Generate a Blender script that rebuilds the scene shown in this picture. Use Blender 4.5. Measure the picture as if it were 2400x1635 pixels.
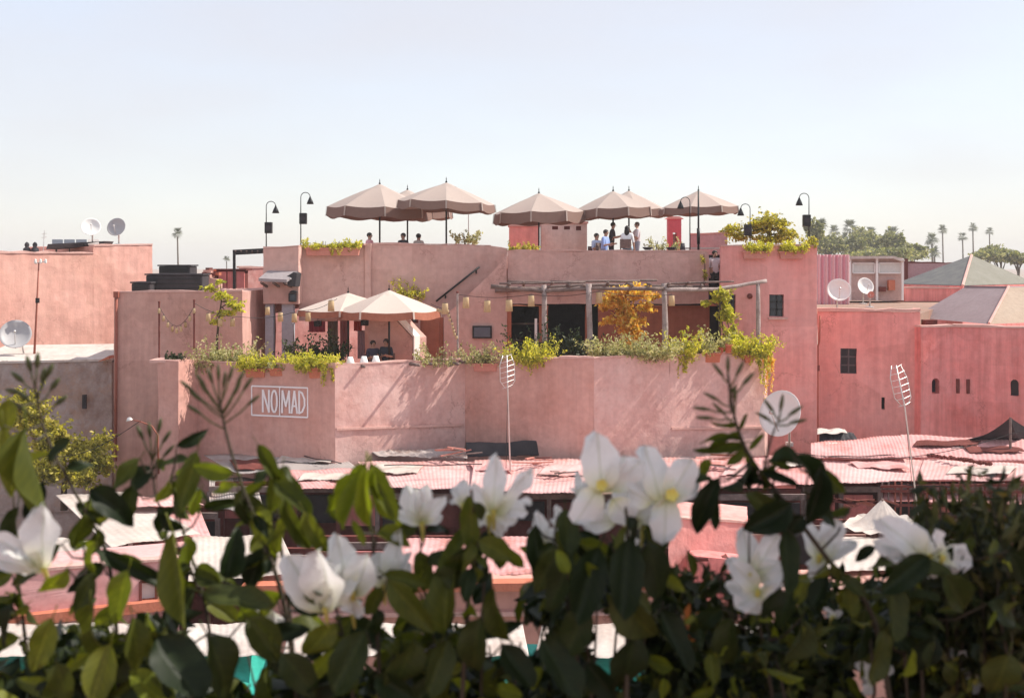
import bpy, bmesh, math, random
import numpy as np
from mathutils import Vector, Matrix
random.seed(7); np.random.seed(7)
R = math.radians
sc = bpy.context.scene
for o in list(bpy.data.objects): bpy.data.objects.remove(o)
COL = sc.collection

# ------------------------------------------------------------------ camera, sky, sun, exposure
ZC, FPX, HX, HY = 11.0, 3000.0, 1200.0, 610.0      # eye height, focal length and horizon in photo pixels (2400 wide)
cam = bpy.data.cameras.new('camera'); cam_o = bpy.data.objects.new('camera', cam); COL.objects.link(cam_o)
cam_o.location = (0, 0, ZC); cam_o.rotation_euler = (R(90), 0, 0)
cam.sensor_width = 36; cam.lens = 36 * FPX / 2400; cam.shift_y = -(817.5 - HY) / 2400
cam.clip_start = 0.05; cam.clip_end = 4000
cam.dof.use_dof = True; cam.dof.focus_distance = 30; cam.dof.aperture_fstop = 9.0
sc.camera = cam_o
SUN_AZ, SUN_EL = 79.0, 47.0                        # azimuth from the view direction towards the right
w = bpy.data.worlds.new('World'); sc.world = w; w.use_nodes = True
nt = w.node_tree; bg = nt.nodes['Background']
sky = nt.nodes.new('ShaderNodeTexSky'); sky.sky_type = 'NISHITA'; sky.sun_disc = False
sky.sun_elevation = R(SUN_EL); sky.sun_rotation = R(SUN_AZ)
sky.altitude = 400; sky.air_density = 1.0; sky.dust_density = 1.0; sky.ozone_density = 2.0
veil = nt.nodes.new('ShaderNodeMix'); veil.data_type = 'RGBA'      # a thin even veil of bright dust over the whole clear sky
vt = nt.nodes.new('ShaderNodeTexCoord'); vm = nt.nodes.new('ShaderNodeMapping'); vm.inputs['Scale'].default_value = (1.6, 1.6, 6.0); vn = nt.nodes.new('ShaderNodeTexNoise'); vn.inputs['Scale'].default_value = 1.4; vn.inputs['Detail'].default_value = 5.0
nt.links.new(vt.outputs['Generated'], vm.inputs[0]); nt.links.new(vm.outputs[0], vn.inputs['Vector']); vr = nt.nodes.new('ShaderNodeMapRange'); vr.inputs[1].default_value = .35; vr.inputs[2].default_value = .65; vr.inputs[3].default_value = .66; vr.inputs[4].default_value = .82; nt.links.new(vn.outputs[0], vr.inputs[0]); nt.links.new(vr.outputs[0], veil.inputs[0]); nt.links.new(sky.outputs[0], veil.inputs[6]); veil.inputs[7].default_value = (2.68, 2.52, 2.54, 1)
nt.links.new(veil.outputs[2], bg.inputs[0]); bg.inputs[1].default_value = 0.15
sun = bpy.data.lights.new('sun', 'SUN'); sun.energy = 3.0; sun.angle = R(0.6); sun.color = (1.0, 0.93, 0.82)
sun_o = bpy.data.objects.new('sun', sun); COL.objects.link(sun_o)
sdir = Vector((math.sin(R(SUN_AZ)) * math.cos(R(SUN_EL)), math.cos(R(SUN_AZ)) * math.cos(R(SUN_EL)), math.sin(R(SUN_EL))))
sun_o.rotation_euler = sdir.to_track_quat('Z', 'Y').to_euler(); sun_o.location = sdir * 200
sc.view_settings.view_transform = 'Standard'; sc.view_settings.look = 'None'
sc.view_settings.exposure = 1.0; sc.view_settings.gamma = 1.0
sc.cycles.max_bounces = 6; sc.cycles.transparent_max_bounces = 8
sc.cycles.use_denoising = True

# ------------------------------------------------------------------ coordinate helpers
def P(px, py, Y): return Vector(((px - HX) / FPX * Y, Y, ZC - (py - HY) / FPX * Y))
def XY(px, Y): return ((px - HX) / FPX * Y, Y)
def PZ(px, py, z):
    Y = (ZC - z) * FPX / (py - HY); return P(px, py, Y)
def ZZ(py, Y): return ZC - (py - HY) / FPX * Y

# ------------------------------------------------------------------ things and parts
def thing(name, label, cat, loc=(0, 0, 0), group=None):
    o = bpy.data.objects.new(name, None); COL.objects.link(o); o.empty_display_size = 0.2
    o.location = loc; o['label'] = label; o['category'] = cat; o['kind'] = 'thing'
    if group: o['group'] = group
    return o
ORD = 'first second third fourth fifth sixth seventh eighth ninth tenth eleventh twelfth thirteenth fourteenth fifteenth sixteenth seventeenth eighteenth nineteenth twentieth'.split()
def tag(o, label, cat, group=None):
    o['label'] = label; o['category'] = cat; o['kind'] = 'thing'
    if group: o['group'] = group
    return o
def dup(root, loc=None, rotz=None, label=None, group=None, scale=None):
    r = root.copy(); COL.objects.link(r)
    if loc is not None: r.location = loc
    if rotz is not None: r.rotation_euler = (0, 0, rotz)
    if scale is not None: r.scale = (scale,) * 3
    if label: r['label'] = label
    if group: r['group'] = group
    for ch in KIDS.get(root.name, []):
        c = ch.copy(); COL.objects.link(c); c.parent = r; KIDS.setdefault(r.name, []).append(c)
        for g in KIDS.get(ch.name, []):
            d = g.copy(); COL.objects.link(d); d.parent = c; KIDS.setdefault(c.name, []).append(d)
    return r
KIDS = {}
def link(name, me, parent=None):
    o = bpy.data.objects.new(name, me); COL.objects.link(o)
    if parent is not None:
        o.parent = parent; KIDS.setdefault(parent.name, []).append(o)
    return o
def top_of(o):
    while o.parent is not None: o = o.parent
    return o
class MB:
    def __init__(s): s.v = []; s.f = []; s.m = []; s.cm = 0
    def add(s, vs, fs):
        b = len(s.v); s.v += [tuple(v) for v in vs]; s.f += [tuple(i + b for i in f) for f in fs]; s.m += [s.cm] * len(fs); return s
    def hexa(s, a):          # 8 points: bottom 4 ccw, top 4
        return s.add(a, [(3, 2, 1, 0), (4, 5, 6, 7), (0, 1, 5, 4), (1, 2, 6, 5), (2, 3, 7, 6), (3, 0, 4, 7)])
    def box(s, c, d, rz=0):
        cx, cy, cz = c; hx, hy, hz = d[0] / 2, d[1] / 2, d[2] / 2; ca, sa = math.cos(rz), math.sin(rz)
        pts = []
        for z in (-hz, hz):
            for x, y in ((-hx, -hy), (hx, -hy), (hx, hy), (-hx, hy)):
                pts.append((cx + x * ca - y * sa, cy + x * sa + y * ca, cz + z))
        return s.hexa(pts)
    def bar(s, a, b, wd, ht, up=(0, 0, 1)):      # a box from point a to point b
        a, b = Vector(a), Vector(b); d = (b - a).normalized(); u = Vector(up)
        sd = d.cross(u)
        if sd.length < 1e-4: sd = d.cross(Vector((1, 0, 0)))
        sd.normalize(); u = sd.cross(d)
        sd *= wd / 2; u *= ht / 2
        return s.hexa([a - sd - u, a + sd - u, b + sd - u, b - sd - u, a - sd + u, a + sd + u, b + sd + u, b - sd + u])
    def prism(s, front, ext):                    # polygon of 3D points extruded along ext
        n = len(front); e = Vector(ext); fr = [Vector(p) for p in front]; bk = [p + e for p in fr]
        fs = [tuple(range(n)), tuple(range(2 * n - 1, n - 1, -1))]
        fs += [(i, i + n, (i + 1) % n + n, (i + 1) % n) for i in range(n)]
        return s.add(fr + bk, fs)
    def tube(s, path, rad, n=8, cap=True):
        path = [Vector(p) for p in path]; m = len(path)
        if not hasattr(rad, '__len__'): rad = [rad] * m
        vs = []; prev = None
        for i, p in enumerate(path):
            t = (path[min(i + 1, m - 1)] - path[max(i - 1, 0)])
            if t.length < 1e-9: t = Vector((0, 0, 1))
            t.normalize()
            if prev is None:
                u = t.cross(Vector((0, 0, 1)))
                if u.length < 1e-3: u = t.cross(Vector((1, 0, 0)))
            else:
                u = prev - t * prev.dot(t)
                if u.length < 1e-6: u = t.cross(Vector((1, 0, 0)))
            u.normalize(); prev = u; v = t.cross(u)
            for k in range(n):
                a = 2 * math.pi * k / n; vs.append(p + (u * math.cos(a) + v * math.sin(a)) * rad[i])
        fs = []
        for i in range(m - 1):
            for k in range(n):
                k2 = (k + 1) % n; fs.append((i * n + k, i * n + k2, (i + 1) * n + k2, (i + 1) * n + k))
        if cap: fs += [tuple(range(n - 1, -1, -1)), tuple(range((m - 1) * n, m * n))]
        return s.add(vs, fs)
    def lathe(s, prof, c=(0, 0, 0), n=16, axis=None):   # prof: (r, h) along axis
        q = Vector((0, 0, 1)).rotation_difference(Vector(axis)) if axis is not None else None
        vs = []; c = Vector(c)
        for r, h in prof:
            for k in range(n):
                a = 2 * math.pi * k / n; p = Vector((r * math.cos(a), r * math.sin(a), h))
                vs.append(c + (q @ p if q else p))
        fs = []
        for i in range(len(prof) - 1):
            for k in range(n):
                k2 = (k + 1) % n; fs.append((i * n + k, i * n + k2, (i + 1) * n + k2, (i + 1) * n + k))
        return s.add(vs, fs)
    def ball(s, c, r, n=10, m=7, sq=(1, 1, 1)):
        prof = [(max(1e-4, math.sin(math.pi * i / m)), -math.cos(math.pi * i / m)) for i in range(m + 1)]
        b = len(s.v); s.lathe(prof, (0, 0, 0), n)
        for i in range(b, len(s.v)):
            x, y, z = s.v[i]; s.v[i] = (c[0] + x * r * sq[0], c[1] + y * r * sq[1], c[2] + z * r * sq[2])
        return s
    def build(s, name, mat, parent=None, smooth=False, bevel=0):
        off = top_of(parent).location if parent is not None else Vector((0, 0, 0))
        me = bpy.data.meshes.new(name); me.from_pydata([(x - off[0], y - off[1], z - off[2]) for x, y, z in s.v], [], s.f)
        mats = mat if isinstance(mat, (list, tuple)) else [mat]
        for m_ in mats: me.materials.append(m_)
        if len(mats) > 1: me.polygons.foreach_set('material_index', s.m)
        if smooth: me.polygons.foreach_set('use_smooth', [True] * len(me.polygons))
        me.update()
        o = link(name, me, parent)
        if bevel:
            b = o.modifiers.new('bevel', 'BEVEL'); b.width = bevel; b.segments = 2; b.limit_method = 'ANGLE'
        return o

# ------------------------------------------------------------------ materials
def lin(h):
    h = h.lstrip('#'); c = [int(h[i:i + 2], 16) / 255 for i in (0, 2, 4)]
    return tuple(x / 12.92 if x <= .04045 else ((x + .055) / 1.055) ** 2.4 for x in c)
MATS = {}
def newmat(name):
    m = bpy.data.materials.new(name); m.use_nodes = True; nt = m.node_tree
    return m, nt, nt.nodes['Principled BSDF']
def N(nt, t, **kw):
    n = nt.nodes.new(t)
    for k, v in kw.items():
        if k in n.inputs: n.inputs[k].default_value = v
        else: setattr(n, k, v)
    return n
def ramp(nt, fac, stops):
    r = nt.nodes.new('ShaderNodeValToRGB'); cr = r.color_ramp
    while len(cr.elements) < len(stops): cr.elements.new(0.5)
    for e, (p, c) in zip(cr.elements, stops): e.position = p; e.color = (*c, 1) if len(c) == 3 else c
    nt.links.new(fac, r.inputs[0]); return r
def mixc(nt, fac, a, b, mode='MIX'):
    m = nt.nodes.new('ShaderNodeMix'); m.data_type = 'RGBA'; m.blend_type = mode; m.clamp_result = False
    for sock, v in ((0, fac), (6, a), (7, b)):
        if hasattr(v, 'is_linked') or hasattr(v, 'links'): nt.links.new(v, m.inputs[sock])
        elif sock == 0: m.inputs[0].default_value = v
        else: m.inputs[sock].default_value = (*v, 1)
    return m.outputs[2]
def surf(name, col, col2=None, scale=1.0, rough=0.9, bump=0.3, bscale=12.0, streak=0.0, stain=None, stain_amt=0.0, spec=0.2, metal=0.0, detail=6):
    """weathered solid surface: two tones in large patches, fine mottling, vertical rain streaks, stains, fine relief"""
    if name in MATS: return MATS[name]
    m, nt, b = newmat(name)
    col2 = col2 or tuple(c * 0.8 for c in col)
    g = N(nt, 'ShaderNodeNewGeometry'); pos = g.outputs['Position']
    n1 = N(nt, 'ShaderNodeTexNoise', Scale=scale, Detail=detail, Roughness=0.6); nt.links.new(pos, n1.inputs['Vector'])
    c = mixc(nt, ramp(nt, n1.outputs[0], [(0.32, (0, 0, 0)), (0.68, (1, 1, 1))]).outputs[0], col, col2)
    n2 = N(nt, 'ShaderNodeTexNoise', Scale=scale * 9, Detail=4.0); nt.links.new(pos, n2.inputs['Vector'])
    c = mixc(nt, 0.35, c, ramp(nt, n2.outputs[0], [(0.3, (0.72,) * 3), (0.7, (1.18,) * 3)]).outputs[0], 'MULTIPLY')
    if streak:
        mp = N(nt, 'ShaderNodeMapping'); mp.inputs['Scale'].default_value = (2.2, 2.2, 0.12); nt.links.new(pos, mp.inputs[0])
        n3 = N(nt, 'ShaderNodeTexNoise', Scale=1.6, Detail=5.0, Roughness=0.7); nt.links.new(mp.outputs[0], n3.inputs['Vector'])
        c = mixc(nt, streak, c, ramp(nt, n3.outputs[0], [(0.4, (1, 1, 1)), (0.66, (0.55, 0.5, 0.5))]).outputs[0], 'MULTIPLY')
    if stain:
        n4 = N(nt, 'ShaderNodeTexNoise', Scale=scale * 0.7, Detail=8.0, Roughness=0.75)
        mp2 = N(nt, 'ShaderNodeMapping'); mp2.inputs['Location'].default_value = (31, 7, 3); nt.links.new(pos, mp2.inputs[0]); nt.links.new(mp2.outputs[0], n4.inputs['Vector'])
        r = ramp(nt, n4.outputs[0], [(0.5, (0, 0, 0)), (0.62, (stain_amt,) * 3)])
        c = mixc(nt, r.outputs[0], c, stain)
    if streak:
        vo = N(nt, 'ShaderNodeTexVoronoi', Scale=0.42); vo.feature = 'DISTANCE_TO_EDGE'; wn = N(nt, 'ShaderNodeTexNoise', Scale=1.3, Detail=7.0, Roughness=0.7); nt.links.new(pos, wn.inputs['Vector'])
        wp_ = N(nt, 'ShaderNodeVectorMath', operation='MULTIPLY_ADD'); nt.links.new(wn.outputs['Color'], wp_.inputs[0]); wp_.inputs[1].default_value = (1.5, 1.5, 1.5); nt.links.new(pos, wp_.inputs[2]); nt.links.new(wp_.outputs[0], vo.inputs['Vector'])
        ck = ramp(nt, vo.outputs['Distance'], [(0.0, (0.62, 0.58, 0.57)), (0.012, (1, 1, 1))]); n6 = N(nt, 'ShaderNodeTexNoise', Scale=0.5); nt.links.new(pos, n6.inputs['Vector'])
        c = mixc(nt, ramp(nt, n6.outputs[0], [(0.5, (0, 0, 0)), (0.6, (0.8, 0.8, 0.8))]).outputs[0], c, mixc(nt, 1.0, c, ck.outputs[0], 'MULTIPLY'))
        mp3 = N(nt, 'ShaderNodeMapping'); mp3.inputs['Scale'].default_value = (0.5, 0.5, 0.75); mp3.inputs['Location'].default_value = (3.1, 8.4, 1.7); nt.links.new(pos, mp3.inputs[0])
        v2 = N(nt, 'ShaderNodeTexVoronoi', Scale=1.0); v2.distance = 'CHEBYCHEV'; nt.links.new(mp3.outputs[0], v2.inputs['Vector']); pr = ramp(nt, v2.outputs['Color'], [(0.72, (0, 0, 0)), (0.76, (0.5, 0.5, 0.5))])
        c = mixc(nt, pr.outputs[0], c, mixc(nt, 1.0, c, (1.16, 1.18, 1.2), 'MULTIPLY'))
    nt.links.new(c, b.inputs['Base Color'])
    b.inputs['Roughness'].default_value = rough; b.inputs['Specular IOR Level'].default_value = spec; b.inputs['Metallic'].default_value = metal
    if bump:
        n5 = N(nt, 'ShaderNodeTexNoise', Scale=bscale, Detail=6.0); nt.links.new(pos, n5.inputs['Vector'])
        bp = N(nt, 'ShaderNodeBump', Strength=bump, Distance=0.03); nt.links.new(n5.outputs[0], bp.inputs['Height']); nt.links.new(bp.outputs[0], b.inputs['Normal'])
    MATS[name] = m; return m
def leafmat(name, stops, trans=0.4, rough=0.5, per='island', tboost=(1.25, 1.3, 0.5), spec=0.4):
    if name in MATS: return MATS[name]
    m, nt, b = newmat(name); out = nt.nodes['Material Output']
    if per == 'island': rnd = N(nt, 'ShaderNodeNewGeometry').outputs['Random Per Island']
    else: rnd = N(nt, 'ShaderNodeObjectInfo').outputs['Random']
    r = ramp(nt, rnd, stops); c = r.outputs[0]
    if per == 'object':
        tc = N(nt, 'ShaderNodeTexCoord'); sx = N(nt, 'ShaderNodeSeparateXYZ'); nt.links.new(tc.outputs['Object'], sx.inputs[0])
        ab = N(nt, 'ShaderNodeMath', operation='ABSOLUTE'); nt.links.new(sx.outputs[1], ab.inputs[0])
        vr = ramp(nt, ab.outputs[0], [(0.0, (1.5, 1.45, 1.3)), (0.035, (1.0, 1.0, 1.0))])
        c = mixc(nt, 1.0, c, vr.outputs[0], 'MULTIPLY')
        ma = N(nt, 'ShaderNodeMath', operation='MULTIPLY_ADD'); nt.links.new(ab.outputs[0], ma.inputs[0]); ma.inputs[1].default_value = -0.7; nt.links.new(sx.outputs[0], ma.inputs[2])
        sn = N(nt, 'ShaderNodeMath', operation='SINE'); mm = N(nt, 'ShaderNodeMath', operation='MULTIPLY'); mm.inputs[1].default_value = 46.0; nt.links.new(ma.outputs[0], mm.inputs[0]); nt.links.new(mm.outputs[0], sn.inputs[0])
        c = mixc(nt, 0.7, c, ramp(nt, sn.outputs[0], [(0.80, (1, 1, 1)), (0.97, (1.35, 1.3, 1.15))]).outputs[0], 'MULTIPLY')
        nz = N(nt, 'ShaderNodeTexNoise', Scale=5.0, Detail=4.0); nt.links.new(tc.outputs['Object'], nz.inputs['Vector'])
        c = mixc(nt, 0.6, c, ramp(nt, nz.outputs[0], [(0.3, (0.7, 0.75, 0.7)), (0.7, (1.25, 1.2, 1.0))]).outputs[0], 'MULTIPLY')
    nt.links.new(c, b.inputs['Base Color']); b.inputs['Roughness'].default_value = rough; b.inputs['Specular IOR Level'].default_value = spec
    tr = N(nt, 'ShaderNodeBsdfTranslucent'); nt.links.new(mixc(nt, 1.0, c, tboost, 'MULTIPLY'), tr.inputs[0])
    mx = N(nt, 'ShaderNodeMixShader', Fac=trans); nt.links.new(b.outputs[0], mx.inputs[1]); nt.links.new(tr.outputs[0], mx.inputs[2])
    nt.links.new(mx.outputs[0], out.inputs['Surface']); MATS[name] = m; return m
def plain(name, col, rough=0.6, metal=0.0, spec=0.4, var=0.15, trans=0.0):
    if name in MATS: return MATS[name]
    m, nt, b = newmat(name)
    g = N(nt, 'ShaderNodeNewGeometry'); n1 = N(nt, 'ShaderNodeTexNoise', Scale=9.0, Detail=4.0); nt.links.new(g.outputs['Position'], n1.inputs['Vector'])
    c = mixc(nt, n1.outputs[0], tuple(x * (1 - var) for x in col), tuple(min(1, x * (1 + var)) for x in col)); nt.links.new(c, b.inputs['Base Color'])
    b.inputs['Roughness'].default_value = rough; b.inputs['Metallic'].default_value = metal; b.inputs['Specular IOR Level'].default_value = spec
    if trans:
        out = nt.nodes['Material Output']; tr = N(nt, 'ShaderNodeBsdfTranslucent'); nt.links.new(c, tr.inputs[0])
        mx = N(nt, 'ShaderNodeMixShader', Fac=trans); nt.links.new(b.outputs[0], mx.inputs[1]); nt.links.new(tr.outputs[0], mx.inputs[2]); nt.links.new(mx.outputs[0], out.inputs['Surface'])
    MATS[name] = m; return m

M_main = surf('plaster_terracotta', (0.63, 0.375, 0.325), (0.55, 0.29, 0.24), 0.6, streak=0.25, stain=(0.66, 0.42, 0.38), stain_amt=0.25)
M_upper = surf('plaster_brown_rose', (0.63, 0.41, 0.36), (0.57, 0.34, 0.295), 0.5, streak=0.2, stain=(0.64, 0.44, 0.4), stain_amt=0.2)
M_panel = surf('plaster_paler_rose', (0.68, 0.45, 0.41), (0.59, 0.345, 0.305), 0.8, streak=0.2, stain=(0.7, 0.5, 0.46), stain_amt=0.6)  # paler rose on the panels that face right
M_tower = surf('plaster_tower_brown', (0.63, 0.385, 0.33), (0.55, 0.31, 0.26), 0.5, streak=0.3)
M_rose = surf('plaster_rose_red', (0.80, 0.39, 0.355), (0.74, 0.30, 0.27), 0.45, streak=0.35, stain=(0.72, 0.38, 0.36), stain_amt=0.35)
M_red = surf('plaster_red', (0.83, 0.345, 0.325), (0.74, 0.23, 0.21), 0.5, streak=0.55, stain=(0.76, 0.36, 0.35), stain_amt=0.35)
M_salmon = surf('plaster_salmon', (0.70, 0.41, 0.345), (0.64, 0.33, 0.27), 0.4, streak=0.3, stain=(0.68, 0.42, 0.33), stain_amt=0.4)
M_cap = surf('coping_pale_rose', (0.66, 0.42, 0.37), (0.56, 0.34, 0.3), 1.5)
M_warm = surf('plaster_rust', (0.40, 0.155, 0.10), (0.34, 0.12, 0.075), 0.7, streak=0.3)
M_white = surf('whitewash', (0.66, 0.60, 0.56), (0.56, 0.48, 0.43), 0.9, streak=0.3, stain=(0.5, 0.4, 0.36), stain_amt=0.4)
M_stone = surf('rubble_stone', (0.46, 0.39, 0.37), (0.33, 0.24, 0.21), 1.6, bump=1.0, bscale=7, stain=(0.42, 0.27, 0.2), stain_amt=0.7)
M_pink = surf('pink_sheet', (0.68, 0.39, 0.38), (0.60, 0.29, 0.28), 0.8, rough=0.7, bump=0.1, stain=(0.42, 0.15, 0.12), stain_amt=0.75)
M_pinkw = surf('faded_pink_sheet', (0.72, 0.46, 0.445), (0.64, 0.36, 0.345), 0.8, rough=0.7, bump=0.1, stain=(0.5, 0.22, 0.19), stain_amt=0.7)
M_greysheet = surf('grey_sheet', (0.47, 0.43, 0.41), (0.36, 0.31, 0.30), 1.2, rough=0.6, bump=0.15, stain=(0.28, 0.16, 0.12), stain_amt=0.6)
M_tarp = surf('white_tarp', (0.60, 0.545, 0.50), (0.52, 0.44, 0.39), 1.0, rough=0.6, bump=0.2, stain=(0.5, 0.38, 0.32), stain_amt=0.5)
M_dark = surf('dark_sheet', (0.035, 0.033, 0.04), (0.06, 0.055, 0.06), 2.0, rough=0.7)
M_turq = surf('turquoise_tarp', (0.06, 0.50, 0.40), (0.04, 0.40, 0.33), 1.0, rough=0.6, bump=0.15)
M_shop = surf('oxblood_boards', (0.20, 0.06, 0.05), (0.13, 0.035, 0.03), 1.5, streak=0.4)
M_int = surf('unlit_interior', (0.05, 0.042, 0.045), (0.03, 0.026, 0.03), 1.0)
M_blackmetal = plain('black_metal', (0.02, 0.02, 0.022), 0.45, 0.3)
M_glass = plain('dark_glass', (0.02, 0.025, 0.04), 0.12, 0.0, 0.6)
M_terra = surf('terracotta_pot', (0.58, 0.21, 0.13), (0.48, 0.15, 0.09), 2.5)
M_rosebox = surf('rose_planter', (0.60, 0.27, 0.22), (0.52, 0.21, 0.17), 2.0)
M_wood = surf('grey_weathered_wood', (0.27, 0.20, 0.18), (0.13, 0.095, 0.085), 4.0, bump=0.6, bscale=25)
M_palewood = surf('pale_post_wood', (0.46, 0.38, 0.36), (0.26, 0.20, 0.185), 4.0, bump=0.6, bscale=25)
M_bark = surf('bark', (0.13, 0.09, 0.06), (0.08, 0.055, 0.04), 6.0, bump=0.7, bscale=30)
M_dish = plain('dish_white', (0.78, 0.77, 0.75), 0.5, var=0.06)
M_dishgrey = plain('dish_grey', (0.42, 0.41, 0.42), 0.5, var=0.06)
M_alu = plain('aluminium', (0.62, 0.60, 0.58), 0.4, 0.6)
M_rustpole = plain('rust_red_pole', (0.30, 0.09, 0.06), 0.7)
M_canvas = plain('cream_canvas', (0.51, 0.425, 0.38), 0.85, var=0.06, trans=0.22)
M_canvasw = plain('ivory_canvas', (0.72, 0.62, 0.55), 0.85, var=0.05, trans=0.25)
M_val = plain('shaded_valance', (0.22, 0.14, 0.115), 0.9, var=0.1, trans=0.06)  # dark taupe puts the valance's shade into its colour
M_paper = plain('cream_paper', (0.80, 0.64, 0.40), 0.8, var=0.1, trans=0.45)
M_whitepaint = plain('white_paint', (0.80, 0.78, 0.76), 0.6, var=0.05)
M_bluegrey = surf('blue_grey_paint', (0.42, 0.44, 0.50), (0.36, 0.37, 0.43), 1.5)
G_lime = leafmat('leaves_lime', [(0, (0.22, 0.24, 0.03)), (0.45, (0.54, 0.52, 0.07)), (1, (0.80, 0.72, 0.16))], 0.5)
G_sage = leafmat('leaves_sage', [(0, (0.20, 0.21, 0.08)), (0.5, (0.50, 0.49, 0.23)), (1, (0.74, 0.71, 0.44))], 0.45, tboost=(1.1, 1.1, 0.7))
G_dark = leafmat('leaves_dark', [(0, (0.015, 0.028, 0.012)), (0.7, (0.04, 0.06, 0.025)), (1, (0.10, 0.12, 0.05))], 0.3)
G_autumn = leafmat('leaves_amber', [(0, (0.66, 0.30, 0.05)), (0.4, (0.86, 0.52, 0.12)), (0.8, (0.88, 0.70, 0.24)), (1, (0.66, 0.62, 0.16))], 0.5)
G_far = leafmat('leaves_far', [(0, (0.10, 0.12, 0.06)), (0.5, (0.26, 0.27, 0.14)), (1, (0.52, 0.48, 0.28))], 0.35)
G_palm = leafmat('palm_fronds', [(0, (0.05, 0.065, 0.04)), (0.6, (0.12, 0.14, 0.08)), (1, (0.24, 0.24, 0.13))], 0.2)
G_bush = leafmat('leaves_yellow_bush', [(0, (0.14, 0.14, 0.02)), (0.4, (0.42, 0.38, 0.06)), (1, (0.68, 0.58, 0.15))], 0.5)

# ------------------------------------------------------------------ shared builders
def wallseg(mb, A, B, z0, zA, zB, t=0.3):
    """upright wall from plan point A to B (left to right as seen), top height zA..zB, thickness away from the viewer"""
    ax, ay = A; bx, by = B; d = Vector((bx - ax, by - ay, 0)).normalized(); n = Vector((-d.y, d.x, 0))
    if n.y < 0: n = -n
    return mb.prism([(ax, ay, z0), (bx, by, z0), (bx, by, zB), (ax, ay, zA)], n * t)
def holewall(mb, A, B, z0, z1, t, holes):
    """upright wall with rectangular openings; holes = (s0, s1, h0, h1): metres along A->B, and heights"""
    A2, B2 = Vector((A[0], A[1], 0)), Vector((B[0], B[1], 0)); L = (B2 - A2).length; d = (B2 - A2) / L; n = Vector((-d.y, d.x, 0))
    if n.y < 0: n = -n
    ss = sorted({0, L, *[max(0, min(L, h[0])) for h in holes], *[max(0, min(L, h[1])) for h in holes]})
    hs = sorted({z0, z1, *[max(z0, min(z1, h[2])) for h in holes], *[max(z0, min(z1, h[3])) for h in holes]})
    def pt(s_, h_, k): return A2 + d * s_ + Vector((0, 0, h_)) + n * (t * k)
    def solid(i, j):
        if i < 0 or j < 0 or i >= len(ss) - 1 or j >= len(hs) - 1: return False
        cs, ch = (ss[i] + ss[i + 1]) / 2, (hs[j] + hs[j + 1]) / 2
        return not any(h[0] < cs < h[1] and h[2] < ch < h[3] for h in holes)
    for i in range(len(ss) - 1):
        for j in range(len(hs) - 1):
            if not solid(i, j): continue
            a, b, c, e = ss[i], ss[i + 1], hs[j], hs[j + 1]
            for k in (0, 1):
                q = [pt(a, c, k), pt(b, c, k), pt(b, e, k), pt(a, e, k)]
                mb.add(q if k == 0 else q[::-1], [(0, 1, 2, 3)])
            for (ii, jj, u, v) in ((i - 1, j, (a, c), (a, e)), (i + 1, j, (b, c), (b, e)), (i, j - 1, (a, c), (b, c)), (i, j + 1, (a, e), (b, e))):
                if not solid(ii, jj): mb.add([pt(*u, 0), pt(*v, 0), pt(*v, 1), pt(*u, 1)], [(0, 1, 2, 3)])
    return d, n, pt
def coping(mb, A, B, zA, zB, wd=0.34, ht=0.07, jag=0.02, over=0.03):
    """uneven hand-laid cap along a wall top, in short lengths"""
    A3, B3 = Vector((A[0], A[1], zA)), Vector((B[0], B[1], zB)); L = (B3 - A3).length; k = max(2, int(L / 0.5)); d = (B3 - A3) / L
    n = Vector((-d.y, d.x, 0)).normalized()
    if n.y < 0: n = -n
    rows = []
    for i in range(k + 1):
        p = A3 + d * (L * i / k); j = random.uniform(-jag, jag); o = over + random.uniform(-jag, jag) * .5
        rows.append([p - n * o + Vector((0, 0, 0.002)), p + n * (wd - o), p + n * (wd - o) + Vector((0, 0, ht + j)), p - n * o + Vector((0, 0, ht + j))])
    vs = [q for r_ in rows for q in r_]; fs = []
    for i in range(k):
        for a in range(4):
            b = (a + 1) % 4; fs.append((i * 4 + a, (i + 1) * 4 + a, (i + 1) * 4 + b, i * 4 + b))
    fs += [(0, 1, 2, 3), (k * 4 + 3, k * 4 + 2, k * 4 + 1, k * 4)]
    mb.add(vs, fs)
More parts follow.
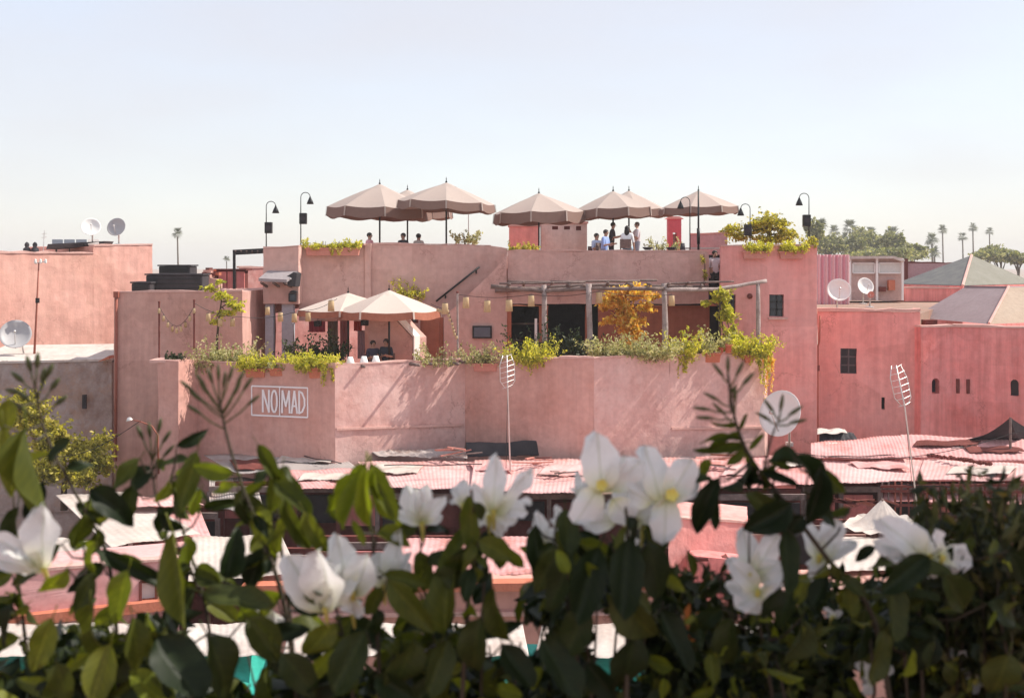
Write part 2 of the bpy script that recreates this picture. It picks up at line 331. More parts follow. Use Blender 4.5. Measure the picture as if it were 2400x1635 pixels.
def leaves_mesh(name, pts, size, mat, parent=None, asp=0.5, droop=0.0, stuff=False, jit=0.35, fold=0.25, updir=None):
    """a crown of small folded leaves: one mesh, six-sided leaf blades at the given points"""
    pts = np.asarray(pts, float); n = len(pts)
    a = np.random.normal(size=(n, 3))
    if updir is not None: a = a * 0.6 + np.asarray(updir, float)
    a[:, 2] -= droop; a /= np.linalg.norm(a, axis=1)[:, None]
    r_ = np.random.normal(size=(n, 3)); b = np.cross(a, r_); b /= np.linalg.norm(b, axis=1)[:, None]; c = np.cross(a, b)
    L = size * (1 + jit * np.random.uniform(-1, 1, n))[:, None]; W = L * asp
    q = [pts - a * L * .5, pts - a * L * .1 + b * W * .5 + c * W * fold, pts + a * L * .5, pts - a * L * .1 - b * W * .5 + c * W * fold]
    V = np.stack(q, 1).reshape(-1, 3)
    off = top_of(parent).location if parent is not None else Vector((0, 0, 0))
    V = V - np.array(off)
    me = bpy.data.meshes.new(name); me.vertices.add(len(V)); me.vertices.foreach_set('co', V.ravel())
    idx = np.arange(n)[:, None] * 4; tri = np.concatenate([idx + [0, 1, 2], idx + [0, 2, 3]], 1).ravel()
    me.loops.add(len(tri)); me.loops.foreach_set('vertex_index', tri.astype(np.int32))
    me.polygons.add(2 * n); me.polygons.foreach_set('loop_start', np.arange(0, 6 * n, 3, dtype=np.int32)); me.polygons.foreach_set('loop_total', np.full(2 * n, 3, np.int32))
    me.materials.append(mat); me.update(calc_edges=True)
    o = link(name, me, parent)
    if stuff: o['kind'] = 'stuff'
    return o
def clump_pts(c, rad, n, k=9, hollow=0.25):
    """points gathered into k uneven clumps inside an ellipsoid"""
    c = np.array(c); rad = np.array(rad); out = []
    cl = []
    for _ in range(k):
        d = np.random.normal(size=3); d /= np.linalg.norm(d); cl.append((d * np.random.uniform(.25, .85) , np.random.uniform(.28, .5)))
    for _ in range(n):
        cc, cr = cl[np.random.randint(k)]; d = np.random.normal(size=3); d /= np.linalg.norm(d)
        out.append(c + (cc + d * cr * np.random.uniform(hollow, 1) ** .6) * rad)
    return np.array(out)
def shoot_pts(roots, dirs, lens, per, spread=.03, arch=.5):
    """leaf positions strung along arching shoots"""
    out = []
    for r_, d, L in zip(roots, dirs, lens):
        r_ = np.array(r_, float); d = np.array(d, float); d /= np.linalg.norm(d); f = np.linspace(.08, 1, per)
        p = r_ + d[None, :] * (f * L)[:, None]; p[:, 2] -= arch * L * f ** 2.4 * (1 - abs(d[2]) * .6); out.append(p + np.random.normal(0, spread, (per, 3)) * (1.25 - f[:, None] * .7))
    return np.concatenate(out)
def ball_shoots(c, r, n, per, spread=.04, up=.25):
    d = np.random.normal(size=(n, 3)); d /= np.linalg.norm(d, axis=1)[:, None]; d[:, 2] += up; ln = np.random.uniform(.45, 1.25, n) * np.linalg.norm(d * np.array(r), axis=1)
    return shoot_pts([np.array(c)] * n, d * np.array(r) / max(r), ln, per, spread, .25)
def dish(root, c, r, aim, mat, matarm, depth=0.16):
    """parabolic dish: bowl, feed arm with receiver, mast"""
    aim = Vector(aim).normalized(); c = Vector(c)
    prof = [(1e-4, 0)] + [(r * i / 6, depth * r * 2 * (i / 6) ** 2) for i in range(1, 7)]
    prof += [(r * 1.01, prof[-1][1] - .012 * r)] + [(r * i / 6, depth * r * 2 * (i / 6) ** 2 - .025 * r - .01) for i in range(5, 0, -1)] + [(1e-4, -.025 * r - .01)]
    MB().lathe(prof, c, 28, aim).build('bowl', mat, root, True)
    tip = c + aim * r * 1.0 + Vector((0, 0, -0.12 * r)); low = c - Vector((0, 0, r * .93)) + aim * depth * r * 1.7
    a = MB(); a.tube([low, (low + tip) / 2 - Vector((0, 0, .05 * r)), tip], .025 * r + .004, 6); a.build('feed_arm', matarm, root, True)
    MB().lathe([(1e-4, -.1 * r), (.07 * r, -.1 * r), (.09 * r, .05 * r), (1e-4, .08 * r)], tip, 10, aim).build('receiver', matarm, root, True)

# ================================================================== the ground and the sky-line
g = MB(); g.add([(-900, -60, 0), (900, -60, 0), (900, 1600, 0), (-900, 1600, 0)], [(0, 1, 2, 3)])
M_ground = surf('dusty_ground', (0.40, 0.30, 0.24), (0.33, 0.24, 0.19), 0.02, bump=0.2)
o = g.build('ground', M_ground); o['kind'] = 'structure'

# ================================================================== the restaurant building
TZ, UZ = 6.9, 10.7                                  # floors of the lower and the upper terrace
front = [(440, 40.6, 7.78), (785, 39.0, 7.80), (1090, 41.3, 7.80), (1240, 40.05, 7.93), (1310, 39.55, 7.97), (1352, 39.4, 7.98), (1392, 39.42, 7.98), (1570, 40.2, 8.0), (1792, 41.7, 8.0)]
rest = thing('restaurant_building', 'large terracotta plastered restaurant with two roof terraces in the middle', 'building', (0, 40, 0))
RB = rest
def wp(name, mat, pts, ext, parent=None, bevel=0.0):
    m = MB(); m.prism(pts, ext); return m.build(name, mat, parent or RB, bevel=bevel)
# front parapet, panel by panel
fm = {0: M_main, 1: M_panel, 2: M_main, 6: M_panel, 7: M_panel}
def fseg(i0, i1, mat):
    m = MB()
    for i in range(i0, i1):
        a, b = front[i], front[i + 1]; wallseg(m, XY(a[0], a[1]), XY(b[0], b[1]), 0, a[2], b[2], 0.3)
    return m.build('front_wall', mat, RB)
fseg(0, 1, M_main); fseg(1, 2, M_panel); fseg(2, 6, M_main); fseg(6, 7, M_panel); fseg(7, 8, M_panel)
for i in range(8):
    a, b = front[i], front[i + 1]; m = MB(); coping(m, XY(a[0], a[1]), XY(b[0], b[1]), a[2], b[2], ht=0.05, jag=0.03, over=0.016); m.build('coping', M_cap, RB)
# short wooden spouts added to the parapet to streak the sunlit panel with shadow
pn = Vector((XY(1090, 41.3)[0] - XY(785, 39.0)[0], 2.3, 0)).normalized(); pn = Vector((pn.y, -pn.x, 0))
for px, L_ in ((848, .2), (962, .62), (1000, .34), (1047, .8), (1078, .45)):
    f = (px - 785) / 305.0; Yp = 39.0 * (1 / (1 - f * (1 - 39.0 / 41.3))); b_ = Vector((*XY(px, Yp), 7.74)); m = MB(); m.tube([b_ + pn * -.05, b_ + pn * L_ * .5 + Vector((.01, 0, 0)), b_ + pn * L_], [.055, .05, .045], 9); m.build('shadow_spout', M_wood, RB, True)
# string courses on two panels
def ledge(pa, pya, Ya, pb, pyb, Yb):
    A, B = P(pa, pya, Ya - .03), P(pb, pyb, Yb - .03); m = MB(); m.bar(A, B, 0.09, 0.07); m.build('ledge', M_cap, RB)
ledge(788, 1005, 39.03, 1086, 995, 41.27); ledge(1573, 1004, 40.23, 1788, 1001, 41.67)
wp('front_wall', M_panel, [P(1792, 1250, 41.7), P(1800, 1250, 43.3), Vector((*XY(1800, 43.3), 8.0)), Vector((*XY(1792, 41.7), 8.0))], (-0.3, 0, 0))
# terrace slab
m = MB(); pl = [Vector((*XY(p, Y + .29), TZ - .25)) for p, Y, z in front] + [Vector((*XY(1690, 46.5), TZ - .25)), Vector((*XY(570, 46.5), TZ - .25)), Vector((*XY(440, 42.5), TZ - .25))]
m.prism(pl[::-1], (0, 0, .25)); m.build('terrace_floor', M_terra, RB)
# left pier and its return
wp('pier', M_main, [P(370, 1200, 39.4), P(418, 1200, 39.3), P(418, 847, 39.3), P(370, 845, 39.4)], (0.35, 1.4, 0), bevel=.03)
m = MB(); m.box(P(396, 843, 39.95), (0.9, 1.2, 0.08)); m.build('pier_cap', M_cap, RB)
# upper storey: turret
UT = 11.52
wp('turret_wall', M_upper, [P(617, 712, 44.6), P(700, 712, 44.6), P(700, 577, 44.6), P(617, 583, 44.6)], (0, 1.6, 0))
for a, b in ((621, 641), (660, 687)):
    m = MB(); lo = P((a + b) / 2, 712, 44.75); wd = (b - a) / FPX * 44.75
    m.box((lo.x, 44.75 + wd / 2, (lo.z + TZ) / 2), (wd, wd, lo.z - TZ)); m.build('column', M_bluegrey, RB, bevel=.02)
m = MB(); q = [P(606, 652, 44.0), P(672, 655, 44.0), P(697, 636, 44.59), P(628, 634, 44.59)]
m.prism(q, (0, 0, -.1)); m.build('hood', surf('hood_grey', (0.36, 0.32, 0.33)), RB)
m = MB()
for px in (612, 640, 668): m.bar(P(px, 662, 44.05), P(px + 14, 672, 44.58), .07, .07)
m.build('hood_bracket', M_wood, RB)
# long back walls
wp('upper_wall', M_upper, [P(700, 752, 45.4), P(858, 752, 45.9), P(858, 574, 45.9), P(700, 577, 45.4)], (0, .3, 0))
wp('pilaster', M_upper, [Vector((*XY(855, 45.82), TZ)), Vector((*XY(869, 45.82), TZ)), P(869, 571, 45.82), P(855, 571, 45.82)], (0, .4, 0))
wp('upper_wall', M_upper, [Vector((*XY(869, 46), TZ)), Vector((*XY(1189, 46), TZ)), P(1189, 582, 46), P(1150, 576, 46), P(1040, 573, 46), P(869, 573, 46)], (0, .3, 0))
for (a, ya, b, yb, Y) in ((617, 583, 700, 577, 44.6), (702, 577, 854, 574, 45.5), (871, 573, 1040, 573, 46), (1040, 573, 1150, 576, 46)):
    m = MB(); coping(m, XY(a, Y), XY(b, Y), ZZ(ya, Y), ZZ(yb, Y), ht=.05, jag=.03, over=.016); m.build('coping', M_cap, RB)
# stair: solid front balustrade, steps, handrail
wp('stair_balustrade', M_upper, [Vector((*XY(1040, 44.8), TZ)), Vector((*XY(1188, 44.8), TZ)), P(1188, 596, 44.8), P(1160, 630, 44.8), P(1095, 694, 44.8), P(1040, 742, 44.8)], (0, .22, 0), bevel=.02)
for i in range(15):
    x0 = XY(1010, 45.5)[0] + i * 0.19; m = MB(); h = TZ + (i + 1) * (UZ - TZ) / 15
    m.box((x0 + .1, 45.5, (h + TZ) / 2), (.196, .9, h - TZ)); m.build('step', M_terra, RB)
m = MB(); m.tube([P(1022, 706, 45.86), P(1124, 625, 45.86)], .035, 8); m.build('handrail', M_blackmetal, RB, True)
for px, py in ((1044, 692), (1116, 634)):
    m = MB(); m.tube([P(px, py, 45.86), P(px, py + 5, 45.9), P(px, py + 6, 46.0)], .03, 6); m.build('handrail_bracket', M_blackmetal, RB)
# lower flight wall; white strips paint its end as sunlit
wp('flight_wall', M_upper, [Vector((*XY(864, 43.4), TZ)), Vector((*XY(966, 43.4), TZ)), P(966, 792, 43.4), P(929, 752, 43.4), P(864, 748, 43.4)], (0.42, .75, 0))
for a_, b_ in (((929, 752), (966, 792)), ((966, 792), (966, 862)), ((864, 748), (929, 752))):
    m = MB(); e_ = Vector((.17, .30, 0)); pa, pb = P(*a_, 43.4), P(*b_, 43.4); o_ = Vector((.03, -.012, .035)); m.prism([pa + o_, pb + o_, pb + o_ + e_, pa + o_ + e_], Vector((.045, -.02, .04))); m.build('sunlit_strip', M_whitepaint, RB)
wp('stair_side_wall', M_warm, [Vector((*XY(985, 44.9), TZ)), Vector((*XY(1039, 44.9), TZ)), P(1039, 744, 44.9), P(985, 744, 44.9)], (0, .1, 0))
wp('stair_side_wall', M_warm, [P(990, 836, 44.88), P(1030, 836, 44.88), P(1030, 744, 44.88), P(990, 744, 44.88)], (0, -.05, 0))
# rooms under the upper terrace
YB = 45.2
def sx(px): return XY(px, YB)[0] - XY(1189, YB)[0]
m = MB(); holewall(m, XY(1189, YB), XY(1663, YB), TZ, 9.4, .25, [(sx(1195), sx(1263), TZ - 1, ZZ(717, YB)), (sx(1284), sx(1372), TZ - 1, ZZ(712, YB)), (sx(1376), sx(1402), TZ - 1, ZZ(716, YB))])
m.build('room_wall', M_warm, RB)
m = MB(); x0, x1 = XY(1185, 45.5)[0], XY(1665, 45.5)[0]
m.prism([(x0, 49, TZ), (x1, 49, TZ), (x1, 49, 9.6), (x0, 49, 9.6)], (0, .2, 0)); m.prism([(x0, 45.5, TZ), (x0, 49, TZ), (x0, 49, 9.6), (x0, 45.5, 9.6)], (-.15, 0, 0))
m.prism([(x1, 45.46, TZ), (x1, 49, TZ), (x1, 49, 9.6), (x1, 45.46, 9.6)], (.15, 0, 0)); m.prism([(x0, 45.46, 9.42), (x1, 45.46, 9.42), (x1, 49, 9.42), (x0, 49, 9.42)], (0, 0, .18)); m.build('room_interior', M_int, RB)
for h in (7.5, 8.1, 8.7):
    m = MB(); a = XY(1190, 46.4); m.box((a[0] + .6, 46.6, h), (1.2, .35, .05)); m.build('shelf', M_wood, RB)
m = MB(); a = P(1256, 790, 45.15); m.box((a.x, 45.15, 8.1), (.09, .06, 1.7)); m.build('door_leaf', M_whitepaint, RB)
wp('upper_wall', M_upper, [P(1189, 712, 44.9), P(1661, 712, 44.9), P(1661, 590, 44.9), P(1189, 588, 44.9)], (0, .29, 0), bevel=.02)
m = MB(); coping(m, XY(1189, 44.9), XY(1661, 44.9), ZZ(588, 44.9), ZZ(590, 44.9), ht=.05, jag=.03, over=.016); m.build('coping', M_cap, RB)
# stair-head recess with its landing
m = MB(); xa, xb = XY(1663, 44.9)[0], XY(1690, 44.9)[0]
m.box(((xa + xb) / 2 + .3, 45.6, 9.5), (xb - xa + .9, 1.4, .2)); m.build('landing', M_terra, RB)
m = MB(); m.box(((xa + xb) / 2 + .35, 46.5, 9.1), (xb - xa + 1.0, .2, 4.2)); m.build('recess_wall', M_int, RB)
# right block
YR = 43.2
def rx(px): return XY(px, YR)[0] - XY(1690, YR)[0]
m = MB(); holewall(m, XY(1690, YR), XY(1915, YR), 0, ZZ(577, YR), .3, [(rx(1803), rx(1837), ZZ(742, YR), ZZ(690, YR)), (rx(1705), rx(1724), ZZ(740, YR), ZZ(690, YR))])
m.build('end_wall', M_rose, RB)
xr, xl = XY(1915, YR)[0], XY(1690, YR)[0]
m = MB(); m.prism([(xr, YR + .3, 0), (xr, 57, 0), (xr, 57, 11.45), (xr, YR + .3, 11.45)], (-.3, 0, 0)); m.build('end_wall', M_rose, RB)
m = MB(); m.prism([(xl + .5, YR + .3, 0), (xl + .5, 46.5, 0), (xl + .5, 46.5, 11.45), (xl + .5, YR + .3, 11.45)], (.25, 0, 0)); m.build('end_wall', M_rose, RB)
m = MB(); coping(m, XY(1690, YR), XY(1915, YR), ZZ(577, YR), ZZ(577, YR), ht=.05, jag=.03, over=.016); m.build('coping', M_cap, RB)
for a, b, grid in ((1803, 1837, 1), (1705, 1724, 1)):
    m = MB(); A, B = P(a, 742, YR + .2), P(b, 690, YR + .2); m.box(((A.x + B.x) / 2, YR + .2, (A.z + B.z) / 2), (B.x - A.x, .03, B.z - A.z)); wo = m.build('window', M_glass, RB)
    m = MB()
    for t in (0.0, .5, 1.0): m.box((A.x + (B.x - A.x) * t, YR + .16, (A.z + B.z) / 2), (.045, .05, B.z - A.z))
    for t in (0.0, .34, .67, 1.0): m.box(((A.x + B.x) / 2, YR + .155, A.z + (B.z - A.z) * t), (B.x - A.x, .04, .04))
    m.build('window_frame', M_blackmetal, wo)
    m = MB(); m.box(((A.x + B.x) / 2, YR - .02, A.z - .05), (B.x - A.x + .16, .14, .07)); m.build('window_sill', M_cap, wo)
# upper terrace slab and rear parapet
m = MB(); x0 = XY(617, 45)[0]
m.box(((x0 + xr) / 2, 51.65, UZ - .15), (xr - x0 - .6, 10.7, .3)); m.build('upper_terrace_floor', M_terra, RB)
xm = XY(880, 57)[0]; m = MB(); m.box(((xm + xr) / 2, 57.1, 5.6), (xr - xm, .25, 11.2)); m.build('rear_wall', M_upper, RB)
m = MB(); m.box(((xm + x0) / 2, 57.1, 10.95), (xm - x0 - .01, .25, .5)); m.build('rear_wall', M_upper, RB)
m = MB(); m.box((x0 + .12, 51.6, 10.2), (.25, 10.7, 2.2)); m.build('side_wall', M_upper, RB)
m = MB(); m.prism([P(866, 748, 45.95), P(869, 1100, 45.95), P(869, 1100, 57), P(866, 640, 57)], (.2, 0, 0)); m.build('side_wall', M_upper, RB)
# rooftop cabins on the upper terrace
def cabin(a, b, top, Y, mat, label, name='roof_cabin', d=1.5, holes=(), eave=None):
    A, B = XY(a, Y), XY(b, Y); zt = ZZ(top, Y); t = thing(name, label, 'cabin', ((A[0] + B[0]) / 2, Y, UZ))
    m = MB(); holewall(m, A, B, UZ, zt, .15, [(XY(h[0], Y)[0] - A[0], XY(h[1], Y)[0] - A[0], ZZ(h[3], Y), ZZ(h[2], Y)) for h in holes]); m.build('wall', mat, t)
    m = MB(); m.prism([(A[0], Y + .15, UZ), (A[0], Y + d, UZ), (A[0], Y + d, zt), (A[0], Y + .15, zt)], (.15, 0, 0)); m.prism([(B[0], Y + .15, UZ), (B[0], Y + d, UZ), (B[0], Y + d, zt), (B[0], Y + .15, zt)], (-.15, 0, 0))
    m.prism([(A[0] + .15, Y + d, UZ), (B[0] - .15, Y + d, UZ), (B[0] - .15, Y + d, zt), (A[0] + .15, Y + d, zt)], (0, -.15, 0)); m.build('wall', mat, t)
    m = MB(); m.box(((A[0] + B[0]) / 2, Y + d / 2, zt + .05), (B[0] - A[0] + .1, d + .1, .09)); m.build('roof', M_cap, t)
    for h in holes:
        m = MB(); q0, q1 = P(h[0], h[3], Y + .1), P(h[1], h[2], Y + .1); m.box(((q0.x + q1.x) / 2, Y + .1, (q0.z + q1.z) / 2), (q1.x - q0.x, .03, q1.z - q0.z)); m.build('window', M_shop, t)
    return t
cabin(1193, 1264, 531, 54.5, M_rose, 'small pink walled cabin under the middle parasol of the top terrace')
cabin(1268, 1376, 524, 55, M_white, 'white walled rooftop cabin with small red openings on the top terrace', holes=((1294, 1308, 530, 538), (1322, 1336, 530, 538), (1350, 1362, 530, 540)))
t = thing('doorway_kiosk', 'narrow rose pink rooftop doorway with white arch beyond the top terrace', 'doorway', P(1581, 575, 54))
m = MB(); A, B = XY(1566, 54), XY(1597, 54); d_ = B[0] - A[0]
holewall(m, A, B, UZ, ZZ(513, 54), .5, [(d_ * .36, d_ * .64, UZ - 1, ZZ(545, 54))]); m.build('frame', plain('raspberry_paint', (0.62, 0.12, 0.16)), t)
m = MB(); m.box((A[0] + d_ / 2, 54.4, (UZ + ZZ(548, 54)) / 2), (d_ * .27, .05, ZZ(548, 54) - UZ)); m.build('door', M_whitepaint, t)
m = MB(); m.prism([P(1566 - 6, 513, 54 - .05), P(1597 + 6, 513, 53.95), P(1593, 507, 53.95), P(1570, 507, 53.95)], (0, .6, 0)); m.build('cornice', M_rose, t)
t = thing('low_wall', 'low mauve wall at the right rear of the top terrace', 'wall', P(1665, 575, 55))
m = MB(); m.prism([Vector((*XY(1618, 55), UZ)), Vector((*XY(1705, 55), UZ)), P(1705, 547, 55), P(1618, 550, 55)], (0, .3, 0)); m.build('wall', surf('mauve_plaster', (0.5, 0.33, 0.34)), t)
m = MB(); coping(m, XY(1618, 55), XY(1705, 55), ZZ(550, 55), ZZ(547, 55)); m.build('coping', M_cap, t)

# ------------------------------------------------------------------ the painted sign
S0, S1 = P(590, 904, 39.9), P(721, 915, 39.3)
sg = thing('wall_sign', 'white outlined sign reading NOMAD on the terracotta front wall', 'sign', (0, 0, 0))
A2, B2 = Vector((*XY(440, 40.6), 0)), Vector((*XY(785, 39.0), 0)); dw = (B2 - A2).normalized(); nw = Vector((dw.y, -dw.x, 0))
def sgp(u, v): # u: 0..1 across the sign, v: 0..1 up, on the wall plane, 25 mm proud
    pa, pb = 591, 722
    def onw(px):
        k = (px - HX) / FPX; s = (k * A2.y - A2.x) / (dw.x - k * dw.y); return A2 + dw * s
    a, b = onw(pa), onw(pb); q = a + (b - a) * u
    zt, zb = ZZ(904, a.y), ZZ(972, a.y); return Vector((q.x, q.y, zb + (zt - zb) * v)) + nw * .02
m = MB()
for a, b in (((0, 0), (1, 0)), ((0, 1), (1, 1))): m.bar(sgp(*a), sgp(*b), .03, .045)
for a, b in (((0, .0), (0, 1)), ((1, 0), (1, 1))): m.bar(sgp(*a), sgp(*b), .03, .045, nw)
M_sign = plain('sign_white', (0.82, 0.80, 0.82), 0.6, var=0.04)
m.build('frame', M_sign, sg)
def letter(strokes, u0, u1, wd=.055):
    m = MB()
    for st in strokes:
        for (a, b) in zip(st[:-1], st[1:]):
            pa = sgp(u0 + (u1 - u0) * a[0], .13 + .74 * a[1]); pb = sgp(u0 + (u1 - u0) * b[0], .13 + .74 * b[1])
            dd = (pb - pa).normalized() * wd * .3
            m.bar(pa - dd, pb + dd, .028 + .002 * random.random(), wd, nw.cross(pb - pa))
    m.build('letter', M_sign, sg)
O_ = [(.5 + .5 * math.cos(2 * math.pi * k / 14) * 1, .5 + .5 * math.sin(2 * math.pi * k / 14)) for k in range(15)]
letter([[(0, 0), (0, 1), (1, 0), (1, 1)]], .20, .31)
letter([O_], .355, .455)
letter([[(.5, -.17), (.5, 1.17)]], .495, .51, .028)
letter([[(0, 0), (0.06, 1), (.5, .3), (.94, 1), (1, 0)]], .545, .68)
letter([[(0, 0), (.5, 1), (1, 0)], [(.2, .32), (.8, .32)]], .715, .815)
letter([[(0, 0), (0, 1), (.55, .93), (1, .65), (1, .35), (.55, .07), (0, 0)]], .85, .945)

# ------------------------------------------------------------------ pergola of logs
pg = thing('log_pergola', 'weathered log pergola with four pale posts over the lower terrace', 'pergola', (0, 42, TZ))
def log(name, pts, r, mat=M_wood, n=9):
    pts = [Vector(p) for p in pts]; fine = []
    for a, b in zip(pts[:-1], pts[1:]):
        for k in range(5): fine.append(a.lerp(b, k / 5))
    fine.append(pts[-1]); fine = [p + Vector((random.uniform(-1, 1), random.uniform(-1, 1), random.uniform(-1, 1))) * r * .18 for p in fine]
    m = MB(); m.tube(fine, [r * random.uniform(.86, 1.12) for _ in fine], n); return m.build(name, mat, pg, True)
for px, py, Y, r in ((1275, 668, 41.2, .085), (1381, 664, 40.9, .095), (1557, 664, 41.3, .092), (1776, 664, 42.4, .07)):
    log('post', [Vector((*XY(px + 2, Y), TZ)), P(px, py, Y)], r, M_palewood)
log('beam', [P(1150, 671, 41.15), P(1275, 682, 41.2), P(1381, 675, 40.95)], .072); log('beam', [P(1381, 676, 40.9), P(1557, 676, 41.2)], .062)
log('beam', [P(1555, 679, 41.25), P(1680, 678, 42.0), P(1796, 658, 42.5)], .068, M_palewood); log('beam', [P(1160, 680, 44.7), P(1420, 668, 44.6), P(1660, 674, 44.6)], .08)
for px in (1190, 1232, 1290, 1335, 1372, 1430, 1478, 1520, 1566, 1610, 1650):
    a = P(px + random.uniform(-6, 6), 664 + random.uniform(-4, 6), 40.9 if px < 1580 else 41.6); b = P(px * 1.0 + random.uniform(-9, 9), 668 + random.uniform(-5, 5), 44.8); log('joist', [a, b], .045)
for px0, px1, py, Y in ((1170, 1372, 663, 41.8), (1290, 1500, 660, 42.4), (1380, 1540, 656, 43.0), (1550, 1720, 662, 42.7), (1190, 1350, 660, 43.4)):
    log('cross_pole', [P(px0, py + random.uniform(-3, 4), Y), P(px1, py + random.uniform(-3, 3), Y)], .035)

# ================================================================== left tower and its neighbours
t = thing('brown_tower_house', 'tall plain brown plastered house left of the sign', 'house', (P(420, 900, 42.5).x, 42.5, 0))
A, B = XY(268, 42.5), XY(568, 42.5); zt = ZZ(684, 42.5)
m = MB(); m.prism([(A[0], 42.5, 0), (B[0], 42.5, 0), (B[0], 42.5, zt), (A[0], 42.5, zt - .03)], (0, 6, 0)); m.build('wall', M_tower, t, bevel=.04)
m = MB(); coping(m, A, B, zt - .03, zt, ht=.06); m.build('coping', M_cap, t)
m = MB(); m.tube([P(273, 690, 42.4), P(272, 880, 42.4), P(271, 1080, 42.4)], .05, 8); m.build('drain_pipe', M_rustpole, t, True)
m = MB(); m.box(P(273, 690, 42.4), (.16, .16, .2)); m.build('drain_hopper', M_rustpole, t)
for (a, b, y0, y1, Y, lab) in ((308, 352, 664, 684, 43.2, 'low black roof tank at the left end of the brown house'), (342, 474, 645, 682, 43.8, 'long black box shaped tank on the brown house roof'), (372, 446, 624, 641, 46.0, 'slatted dark grey box behind the long black tank')):
    A, B = P(a, y1, Y), P(b, y0, Y); t = thing('roof_tank', lab, 'tank', ((A.x + B.x) / 2, Y, zt)); m = MB(); base = zt if Y < 45 else 0
    m.box(((A.x + B.x) / 2, Y + .5, (base + .0 + B.z) / 2), (B.x - A.x, 1.0, B.z - base)); m.build('body', M_dark, t, bevel=.03)
    m = MB(); m.box(((A.x + B.x) / 2, Y + .5, B.z + .03), (B.x - A.x + .08, 1.08, .05)); m.build('lid', M_dark, t)
    for k in range(3):
        m = MB(); m.box(((A.x + B.x) / 2, Y - .02, max(A.z, base) + (B.z - max(A.z, base)) * (k + .7) / 3.6), (B.x - A.x - .1, .03, .04)); m.build('rib', M_blackmetal, t)
# big sunlit salmon house at far left, its front turned to the right
t = thing('salmon_house', 'big sunlit salmon pink house at the far left', 'house', (P(180, 700, 52).x, 52, 0))
A, B = XY(-60, 49), XY(357, 55.5); zL, zM = ZZ(594, 52), ZZ(573, 54)
Lv = Vector((B[0] - A[0], B[1] - A[1], 0)); nb = Vector((-Lv.y, Lv.x, 0)).normalized() * 5
Cm = Vector((A[0], A[1], 0)) + Lv * .64
m = MB(); m.prism([(A[0], A[1], 0), (Cm.x, Cm.y, 0), (Cm.x, Cm.y, zL), (A[0], A[1], zL)], nb); m.build('wall', M_salmon, t, bevel=.04)
m = MB(); m.prism([(Cm.x, Cm.y, 0), (B[0], B[1], 0), (B[0], B[1], zM), (Cm.x, Cm.y, zM - .08)], nb); m.build('wall', M_salmon, t, bevel=.04)
m = MB(); coping(m, A, (Cm.x, Cm.y), zL, zL, jag=.04); m.build('coping', M_cap, t)
m = MB(); coping(m, (Cm.x, Cm.y), B, zM - .08, zM, jag=.03); m.build('coping', M_cap, t)
m = MB(); a = P(150, 572, 53.2); m.prism([P(108, 584, 52.4), P(240, 575, 54), P(246, 565, 54), P(112, 572, 52.4)], (0, 1.2, 0)); m.build('roof_edge', M_dark, t)
t = thing('solar_array', 'row of dark tilted panels on the salmon house roof', 'solar panel', P(180, 580, 54))
for k in range(4):
    m = MB(); a = 122 + k * 28; m.prism([P(a, 573, 53.4), P(a + 25, 573, 53.4), P(a + 25, 561, 54.2), P(a, 561, 54.2)], (0, .05, -.03)); m.build('panel', M_glass if k < 3 else M_greysheet, t)
m = MB(); m.bar(P(118, 576, 53.6), P(240, 574, 53.9), .1, .1); m.build('rail', M_blackmetal, t)
for k in range(4):
    m = MB(); a = P(128 + k * 32, 574, 54); m.box((a.x, 54.2, a.z - .2), (.06, .06, .7)); m.build('post', M_blackmetal, t)
def dishthing(px, py, Y, r, aim, mat, label, base, lean=0):
    c = P(px, py, Y); t = thing('satellite_dish', label, 'satellite dish', (c.x, Y + .2, base)); dish(t, c, r, aim, mat, M_alu)
    m = MB(); m.tube([(c.x + lean, Y + .22, base), (c.x + lean * .5, Y + .2, c.z - r * .3), (c.x, Y + .04, c.z)], .035, 8); m.build('mast', M_alu, t, True)
    m = MB(); m.lathe([(1e-4, 0), (.18, 0), (.18, .03), (.05, .06)], (c.x + lean, Y + .22, base), 12); m.build('foot', M_alu, t); return t
dishthing(213, 534, 53.5, .40, (.35, -1, .5), M_dish, 'white satellite dish on the salmon house roof, left of the grey one', zL - .2)
dishthing(275, 534, 54.5, .40, (-.1, -1, .35), M_dishgrey, 'grey satellite dish on the salmon house roof edge', zM)
dishthing(37, 787, 46.8, .56, (.3, -1, .55), M_dishgrey, 'large pale grey dish in front of the salmon house', ZZ(842, 46.8), .25)
for px in (52, 71):
    c = P(px, 590, 51); m = MB(); m.lathe([(.16, 0), (.15, .14), (.07, .2), (.1, .28), (.08, .36), (1e-4, .42)], (c.x, 51.5, zL + .05), 10)
    tag(m.build('chimney_pot', M_dark, None, True), 'small dark pot on the salmon house parapet, ' + ('left' if px < 60 else 'right') + ' of two', 'chimney pot', 'pots on the salmon parapet')
t = thing('antenna_pole', 'thin rusty pole with pale insulators before the salmon house', 'pole', P(79, 850, 47))
m = MB(); m.tube([P(79, 860, 47), P(86, 720, 47), P(91, 615, 47)], [.05, .035, .025], 8); m.build('mast', M_rustpole, t, True)
m = MB(); m.tube([P(82, 618, 47), P(108, 612, 47)], .02, 6); m.build('cross_arm', M_alu, t)
for px in (83, 95, 107):
    m = MB(); c = P(px, 614, 47); m.lathe([(.03, -.05), (.06, 0), (.03, .04), (.05, .08), (1e-4, .12)], c, 8); m.build('insulator', M_dish, t, True)
m = MB(); m.box(P(88, 704, 46.95), (.12, .1, .18)); m.build('junction_box', M_blackmetal, t)
t = thing('roof_aerial', 'hair thin aerial standing on the salmon house roof', 'antenna', P(101, 600, 51.5))
m = MB(); m.tube([P(101, 600, 51.5), P(104, 540, 51.5)], .014, 5); m.build('mast', M_alu, t)
